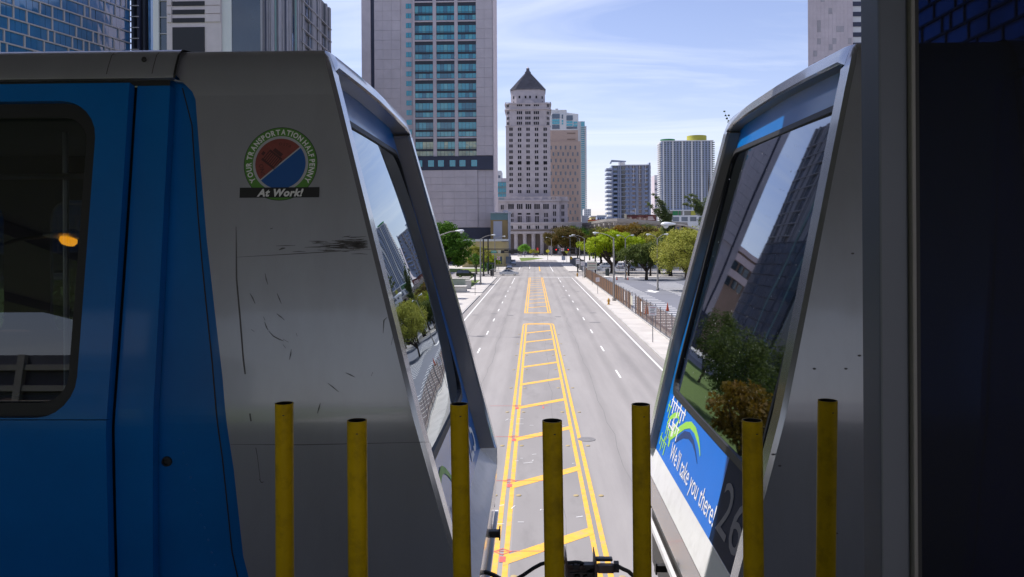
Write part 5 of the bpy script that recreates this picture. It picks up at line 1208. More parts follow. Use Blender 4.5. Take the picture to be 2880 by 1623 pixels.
# concrete planter walls on the left
def planter(label, x0, x1, y0, y1, h):
    t = thing('planter_wall', label, 'planter', ((x0+x1)/2, (y0+y1)/2, 0.15)); MB().box(x0, x1, y0, y1, 0.15, h).build('block', 'kerb', t, bevel=0.04); MB().box(x0-0.08, x1+0.08, y0-0.08, y1+0.08, h, h+0.12).build('coping', 'concrete', t)
g = ground(1300, 824); planter('long low concrete wall on the left pavement, nearest', g.x-1.6, ground(1310, 824).x, g.y, g.y+2.6, 1.0)
g = ground(1313, 817); planter('grey concrete pier standing between the low walls', g.x-0.35, g.x+0.55, g.y+1.5, g.y+3, 1.6); g = ground(1316, 810); planter('low concrete block at the foot of the large tree', g.x-3.6, g.x-0.1, g.y+3, g.y+6, 1.5)
# fences
fx = 11.75
fe = thing('slat_fence', 'long brown slatted fence along the right pavement, open wire at the near end', 'fence', (fx, 110, 0.15)); HF = 2.35
post = MB().tube([(0, 0, 0.1), (0, 0, HF+0.25)], 0.045, 6).mesh('post', 'fence_steel'); y = 50.0
while y < 184: inst(post, 'post', fe, (fx, y, 0)); y += 3.05
for z in (0.35, HF+0.1): MB().tube([(fx, 49, z), (fx, 183.5, z)], 0.03, 6).build('rail', 'fence_steel', fe)
rs = random.Random(9); sl = MB(); y = 88.0
while y < 182:
    gap = 0.20 if y < 96 else 0.10 if y < 112 else 0.05
    if not (y < 112 and rs.random() < 0.18) and not (93.5 < y < 97): sl.box(fx+0.04, fx+0.06, y, y+0.13, 0.35, HF+rs.uniform(-.05, .05))
    y += 0.13+gap*rs.uniform(0.4, 1.4)
sl.build('slat', 'fence_wood', fe, kind='stuff')
wr = MB(); y = 50.0
while y < 90:
    wr.box(fx+0.02, fx+0.03, y, y+0.025, 0.3, HF); y += 0.17
for k in range(14): wr.box(fx+0.03, fx+0.036, 50, 92, 0.35+k*0.15, 0.375+k*0.15)
wr.build('wire_mesh', 'fence_wood', fe, kind='stuff')
for yy, m, w in ((86.5, 'sign_white', 0.9), (95, 'sign_pale', 1.8), (103, 'sign_white', 0.5)): MB().box(fx-0.07, fx-0.05, yy, yy+w, 1.0, 2.1).build('notice', m, fe)
MB().box(11.62, 11.9, 45, 183.5, 0.0, 0.24).build('kerb_wall', 'kerb', fe)
f2 = thing('chain_fence', 'grey wire fence on the right beyond the crossing', 'fence', (13.5, 255, 0)); y = 222.0
while y < 300: MB().tube([(13.5, y, 0), (13.5, y, 2.3)], 0.05, 6).build('post', 'fence_steel', f2); y += 4
wr = MB(); y = 222.0
while y < 298: wr.box(13.49, 13.51, y, y+0.03, 0.1, 2.2); y += 0.16
wr.build('wire_mesh', 'fence_steel', f2, kind='stuff'); MB().tube([(13.5, 222, 2.25), (13.5, 298, 2.25)], 0.04, 6).build('rail', 'fence_steel', f2)
f3 = thing('teal_fence', 'teal screened fence along the left pavement past the crossing', 'fence', (-13.0, 235, 0))
for k in range(8):
    y = 221+k*5.5; MB().tube([(-13.0, y, 0), (-13.0, y, 2.4)], 0.06, 6).build('post', 'fence_steel', f3); MB().box(-13.03, -12.99, y+0.1, y+5.4, 0.15, 2.3).build('panel', 'fence_teal', f3)
f4 = thing('lot_railing', 'low grey railing across the back of the parking lot', 'railing', (30, 219.5, 0)); MB().tube([(14.5, 219.5, 1.1), (60, 219.5, 1.1)], 0.05, 6).build('rail', 'fence_steel', f4); MB().tube([(14.5, 219.5, 0.6), (60, 219.5, 0.6)], 0.04, 6).build('rail', 'fence_steel', f4)
for k in range(16): MB().tube([(14.5+k*3, 219.5, 0), (14.5+k*3, 219.5, 1.15)], 0.05, 6).build('post', 'fence_steel', f4)

# ------------------------------------------------------------------ vehicles
def car_proto(kind, paint):
    t = thing('parked_car', 'car', 'car'); 
    if kind == 'sedan': Lc, Wc = 4.8, 1.8; prof = [(-2.4, .45), (-2.38, .80), (-2.05, .93), (-1.5, .97), (1.05, .95), (1.9, .82), (2.3, .70), (2.4, .45), (2.3, .25), (-2.3, .25)]; top = [(-1.75, .95), (-1.0, 1.40), (-.4, 1.46), (.15, 1.43), (1.05, .95)]
    else: Lc, Wc = 4.7, 1.9; prof = [(-2.35, .5), (-2.35, 1.0), (-2.2, 1.08), (1.0, 1.08), (1.9, 1.0), (2.25, .9), (2.35, .5), (2.25, .3), (-2.25, .3)]; top = [(-2.28, 1.08), (-2.0, 1.72), (-.2, 1.78), (.3, 1.74), (1.15, 1.08)]
    n = len(prof); rows = []
    for s in (-1, -0.93, -0.6, 0.6, 0.93, 1):
        k = 0.92 if abs(s) == 1 else 1.0; dz = 0.03 if abs(s) == 1 else 0
        rows.append([(x*(0.985 if abs(s) == 1 else 1), s*Wc/2, (z-0.6)*k+0.6) for x, z in prof+[prof[0]]])
    mb = MB().grid(rows); mb.add(rows[0][:-1], [tuple(range(n))]); mb.add(rows[-1][:-1], [tuple(range(n-1, -1, -1))]); mb.build('body', paint, t, smooth=True)
    rows = []
    for s in (-1, -0.8, 0.8, 1):
        rows.append([(x, s*Wc/2*(0.92-0.16*min(1, (z-top[0][1])/0.5)) , z-(0.03 if abs(s) == 1 else 0)) for x, z in top])
    mb = MB().grid(rows); mb.add(rows[0], [tuple(range(len(top)))]); mb.add(rows[-1], [tuple(range(len(top)-1, -1, -1))]); cab = mb.build('cabin', 'auto_glass', t, smooth=False)
    mr = MB(); zc = top[1][1]
    mr.grid([[(x, s*Wc/2*0.765, z+0.015) for x, z in top[1:4]] for s in (-1, -0.5, 0.5, 1)]); mr.build('roof', paint, t, smooth=True)
    for s in (-1, 1):
        for (xa, za), (xb, zb_) in ((top[0], top[1]), (top[3], top[4])):
            ya, yb = s*Wc/2*0.925, s*Wc/2*0.765; MB().tube([(xa, ya, za), (xb, yb, zb_)] if za < zb_ else [(xa, yb, za), (xb, ya, zb_)], 0.05, 5).build('pillar', paint, t)
        xm = (top[1][0]+top[3][0])/2; MB().tube([(xm, s*Wc/2*0.93, top[0][1]), (xm, s*Wc/2*0.775, top[1][1])], 0.045, 5).build('pillar', paint, t)
        MB().box(0.75, 0.95, s*(Wc/2+0.02)-0.09, s*(Wc/2+0.02)+0.09, top[0][1]+0.02, top[0][1]+0.16).build('mirror', paint, t)
        MB().box(Lc/2-0.16, Lc/2-0.02, s*0.62-0.2, s*0.62+0.2, .62, .76).build('headlight', 'lamp_lens', t); MB().box(-Lc/2-0.005, -Lc/2+0.1, s*0.66-0.2, s*0.66+0.2, .68, .84).build('tail_light', 'tail_lamp', t)
        for x in (-1.42, 1.42):
            c = MB(); y0 = s*(Wc/2-0.02)
            w_ = MB().tube([(x, y0-s*0.22, .33), (x, y0+s*0.015, .33)], 0.33, 18).build('wheel', 'rubber', t); MB().tube([(x, y0, .33), (x, y0+s*0.025, .33)], 0.21, 14).build('rim', 'chrome', w_)
    MB().box(Lc/2-0.05, Lc/2+0.012, -0.6, 0.6, .34, .5).build('grille', 'auto_black', t)
    return t
def vehicle(kind, paint, loc, rz, label, name='parked_car', cat='car'):
    t = car_proto(kind, paint); t.name = name; t.location = loc; t.rotation_euler = (0, 0, rz); t['label'] = label; t['category'] = cat; return t
vehicle('sedan', 'auto_silver', (px_x(1431, 197.5), 197.5, 0.006), 0, 'silver sedan turning across the far side of the crossing', 'crossing_car')
vehicle('sedan', 'auto_black', (px_x(1432, 237), 237, 0), -math.pi/2, 'dark sedan with a glinting windscreen parked facing us at left kerb')
vehicle('suv', 'auto_paleblue', (px_x(1442.5, 279), 279, 0.012), -math.pi/2, 'pale blue van parked behind the dark sedan at left kerb')
vehicle('suv', 'auto_black', (px_x(1624, 304), 304, 0), 0.5, 'black car with red tail lamps behind the right fence')
vehicle('sedan', 'auto_white', (px_x(1670, 226), 226, 0), 0.08, 'white sedan parked beyond the lot, behind the black pole')
vehicle('suv', 'auto_navy', (px_x(1773, 224), 224, 0), -math.pi/2+0.1, 'navy pickup facing us behind the leaning tree', cat='car')
vehicle('suv', 'auto_silver', (px_x(1461, 412), 412, 0), math.pi/2, 'small grey car far off on the plaza, left of the round tree')
vehicle('suv', 'auto_black', (px_x(1507, 412), 412, 0), math.pi/2, 'small dark car far off on the plaza, right of the round tree')
vehicle('suv', 'auto_black', (px_x(1322, 187)-1.0, 188, 0), 0.0, 'dark pickup half hidden behind the large deep green tree')
vehicle('sedan', 'auto_black', (px_x(1535, 440), 432, 0), 0.0, 'dark car in front of the courthouse below the russet tree')
vehicle('sedan', 'auto_silver', (px_x(1747, 236), 240, 0), math.pi/2, 'light car beyond the lot left of the navy pickup')
vehicle('sedan', 'auto_white', (px_x(1735, 214), 246, 0), 0.2, 'pale car behind the forked trunk of the lime oak')
# ------------------------------------------------------------------ station
st = thing('station', 'shaded station platform with canopy overhead in the foreground', 'station', (0, 1, 7.4))
MB().box(-16, 16, -0.9, 3.02, 7.0, 7.4).build('platform', 'station_concrete', st)
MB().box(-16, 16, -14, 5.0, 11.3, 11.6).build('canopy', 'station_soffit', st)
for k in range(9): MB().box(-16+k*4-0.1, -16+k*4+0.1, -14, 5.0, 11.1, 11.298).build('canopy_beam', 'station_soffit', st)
for x in (-9, -3.2, 3.4, 9): MB().box(x-0.2, x+0.2, -0.85, -0.45, 0, 11.1).build('column', 'station_concrete', st)
for z in (7.8, 8.15): MB().tube([(-16, -0.85, z), (16, -0.85, z)], 0.02, 6).build('rail', 'steel', st)
bk = thing('concrete_building', 'dark concrete framed building behind the station, seen only mirrored in the train', 'building', (0, -20, 0))
MB().box(-320, -62, -170, -148.2, 0, 23).build('wall', 'back_wall', bk)
for k in range(5): MB().box(-320, -62, -148.2, -147.2, 4+k*4, 5.1+k*4).build('floor_band', 'back_frame', bk)
for k in range(13): MB().box(-320+k*20-0.7, -320+k*20+0.7, -148.2, -147.0, 0, 23).build('column', 'back_frame', bk)
gw = thing('guideway', 'concrete guideway beams carrying the two train cars', 'guideway', (0, 4.5, 0))
for y0 in (3.55, 4.85): MB().box(-40, 40, y0, y0+0.6, 5.6, 6.25).build('beam', 'viaduct', gw)
for x in (-22, 22): MB().box(x-0.7, x+0.7, 3.9, 5.1, 0, 5.6).build('pier', 'viaduct', gw)

# ------------------------------------------------------------------ the two train cars
def ys(z):            # near side profile: leans out down to the belt crease, then back in
    t = z+0.72
    if -0.07 < t < 0.07: return 3.2 + 0.03*t + 0.09*(t*t+0.0049)/0.14      # eased crease
    return 3.2+0.12*t if t > 0 else 3.2-0.06*t
def on_side(px, py):
    Y = 3.3
    for _ in range(8): p = at(px, py, Y); Y = ys(p.z-9)
    return p.x, p.z-9
DS = 1.118
def sd_(xd, yd): return on_side(xd*DS, yd*DS)
ZB = -1.48            # below this the nose is upright
class Car: pass
def make_car(d, top_pt, bot_pt, rec_top, rec_bot, label):
    c = Car(); (xa, za), (xb, zb_) = sd_(*top_pt), sd_(*bot_pt); k = (xb-xa)/(zb_-za)
    def nx(z): z = max(z, ZB); return xa + k*(z-za)
    c.nx = nx; c.d = d
    root = thing('train_car', label, 'train', (nx(0), 4.5, 6.9)); c.root = root
    def O(X, y, z): return (X, y, z+9)
    def side_pt(X, z, off=0.0): return O(X, ys(z)-off, z)
    c.side_pt = side_pt
    def panelX(z, out=0.0): 
        t = (z-ZB)/(0.77-ZB); rec = rec_bot+(rec_top-rec_bot)*t
        return nx(z) - d*rec + d*out
    c.panelX = panelX
    # cross-section outline, near bottom -> roof -> far bottom
    zs = [-1.93, -1.71, ZB, -1.1, -0.72, -0.4, 0.0, 0.35, 0.62]
    near = [(ys(z), z) for z in zs]
    roof = [(3.368, 0.72), (3.385, 0.785), (3.425, 0.822), (3.55, 0.838), (4.0, 0.855), (4.5, 0.862)]
    half = near+roof; full = half + [(9-y, z) for y, z in reversed(half[:-1])]
    c.full = full
    # --- grey nose cap: side with the curved rear boundary
    BND = [(436, 203), (462, 208), (480, 222), (492, 250), (498, 330), (505, 420), (520, 600), (540, 780), (560, 950), (588, 1180), (612, 1400), (640, 1660)]
    L0 = [sd_(*p) for p in BND]
    # in terms of distance behind the left car's nose line
    sb = [(z, c_left_s(X, z)) for X, z in L0]
    def bx_(z):
        if z >= sb[0][0]: s = sb[0][1]
        else:
            s = sb[-1][1]
            for (z1, s1), (z2, s2) in zip(sb, sb[1:]):
                if z2 <= z <= z1: s = s1+(s2-s1)*(z-z1)/(z2-z1); break
        return nx(z)-d*s
    c.bx = bx_
    zl = sorted(set([-1.93, -1.85, -1.78, -1.71, -1.6, ZB, -1.35, -1.2, -1.0, -0.86, -0.79, -0.755, -0.72, -0.685, -0.65, -0.6, -0.4, -0.2, 0, 0.2, 0.35] + [z for z, s in sb if z > -1.93 and z < 0.69] + [0.69]))
    rows = []
    for z in zl:
        a, b = bx_(z), nx(z)-d*0.018; rows.append([side_pt(a+(b-a)*t, z) for t in (0, 0.33, 0.66, 0.97, 1)])
    MB().grid(rows).build('nose_side', 'car_silver', root, smooth=True, solid=0.03 if d > 0 else -0.03)
    # cap roof from the joint to the nose
    jx = nx(0.72)-d*c_left_s(*sd_(446, 150)); ro = [p for p in full if p[1] >= 0.62]
    rows = [[O(((jx-d*0.15) if z > 0.75 else (bx_(z)+d*0.01 if y < 4.5 else jx), nx(z)-d*0.018)[i], y, z) for y, z in ro] for i in (0, 1)]
    MB().grid(rows).build('nose_roof', 'car_silver', root, smooth=True)
    # far side of the cap
    rows = []
    for z in zl: rows.append([O(nx(z)-d*1.1, 9-ys(z), z), O(nx(z)-d*0.018, 9-ys(z), z)])
    MB().grid(rows).build('far_nose_side', 'car_silver', root, smooth=True)
    # roof of the main body with its overhanging cantrail
    far_x = nx(0)-d*8.0; car_r = [(3.377, 0.688), (3.332, 0.692), (3.332, 0.706), (3.348, 0.745), (3.376, 0.798), (3.418, 0.830), (3.55, 0.845), (4.0, 0.862), (4.5, 0.869)]
    rf_ = car_r+[(9-y, z) for y, z in reversed(car_r[:-1])]
    MB().grid([[O(jx-d*0.012, y, z) for y, z in rf_], [O(far_x, y, z) for y, z in rf_]]).build('roof', 'car_silver', root, smooth=True)
    for xd in (282, 395):
        zz_ = [0.71, 0.745, 0.77, 0.798, 0.815]; X = sd_(xd, 160)[0] if d > 0 else nx(0.7)+c_left_s(*sd_(xd, 160))
        pf = {0.71: 3.333, 0.745: 3.3475, 0.77: 3.361, 0.798: 3.3755, 0.815: 3.398}
        mb = MB()
        for a, b in zip(zz_, zz_[1:]): mb.quad(O(X-0.002, pf[a]-0.001, a), O(X+0.002, pf[a]-0.001, a), O(X+0.002, pf[b]-0.001, b), O(X-0.002, pf[b]-0.001, b))
        mb.build('seam', 'scratch', root)
    # joint strip between the two roofs
    MB().grid([[O(jx-d*w, y-0.004, z-0.001) for y, z in rf_[1:7]] for w in (0.010, 0.0)]).build('roof_joint', 'rubber', root)
    # --- blue flank: door leaf with window, fixed panel, recessed pocket
    def X_of(xd, yd): X, z = sd_(xd, yd); return (nx(z)-d*c_left_s(X, z), z)
    seam = [X_of(343, 208), X_of(330, 420), X_of(312, 700), X_of(290, 1000), X_of(285, 1090), X_of(288, 1250), X_of(293, 1452), X_of(298, 1660)]
    step = [X_of(428, 208), X_of(424, 300), X_of(408, 600), X_of(393, 900), X_of(385, 1075), X_of(384, 1250), X_of(385, 1452), X_of(386, 1660)]
    def interp(L_, z):
        if z >= L_[0][1]: return L_[0][0]
        for (x1, z1), (x2, z2) in zip(L_, L_[1:]):
            if z2 <= z <= z1: return x1+(x2-x1)*(z-z1)/(z2-z1)
        return L_[-1][0]
    c.seam = lambda z: interp(seam, z); c.step = lambda z: interp(step, z)
    zlev = [0.665, 0.5, 0.3, 0.1, -0.1, -0.3, -0.5, -0.65, -0.685, -0.72, -0.755, -0.79, -0.9, -1.1, -1.3, -1.5, -1.7, -1.93]
    rows = [[side_pt(c.seam(z)+d*0.006+(c.step(z)-c.seam(z)-d*0.006)*t, z) for t in (0, 0.5, 1)] for z in zlev]
    MB().grid(rows).build('fixed_panel', 'car_blue', root, solid=0.05 if d < 0 else -0.05)
    rows = [[side_pt(c.seam(z)-d*0.02+(bx_(z)+d*0.05-c.seam(z)+d*0.02)*t, z, -0.055) for t in (0, 0.5, 1)] for z in [0.74]+zlev]
    MB().grid(rows).build('pocket_panel', 'car_blue', root)
    MB().grid([[side_pt(c.seam(z)-d*0.03, z, -0.03), side_pt(c.seam(z)+d*0.03, z, -0.03)] for z in zlev]).build('door_seal', 'rubber', root)
    # door leaf: flat part above the crease has the rounded window
    zt_, zcr = 0.665, -0.78
    (wx1, wz1), (wx0_, wz0) = X_of(243, 640), X_of(120, 1052)
    wtop = X_of(120, 262)[1]; wbot = max(wz0, -0.712)
    lean = (c.seam(-0.7)-c.seam(0.5))/(-1.2)
    def wr_(u, z): return u + lean*(z-0.0)
    xr_ = X_of(243, 500)[0]; xr_ = xr_-lean*(X_of(243, 500)[1]); xl_ = xr_-d*1.55; 
    def rrect(x0, x1, z0, z1, r, n=7):
        x0, x1 = min(x0, x1), max(x0, x1); o = []
        for cx_, cz_, a0 in ((x1-r, z1-r, 0), (x0+r, z1-r, 90), (x0+r, z0+r, 180), (x1-r, z0+r, 270)):
            for k_ in range(n): a = R(a0+90*k_/(n-1)); o.append((cx_+r*math.cos(a), cz_+r*math.sin(a)))
        return [(wr_(x, z), z) for x, z in o]
    hole = rrect(xl_, xr_, wbot, wtop, 0.16); inner = rrect(xl_+d*0.055, xr_-d*0.055, wbot+0.055, wtop-0.06, 0.11)
    zsm = [zt_, 0.3, 0.0, -0.3, -0.6, -0.7199]
    outer = [(c.seam(z)-d*0.006, z) for z in zsm] + [(far_x, -0.7199), (far_x, zt_)]
    zdl = -0.72
    wb_ok = wbot > -0.7199
    door = MB().poly_holes([outer, hole] if wb_ok else [outer], lambda x, z: side_pt(x, z))
    rows = [[side_pt(far_x, z), side_pt(c.seam(z)-d*0.006, z)] for z in [-0.72, -0.755, -0.79, -0.9, -1.1, -1.3, -1.5, -1.7, -1.93]]
    dr = door.grid(rows).build('door', 'car_blue', root, solid=0.045 if d > 0 else -0.045)
    fr = MB().poly_holes([hole, inner], lambda x, z: side_pt(x, z, 0.012)); 
    n_ = len(hole)
    for lp, o0, o1 in ((hole, 0.012, 0.0), (inner, 0.012, -0.03)):
        fr.grid([[side_pt(x, z, o0) for x, z in lp+[lp[0]]], [side_pt(x, z, o1) for x, z in lp+[lp[0]]]])
    fr.build('window_frame', 'rubber', dr); MB().poly_holes([inner], lambda x, z: side_pt(x, z, -0.02)).build('pane', 'cabin_glass', dr)
    MB().grid([[side_pt(X, z, 0.002) for X in (c.seam(0.6)-d*8, c.seam(0.6)+d*0.0, c.step(0.6))] for z in (0.665, 0.70)]).build('top_gutter', 'rubber', root)
    # seams in the blue, rivets
    mb = MB()
    for xd, y0, y1 in ((206, 215, 258),): 
        a, b = X_of(xd, y0), X_of(xd-2, y1); mb.quad(side_pt(a[0]-0.003, a[1], 0.001), side_pt(a[0]+0.003, a[1], 0.001), side_pt(b[0]+0.003, b[1], 0.001), side_pt(b[0]-0.003, b[1], 0.001))
    mb.build('seam', 'rubber', root)
    rv = MB()
    for k_ in range(19):
        X, z = X_of(190+k_*0.6, 1092+k_*20); p = side_pt(X, z, 0.0); rv.lathe([(0.007, -0.002), (0.004, 0.003), (0, 0.0045)], n=6, caps=False); 
        rv.v[-18:] = [(p[0]+a, p[1]-cc, p[2]+b) for a, b, cc in rv.v[-18:]]
    for k_ in range(12):
        X, z = X_of(438+k_*9, 1115+k_*32); p = side_pt(X, z, -0.055); rv.lathe([(0.007, -0.002), (0.004, 0.003), (0, 0.0045)], n=6, caps=False)
        rv.v[-18:] = [(p[0]+a, p[1]-cc, p[2]+b) for a, b, cc in rv.v[-18:]]
    rv.build('rivet', 'car_blue', root, kind='stuff')
    # thin double seam along the rear of the cap inside the pocket
    mb = MB(); prev = None
    for z in zlev:
        X = bx_(z)-d*(0.045+0.012*(0.6-z)); 
        if prev: mb.quad(side_pt(prev[0]-0.003, prev[1], -0.053), side_pt(prev[0]+0.003, prev[1], -0.053), side_pt(X+0.003, z, -0.053), side_pt(X-0.003, z, -0.053))
        prev = (X, z)
    mb.build('seam', 'rubber', root)
    # --- interior and far side
    MB().box(min(far_x, nx(0)-d*0.9), max(far_x, nx(0)-d*0.9), 3.4, 5.6, 9-1.62, 9-1.58).build('floor', 'interior', root)
    MB().box(min(far_x, nx(0.6)-d*0.3), max(far_x, nx(0.6)-d*0.3), 3.5, 5.5, 9+0.60, 9+0.63).build('ceiling', 'interior', root)
    def rr2(x0, x1, z0, z1, r): 
        o = []
        x0, x1 = min(x0, x1), max(x0, x1)
        for cx_, cz_, a0 in ((x1-r, z1-r, 0), (x0+r, z1-r, 90), (x0+r, z0+r, 180), (x1-r, z0+r, 270)):
            for k_ in range(6): a = R(a0+90*k_/5); o.append((cx_+r*math.cos(a), cz_+r*math.sin(a)))
        return o
    holes = []
    for k_ in range(3):
        xc_ = nx(0)-d*(2.05+k_*1.9); holes.append(rr2(xc_-0.78, xc_+0.78, -0.68, 0.30, 0.14))
    fo = [(far_x, -1.9), (nx(-1.9)-d*1.12, -1.9), (nx(0.62)-d*1.12, 0.62), (far_x, 0.62)]
    fwall = MB().poly_holes([fo]+holes, lambda x, z: O(x, 5.66, z)).build('far_wall', 'interior', root, solid=0.04)
    for h_ in holes: MB().poly_holes([h_], lambda x, z: O(x, 5.675, z)).build('far_pane', 'cabin_glass', fwall)
    MB().box(nx(0)-d*0.95-0.03, nx(0)-d*0.95+0.03, 3.45, 5.6, 9-1.6, 9-0.55).build('bulkhead', 'interior', root)
    for k_ in range(5):
        xc_ = nx(0)-d*(1.75+k_*0.95); sx = sorted((xc_-0.42, xc_+0.42))
        s_ = MB().box(sx[0], sx[1], 5.05, 5.5, 9-1.2, 9-1.08).build('seat', 'seat_fabric', root, bevel=0.03); MB().box(sx[0], sx[1], 5.48, 5.58, 9-1.08, 9-0.62).build('seat_back', 'seat_fabric', s_, bevel=0.03)
    for k_ in range(2): MB().tube([O(nx(0)-d*(1.9+k_*1.3), 4.3, -1.6), O(nx(0)-d*(1.9+k_*1.3), 4.3, 0.6)], 0.016, 8).build('grab_pole', 'steel', root)
    MB().tube([O(far_x, 4.2, 0.35), O(nx(0)-d*1.1, 4.2, 0.35)], 0.016, 8).build('grab_rail', 'steel', root)
    # --- nose frame: raised rim round the recessed blue panel
    idx = [i for i, (y, z) in enumerate(full) if z >= ZB-0.001]; out = [full[i] for i in idx]
    inn = []
    m = len(out)
    for i, (y, z) in enumerate(out):
        y1, z1 = out[max(i-1, 0)]; y2, z2 = out[min(i+1, m-1)]; ty, tz_ = y2-y1, z2-z1; l = math.hypot(ty, tz_); ny, nz = tz_/l, -ty/l   # inward
        w = 0.105*abs(ny)+0.060*abs(nz); iy, iz = y+ny*w, z+nz*w
        lim_top = 0.775; inn.append((iy, min(iz, lim_top+0.02*(1-abs(iy-4.5)/1.2))))
    inn[0] = (out[0][0]+0.105, ZB); inn[-1] = (out[-1][0]-0.105, ZB)
    e = 0.016
    rim0 = [O(nx(z)-d*0.018, y, z) for y, z in out]
    rim1 = [O(nx(z), y+(e if y < 4.5 else -e)*(1 if z < 0.8 else abs(y-4.5)/1.2), z-(0.012 if z > 0.75 else 0)) for y, z in out]
    i0 = [O(nx(z), y, z) for y, z in inn]; i1 = [O(nx(z)-d*0.014, y+(0.01 if y < 4.5 else -0.01), z-(0.008 if z > 0.6 else 0)) for y, z in inn]
    MB().grid([rim0, rim1, i0, i1]).build('nose_rim', 'car_rim', root, smooth=True)
    ip = [O(panelX(z, -0.01), y+(0.02 if y < 4.5 else -0.02), z-(0.01 if z > 0.6 else 0)) for y, z in inn]
    MB().grid([i1, ip]).build('rim_reveal', 'car_rim_inner', root, smooth=True)
    # blue inner panel with the windscreen hole
    GT, GB_, GY0, GY1 = 0.575, -1.035, (3.60 if d > 0 else 3.51), (5.42 if d > 0 else 5.525); GR = 0.10
    def gy(y, z): return y
    def rr3(y0, y1, z0, z1, r, n=6):
        o = []
        for cy_, cz_, a0 in ((y1-r, z1-r, 0), (y0+r, z1-r, 90), (y0+r, z0+r, 180), (y1-r, z0+r, 270)):
            for k_ in range(n): a = R(a0+90*k_/(n-1)); o.append((cy_+r*math.cos(a), cz_+r*math.sin(a)))
        return o
    g_out = rr3(GY0-0.025, GY1+0.025, GB_-0.035, GT+0.03, GR+0.02); g_in = rr3(GY0, GY1, GB_, GT, GR)
    po = [(y+(0.01 if y < 4.5 else -0.01), z-(0.005 if z > 0.6 else 0)) for y, z in inn]
    pan = MB().poly_holes([po, g_out], lambda y, z: O(panelX(z), y, z)).build('front_panel', 'car_blue', root)
    gk = MB().poly_holes([g_out, g_in], lambda y, z: O(panelX(z, 0.012), y, z))
    gk.grid([[O(panelX(z, 0.012), y, z) for y, z in g_out+[g_out[0]]], [O(panelX(z), y, z) for y, z in g_out+[g_out[0]]]]); gk.grid([[O(panelX(z, 0.012), y, z) for y, z in g_in+[g_in[0]]], [O(panelX(z, -0.004), y, z) for y, z in g_in+[g_in[0]]]])
    gk.build('windscreen_seal', 'rubber', root)
    # windscreen, slightly bowed across
    rows = []; N1, N2 = 16, 24
    for i in range(N1+1):
        z = GB_-0.01+(GT-GB_+0.02)*i/N1; rows.append([O(panelX(z, -0.004+0.007*(1-((GY0-0.01+(GY1-GY0+0.02)*j/N2-(GY0+GY1)/2)/0.93)**2)+(0.022*(1-((z+0.23)/0.81)**2) if d > 0 else 0)), GY0-0.01+(GY1-GY0+0.02)*j/N2, z) for j in range(N2+1)])
    MB().grid(rows).build('windscreen', 'windscreen_glass' if d < 0 else 'windscreen_glass_left', root, smooth=True)
    # wiper
    # chamfered sill, front apron, gap and lower lip
    xs_ = nx(-1.71)
    yA, yB = ys(-1.6)+0.004, 9-ys(-1.6)-0.004
    mb = MB(); yi0, yi1 = inn[0][0]-0.0, inn[-1][0]
    mb.add([O(panelX(ZB), yi0, ZB), O(panelX(ZB), yi1, ZB), O(xs_, yB, -1.63), O(xs_, yA, -1.63), O(nx(ZB), yA, ZB), O(nx(ZB), yB, ZB)], [(0, 1, 2, 3), (0, 3, 4), (1, 5, 2)])
    mb.build('sill', 'car_sill', root)
    MB().grid([[O(xs_-d*0.012, yA-0.004, -1.63), O(xs_, yA+0.01, -1.635), O(xs_, yB-0.01, -1.635), O(xs_-d*0.012, yB+0.004, -1.63)], [O(xs_-d*0.03, yA, -1.86), O(xs_-d*0.012, yA+0.01, -1.86), O(xs_-d*0.012, yB-0.01, -1.86), O(xs_-d*0.03, yB, -1.86)]]).build('apron', 'car_rim', root)
    MB().box(min(xs_-d*0.035, xs_-d*0.5), max(xs_-d*0.035, xs_-d*0.5), yA+0.05, yB-0.05, 9-2.3, 9-1.855).build('underframe', 'dark_metal', root)
    MB().box(min(xs_+d*0.006, xs_-d*0.018), max(xs_+d*0.006, xs_-d*0.018), yA+0.1, yB, 9-1.99, 9-1.955).build('lower_lip', 'car_sill', root)
    MB().box(min(nx(0)-d*0.4, far_x), max(nx(0)-d*0.4, far_x), 3.6, 5.4, 9-2.5, 9-1.95).build('chassis', 'dark_metal', root)
    for xw in (1.6, 6.2):
        for y0 in (3.62, 4.98): MB().tube([O(nx(-1.5)-d*xw, y0, -2.28), O(nx(-1.5)-d*xw, y0+0.4, -2.28)], 0.47, 20).build('wheel', 'rubber', root)
    return c
_L = [sd_(820, 115), sd_(1140, 1372)]
def c_left_s(X, z):
    (xa, za), (xb, zb_) = _L; k = (xb-xa)/(zb_-za); return xa+k*(max(z, ZB)-za)-X
left = make_car(1, (820, 115), (1140, 1372), 0.115, 0.115, 'blue and silver train car at left with the half penny badge on its side')
right = make_car(-1, (2150, 115), (1860, 1452), 0.088, 0.055, 'silver nosed train car at right with a take you there advert on its front')

# ---- badge on the left car
bc = sd_(706, 412); br_ = 94*DS*ys(bc[1])/F
def bp(x, z, off): return left.side_pt(bc[0]+x, bc[1]+z, off)
def disc(r0_, r1_, mat, off, a0=0, a1=360, n=64, name='badge_ring'):
    mb = MB(); mb.grid([[bp(r*math.cos(R(a0+(a1-a0)*k/n)), r*math.sin(R(a0+(a1-a0)*k/n)), off) for k in range(n+1)] for r in (r0_, r1_)]); return mb
badge = disc(0.0, br_, 'print_black', 0.0010).build('badge', 'print_black', left.root)
disc(0.0, br_*0.985, 'print_green', 0.0016).build('green_ring', 'print_green', badge)
disc(0.0, br_*0.755, 'print_pale', 0.0022).build('pale_ring', 'print_pale', badge)
ri = br_*0.685
dm = R(40)      # diagonal from lower left to upper right
def half(a0, a1, mat, name, off):
    n = 40; mb = MB(); pts = [bp(ri*math.cos(a0+(a1-a0)*k/n), ri*math.sin(a0+(a1-a0)*k/n), off) for k in range(n+1)]; mb.add(pts, [tuple(range(n+1))]); return mb.build(name, mat, badge)
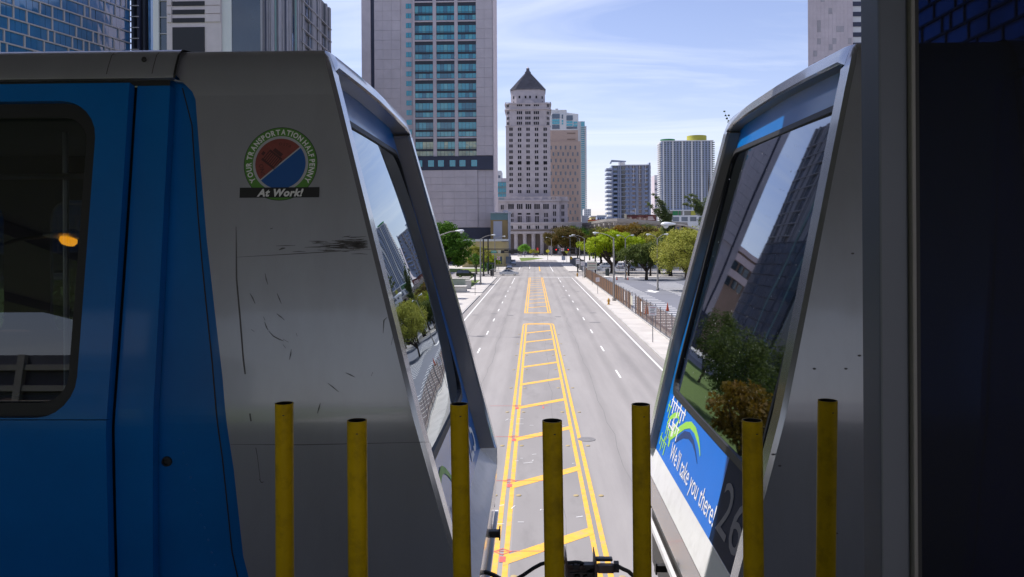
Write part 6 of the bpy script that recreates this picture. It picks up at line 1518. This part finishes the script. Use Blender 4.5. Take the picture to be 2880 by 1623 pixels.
half(dm, dm+math.pi, 'print_copper', 'copper_half', 0.0028); half(dm-math.pi, dm, 'print_blue', 'blue_half', 0.0028)
w_ = br_*0.018; nx_, nz_ = -math.sin(dm)*w_, math.cos(dm)*w_; ex_, ez_ = math.cos(dm)*ri, math.sin(dm)*ri
MB().quad(bp(-ex_-nx_, -ez_-nz_, .0034), bp(ex_-nx_, ez_-nz_, .0034), bp(ex_+nx_, ez_+nz_, .0034), bp(-ex_+nx_, -ez_+nz_, .0034)).build('divider', 'print_pale', badge)
# memorial building on the copper half, lettering round it
def rot(x, z, a): return x*math.cos(a)-z*math.sin(a), x*math.sin(a)+z*math.cos(a)
mb = MB(); u = br_
def mr_(x0, x1, z0, z1):
    P = [rot(x, z, R(-38)) for x, z in ((x0, z0), (x1, z0), (x1, z1), (x0, z1))]; mb.quad(*[bp(a-0.19*u, b+0.13*u, .0034) for a, b in P])
mr_(-.26*u, .20*u, -.22*u, -.16*u); mr_(-.24*u, .19*u, .10*u, .15*u); mr_(-.16*u, .12*u, .16*u, .26*u)
for k in range(8): mr_((-.24+k*.06)*u, (-.21+k*.06)*u, -.16*u, .10*u)
mr_(-.36*u, -.28*u, -.10*u, .0*u)
mb.build('memorial_print', 'print_copper_dark', badge)
def arc_text(txt, r, size, a_start, a_end, mat, off, name, parent, shear=0.0, bold=0.0):
    gl_ = [glyphs(ch, size, bold=bold)[0:2] if ch != ' ' else ([], []) for ch in txt]
    ws = [(max(p[0] for p in g[0])-min(p[0] for p in g[0]) + size*0.13) if g[0] else size*0.24 for g in gl_]
    tot = sum(ws); mb = MB(); cur = 0
    for g, w in zip(gl_, ws):
        if g[0]:
            x0 = min(p[0] for p in g[0]); am = R(a_start+(a_end-a_start)*(cur+w/2)/tot)
            gw_ = w-size*0.13; k_ = abs(R(a_end-a_start))*r/tot
            vs = []
            for x, y in g[0]:
                lx = (x-x0-gw_/2)*k_; rad = r+y; ang = am-lx/r*1.0; vs.append(bp(rad*math.cos(ang), rad*math.sin(ang), off))
            mb.add(vs, g[1])
        cur += w
    mb.build(name, mat, parent)
arc_text('YOUR TRANSPORTATION HALF PENNY', br_*0.795, br_*0.20, 216, -36, 'print_white', .0024, 'ring_lettering', badge, bold=0.0012)
arc_text('D STA', br_*0.50, br_*0.11, 96, 58, 'print_copper_dark', .0034, 'coin_lettering', badge)
def line_text(txt, x, z, size, mat, off, name, parent, rotd=0, width=None, shear=0.0, bold=0.0, space=1.0):
    mb = MB(); a = R(rotd); text_on(mb, txt, size, lambda u_, v_: bp(x+u_*math.cos(a)-v_*math.sin(a), z+u_*math.sin(a)+v_*math.cos(a), off), width, shear=shear, bold=bold, space=space); mb.build(name, mat, parent)
line_text('ONE', -.58*u, -.02*u, u*0.16, 'print_copper_dark', .0034, 'coin_lettering', badge, -78)
bar_h = 13*DS*3.3/F; bw_ = 102*DS*3.3/F; zb_ = -74*DS*3.3/F
MB().quad(bp(-bw_, zb_-bar_h, .0040), bp(bw_, zb_-bar_h, .0040), bp(bw_, zb_+bar_h, .0040), bp(-bw_, zb_+bar_h, .0040)).build('black_bar', 'print_black', badge)
line_text('At Work!', -.61*u, zb_-bar_h*0.72, u*0.27, 'print_white', .0046, 'bar_lettering', badge, 0, width=1.26*u, shear=0.28, bold=0.0020, space=1.1)
# ---- scratches, panel seams, scuffs on the left cap
def strokes(name, L_, w, mat='scratch', off=0.0008):
    mb = MB()
    for s_ in L_:
        pts = [sd_(*p) for p in s_]
        for i, ((x1, z1), (x2, z2)) in enumerate(zip(pts, pts[1:])):
            dx, dz = x2-x1, z2-z1; l = math.hypot(dx, dz) or 1; a, b = -dz/l, dx/l; wa = w*(0.35 if i == 0 else 1); wb2 = w*(0.35 if i == len(pts)-2 else 1)
            mb.quad(left.side_pt(x1-a*wa, z1-b*wa, off), left.side_pt(x1+a*wa, z1+b*wa, off), left.side_pt(x2+a*wb2, z2+b*wb2, off), left.side_pt(x2-a*wb2, z2-b*wb2, off))
    return mb.build(name, mat, left.root)
SCR = [[(667, 688), (670, 703), (674, 716)], [(629, 738), (636, 750), (642, 764)], [(697, 738), (703, 752), (708, 764)], [(696, 789), (705, 796), (715, 804)], [(663, 797), (667, 806)], [(666, 810), (670, 822), (674, 830)], [(676, 833), (688, 846), (702, 853), (714, 858)], [(712, 853), (726, 861)], [(712, 867), (719, 876)], [(733, 878), (731, 892), (728, 905)], [(632, 829), (640, 834)], [(745, 838), (748, 846)], [(706, 795), (716, 806)], [(806, 1014), (802, 1028), (798, 1040)], [(825, 964), (838, 974), (852, 986)], [(870, 938), (882, 943), (893, 949)], [(938, 936), (934, 946)], [(974, 798), (966, 806), (964, 838)], [(990, 840), (984, 868)], [(652, 1205), (658, 1214), (664, 1212)]]
for s_ in SCR: strokes('scratch', [s_], 0.0022)
strokes('panel_seam', [[(595, 647), (720, 640), (820, 634), (935, 627)]], 0.0016); strokes('panel_seam', [[(580, 1118), (760, 1119), (1080, 1112)]], 0.0018)
strokes('panel_seam', [[(594, 570), (595, 700), (604, 800), (612, 900), (630, 1050), (648, 1150)], [(648, 1150), (655, 1210)]], 0.0032)
rsc = random.Random(6)
scf = [[(760+rsc.uniform(0, 120), 596+rsc.uniform(0, 40)+0.0) for _ in range(1)] for _ in range(1)]
mbs = []
for k in range(120):
    x0_ = 935-abs(rsc.gauss(0, 60)); yv = 616+rsc.gauss(0, 8); l = rsc.uniform(12, 50); mbs.append([(min(x0_-l, 900), yv+rsc.uniform(-2, 2)), (min(x0_-l*0.5, 915), yv), (min(x0_, 925), yv+rsc.uniform(-2, 2))])
strokes('scuff_mark', mbs, 0.0016, off=0.0009)
strokes('scuff_mark', [[(702, 629), (710, 625), (718, 624)]], 0.004); strokes('scuff_mark', [[(680, 576), (686, 574)]], 0.004)
for xd, yd in ((372, 154),):
    X, z = sd_(xd, yd); MB().lathe([(0.011, 0), (0.008, 0.004), (0, 0.005)], n=10, caps=False)
    m_ = MB().lathe([(0.012, 0), (0.008, 0.004), (0, 0.005)], n=10, caps=False); m_.v = [(X+a, 3.345-cc, 9+z+b) for a, b, cc in m_.v]; m_.build('drain_hole', 'rubber', left.root)
X, z = sd_(405, 1170); m_ = MB().lathe([(0.022, 0), (0.020, 0.010), (0.013, 0.011), (0.011, 0.003), (0, 0.003)], n=16, caps=False); m_.v = [(X+a, ys(z)+0.055-cc, 9+z+b) for a, b, cc in m_.v]; m_.build('door_lock', 'rubber', left.root)
mb = MB()
for px, py in ((2398, 713), (2417, 1000), (2379, 1037), (2290, 1037), (2429, 198), (2444, 318), (2430, 340), (2343, 1470), (2352, 1500), (2440, 1552), (2174, 1278), (2193, 1310)):
    X, z = on_side(px, py); mb.add([(X+0.007*math.cos(w*math.pi/4), ys(z)-0.001, 9+z+0.004*math.sin(w*math.pi/4)) for w in range(8)], [tuple(range(8))])
mb.build('dirt_spot', 'scratch', right.root)
# ---- advert on the right car's front
def fp(y, z, out=0.002): return (right.panelX(z, out), y, z+9)
AD0, AD1 = 5.62, 3.93
# number panel, dark
MB().grid([[fp(5.60, z, .0013), fp(AD1, z, .0013)] for z in (-1.477, -1.3, -1.082)]).build('advert_panel', 'ad_blue', right.root)
rp_ = MB(); rp_.grid([[fp(3.46, z, .0015), fp(AD1, z, .0015)] for z in (-1.475, -1.3, -1.078)]).build('number_panel', 'car_navy', right.root)
mb = MB(); text_on(mb, "We'll take you there!", 0.15, lambda u_, v_: fp(5.16-u_, -1.415+v_*1.0, .0035), 1.24); mb.build('advert_lettering', 'print_white', right.root)
mb = MB(); text_on(mb, "26", 0.34, lambda u_, v_: fp(3.87-u_, -1.40+v_, .0035), 0.40); mb.build('number_lettering', 'number_grey', right.root)
def swoosh(mat, P, wds, name, out=.003):
    mb = MB()
    rows = [[], []]
    for i, (y, z) in enumerate(P):
        y1, z1 = P[max(i-1, 0)]; y2, z2 = P[min(i+1, len(P)-1)]; ty, tz_ = y2-y1, z2-z1; l = math.hypot(ty, tz_) or 1; w = wds[min(i, len(wds)-1)]
        rows[0].append(fp(y-tz_/l*w, z+ty/l*w, out)); rows[1].append(fp(y+tz_/l*w, z-ty/l*w, out))
    mb.grid(rows).build(name, mat, right.root)
def adp(px, py):       # spot on the advert seen at a photo pixel
    Yv = 4.8
    for _ in range(12):
        p = at(px, py, Yv); X = right.panelX(p.z-9); dirx = (p.x)/(Yv); Yv = Yv*(X/p.x)
    return Yv, p.z-9
def A(px, py): return adp(1820+px/3.3, 1080+py/3.3)
swoosh('print_navy', [A(*p) for p in ((262, 540), (300, 500), (345, 470), (395, 480), (430, 540), (450, 620), (468, 740))], [.008, .018, .022, .02, .014, .008, .003], 'navy_swoosh', .0026)
swoosh('print_lime', [A(*p) for p in ((200, 580), (222, 490), (262, 460), (310, 420), (360, 385), (410, 380), (450, 430), (478, 520), (490, 590), (496, 670))], [.02, .026, .024, .024, .022, .02, .018, .014, .009, .004], 'lime_swoosh', .003)
swoosh('print_lime', [A(*p) for p in ((190, 370), (215, 320), (255, 290), (295, 290), (300, 340), (262, 400), (215, 470), (203, 560))], [.012, .016, .018, .018, .016, .016, .018, .012], 'lime_swoosh', .0031)
for (x0, y0, x1, y1, n, h_, col) in ((240, 135, 365, 285, 7, 70, 'print_white'), (185, 385, 225, 440, 3, 60, 'print_lime'), (240, 345, 305, 425, 4, 60, 'print_white'), (130, 480, 185, 560, 4, 80, 'print_lime'), (205, 185, 235, 215, 2, 60, 'print_lime'), (205, 360, 250, 430, 3, 50, 'print_white')):
    mb = MB()
    P0, P1 = A(x0, y0), A(x1, y1)
    mb.quad(fp(P0[0], P0[1]-0.008, .0038), fp(P1[0], P1[1]-0.008, .0038), fp(P1[0], P1[1], .0038), fp(P0[0], P0[1], .0038))
    for k in range(n):
        t = (k+0.3)/n; y = P0[0]+(P1[0]-P0[0])*t; z = P0[1]+(P1[1]-P0[1])*t; wv = (P1[0]-P0[0])/n*0.35
        mb.quad(fp(y, z-0.05-0.03*(k % 2), .0036), fp(y+wv, z-0.05-0.03*(k % 2), .0036), fp(y+wv, z+0.03*((k+1) % 2), .0036), fp(y, z+0.03*((k+1) % 2), .0036))
    mb.build('skyline_print', col, right.root)
# sunlight on the blue panel, painted as a bright strip along the far side of the right windscreen
mb = MB(); mb.grid([[fp(5.583, z, .004), fp(5.556, z, .004)] for z in [0.5-0.15*k for k in range(11)]]); mb.build('blue_highlight', 'sunlit_blue', right.root)
# dust and dead insects on the right windscreen
rdu = random.Random(19); mb = MB()
for k in range(110):
    y, z = rdu.uniform(3.6, 5.45), rdu.uniform(-0.95, 0.5); s_ = rdu.uniform(0.0015, 0.0045); X = right.panelX(z, 0.012)
    mb.add([(X, y+s_, 9+z), (X, y, 9+z+s_*rdu.uniform(1, 2.2)), (X, y-s_, 9+z), (X, y, 9+z-s_)], [(0, 1, 2, 3)])
mb.build('dust_speck', 'print_pale', right.root, kind='stuff')
# number on the left car's front (far part) and lime print on its advert
def fl_(y, z, out=0.002): return (left.panelX(z, out), y, z+9)
mb = MB(); text_on(mb, "25", 0.36, lambda u_, v_: fl_(5.06+u_, -1.42+v_, .0035), 0.40); mb.build('number_lettering', 'print_white', left.root)
mb = MB(); text_on(mb, "We'll take you there!", 0.15, lambda u_, v_: fl_(3.62+u_, -1.415+v_, .0035), 1.24); mb.build('advert_lettering', 'print_white', left.root)
mb = MB(); P = [(3.7+0.07*k, -1.30+0.14*math.sin(k*0.4)) for k in range(9)]
mb.grid([[fl_(y, z+0.02, .003) for y, z in P], [fl_(y, z-0.02, .003) for y, z in P]]).build('lime_swoosh', 'print_lime', left.root)
# small bump stops on the aprons
for car, px, py in ((left, 1397, 1445), (right, 1838, 1497)):
    X = car.nx(-1.9); yv = 4.98; z = -1.84 if car is left else -2.05
    MB().box(min(X-car.d*0.02, X+car.d*0.045), max(X-car.d*0.02, X+car.d*0.045), yv-0.02, yv+0.02, 9+z-0.022, 9+z+0.018).build('bump_stop', 'dark_metal', car.root)
    MB().box(min(X+car.d*0.045, X+car.d*0.053), max(X+car.d*0.045, X+car.d*0.053), yv-0.03, yv+0.03, 9+z-0.035, 9+z+0.035).build('stop_plate', 'dark_metal', car.root)

# ------------------------------------------------------------------ coupler between the cars
Yk = 4.45
def k4(px, py, y=Yk): p = at(1500+px/5.6, 1400+py/5.6, y); return p
cp = thing('coupler', 'rusty coupler with connector box and looping black cables between the train noses', 'coupler', k4(800, 1300))
a, b = k4(1000, 1010), k4(1260, 1140); MB().box(a.x, b.x, Yk-0.05, Yk-0.01, b.z, a.z).build('connector_box', 'rusty_metal', cp, bevel=0.006)
a, b = k4(985, 955), k4(1250, 1005); MB().box(a.x, b.x, Yk-0.005, Yk+0.035, b.z, a.z).build('connector_box', 'dark_metal', cp, bevel=0.006)
a, b = k4(1262, 1010), k4(1335, 1090); m_ = k4(1300, 1050); MB().tube([(a.x, Yk-0.03, m_.z), (b.x, Yk-0.03, m_.z)], 0.033, 8).build('cable_gland', 'dark_metal', cp)
p0 = k4(1335, 1050); MB().tube([(p0.x, Yk-0.03, p0.z), (k4(1400, 1085).x, Yk-0.03, k4(1400, 1085).z), (k4(1500, 1160).x, Yk, k4(1500, 1160).z), (k4(1640, 1300).x, Yk, k4(1640, 1300).z), (right.nx(-1.9)+0.05, Yk, 9-2.15)], 0.0115, 8).build('cable', 'rubber', cp, smooth=True)
Pc = [(790, 1040), (740, 1022), (660, 1015), (560, 1025), (400, 1010), (240, 1015), (120, 1045), (0, 1110), (-160, 1220), (-300, 1300)]
MB().tube([tuple(k4(*p)) for p in Pc], 0.011, 8).build('cable', 'rubber', cp, smooth=True)
Pd = [(-830, 1160), (-720, 1180), (-620, 1220), (-480, 1300)]
MB().tube([tuple(k4(*p)) for p in Pd], 0.013, 8).build('cable', 'rubber', cp, smooth=True)
for x0, y0 in ((505, 870), (965, 880)):
    pts = [k4(x0-10, 1400), k4(x0-8, 1100), k4(x0-4, y0), k4(x0+8, y0), k4(x0+30, 1000), k4(x0+38, 1400)]
    MB().prism([(p.x, p.z) for p in pts], Yk-0.06, Yk+0.10).build('side_plate', 'rusty_metal', cp)
a, b = k4(545, 1060), k4(970, 1420); MB().box(a.x, b.x, Yk+0.0, Yk+0.05, b.z, a.z).build('drawbar_plate', 'rusty_metal', cp)
MB().box(k4(725, 0).x, k4(760, 0).x, Yk-0.02, Yk-0.002, k4(0, 1420).z, k4(0, 1050).z).build('drawbar_rib', 'rusty_metal', cp)
for px, py in ((665, 1060), (685, 1240), (830, 1240), (890, 1185), (855, 1060)):
    p = k4(px, py); MB().tube([(p.x, Yk-0.03, p.z), (p.x, Yk+0.01, p.z)], 0.017, 6).build('bolt', 'dark_metal', cp)
MB().tube([tuple(k4(570, 1180, Yk-0.03)), tuple(k4(980, 1180, Yk-0.03))], 0.006, 6).build('lever', 'dark_metal', cp)
a, b = k4(800, 1015), k4(940, 1060); MB().box(a.x, b.x, Yk-0.04, Yk+0.0, b.z, a.z).build('clamp', 'dark_metal', cp)
a = MB().box(min(left.nx(-2), 0), max(right.nx(-2), 0.3), Yk+0.06, Yk+0.2, 9-2.2, 9-2.1); a.build('drawbar', 'rusty_metal', cp)

# ------------------------------------------------------------------ yellow posts at the platform edge
POSTS = [(715, 1014, 717, 46, 2.10, 'tall yellow post in front of the left train nose, leftmost'), (898, 1057, 901, 50, 1.93, 'shorter yellow post, second from the left, before the silver nose'), (1155, 1016, 1163, 46, 2.10, 'tall yellow post crossing the left windscreen corner'),
         (1389, 1058, 1395, 50, 1.93, 'shorter yellow post standing over the road in the gap'), (1612, 1017, 1616, 46, 2.10, 'tall yellow post beside the right advert edge'), (1892, 1057, 1896, 50, 1.93, 'shorter yellow post hiding part of the number 26'), (2082, 1007, 2077, 47, 2.10, 'tall yellow post before the right silver flank, rightmost')]
for xt_, yt_, xb_2, wd, Yp_, lb in POSTS:
    tp = at(xt_*DS, yt_*DS, Yp_); bt = at(xb_2*DS, 1452*DS, Yp_); r = wd*DS*Yp_/F/2; k_ = (7.4-tp.z)/(bt.z-tp.z); ft = tp+(bt-tp)*k_
    t = thing('barrier_post', lb, 'post', (ft.x, ft.y, 7.4), 'yellow barrier posts along the platform edge')
    n = 32; mb = MB(); rows = []
    ax = (tp-ft); 
    for (q_, rr_) in ((0, r), (1, r), (1, r*0.88), (0.92, r*0.87)):
        c_ = ft+ax*q_; rows.append([(c_.x+rr_*math.cos(2*math.pi*j/n), c_.y+rr_*math.sin(2*math.pi*j/n), c_.z) for j in range(n+1)])
    mb.grid(rows[:3]).build('tube', 'post_yellow', t, smooth=True)
    MB().grid(rows[2:]).add([rows[3][j] for j in range(n)], [tuple(range(n))]).build('bore', 'rubber', t, smooth=True)
    MB().lathe([(r*2.1, 7.401), (r*2.1, 7.412), (r*1.02, 7.414)], (ft.x, ft.y), 20).build('foot_plate', 'post_yellow', t)
    z = tp.z-0.028; c_ = ft+ax*((z-7.4)/(tp.z-7.4)); mb = MB(); a0, a1 = -90-2+8, -90+18
    mb.grid([[(c_.x+(r+0.0006)*math.cos(R(a)), c_.y+(r+0.0006)*math.sin(R(a)), z+dz) for a in (a0, (a0+a1)/2, a1)] for dz in (-0.0012, 0.0012)]).build('slot', 'rubber', t)
# ------------------------------------------------------------------ platform windscreen at the right
Yw = 1.45
def wx(xd, yd=726): return at(xd*DS, yd*DS, Yw).x
ws = thing('platform_screen', 'aluminium framed dark glass screen standing at the right edge', 'glass screen', (wx(2400), Yw, 7.4))
MB().box(wx(2214), wx(2287), Yw, Yw+0.08, 7.4, 11.0).build('mullion', 'alu', ws, bevel=0.004)
MB().box(wx(2287)+0.001, wx(2299), Yw-0.012, Yw+0.07, 7.4, 11.0).build('mullion_edge', 'alu_lit_edge', ws, bevel=0.002)
MB().box(wx(2299)+0.001, wx(2322), Yw+0.01, Yw+0.06, 7.4, 11.0).build('gasket', 'rubber', ws)
MB().box(wx(2321), wx(2321)+0.42, Yw+0.03, Yw+0.04, 7.42, 11.0).build('pane', 'screen_glass', ws)
MB().box(wx(2299), wx(2321)+0.42, Yw-0.01, Yw+0.075, 7.4, 7.5).build('bottom_rail', 'alu', ws)
MB().box(wx(2321)+0.421, wx(2321)+0.50, Yw, Yw+0.08, 7.4, 11.0).build('mullion', 'alu', ws)
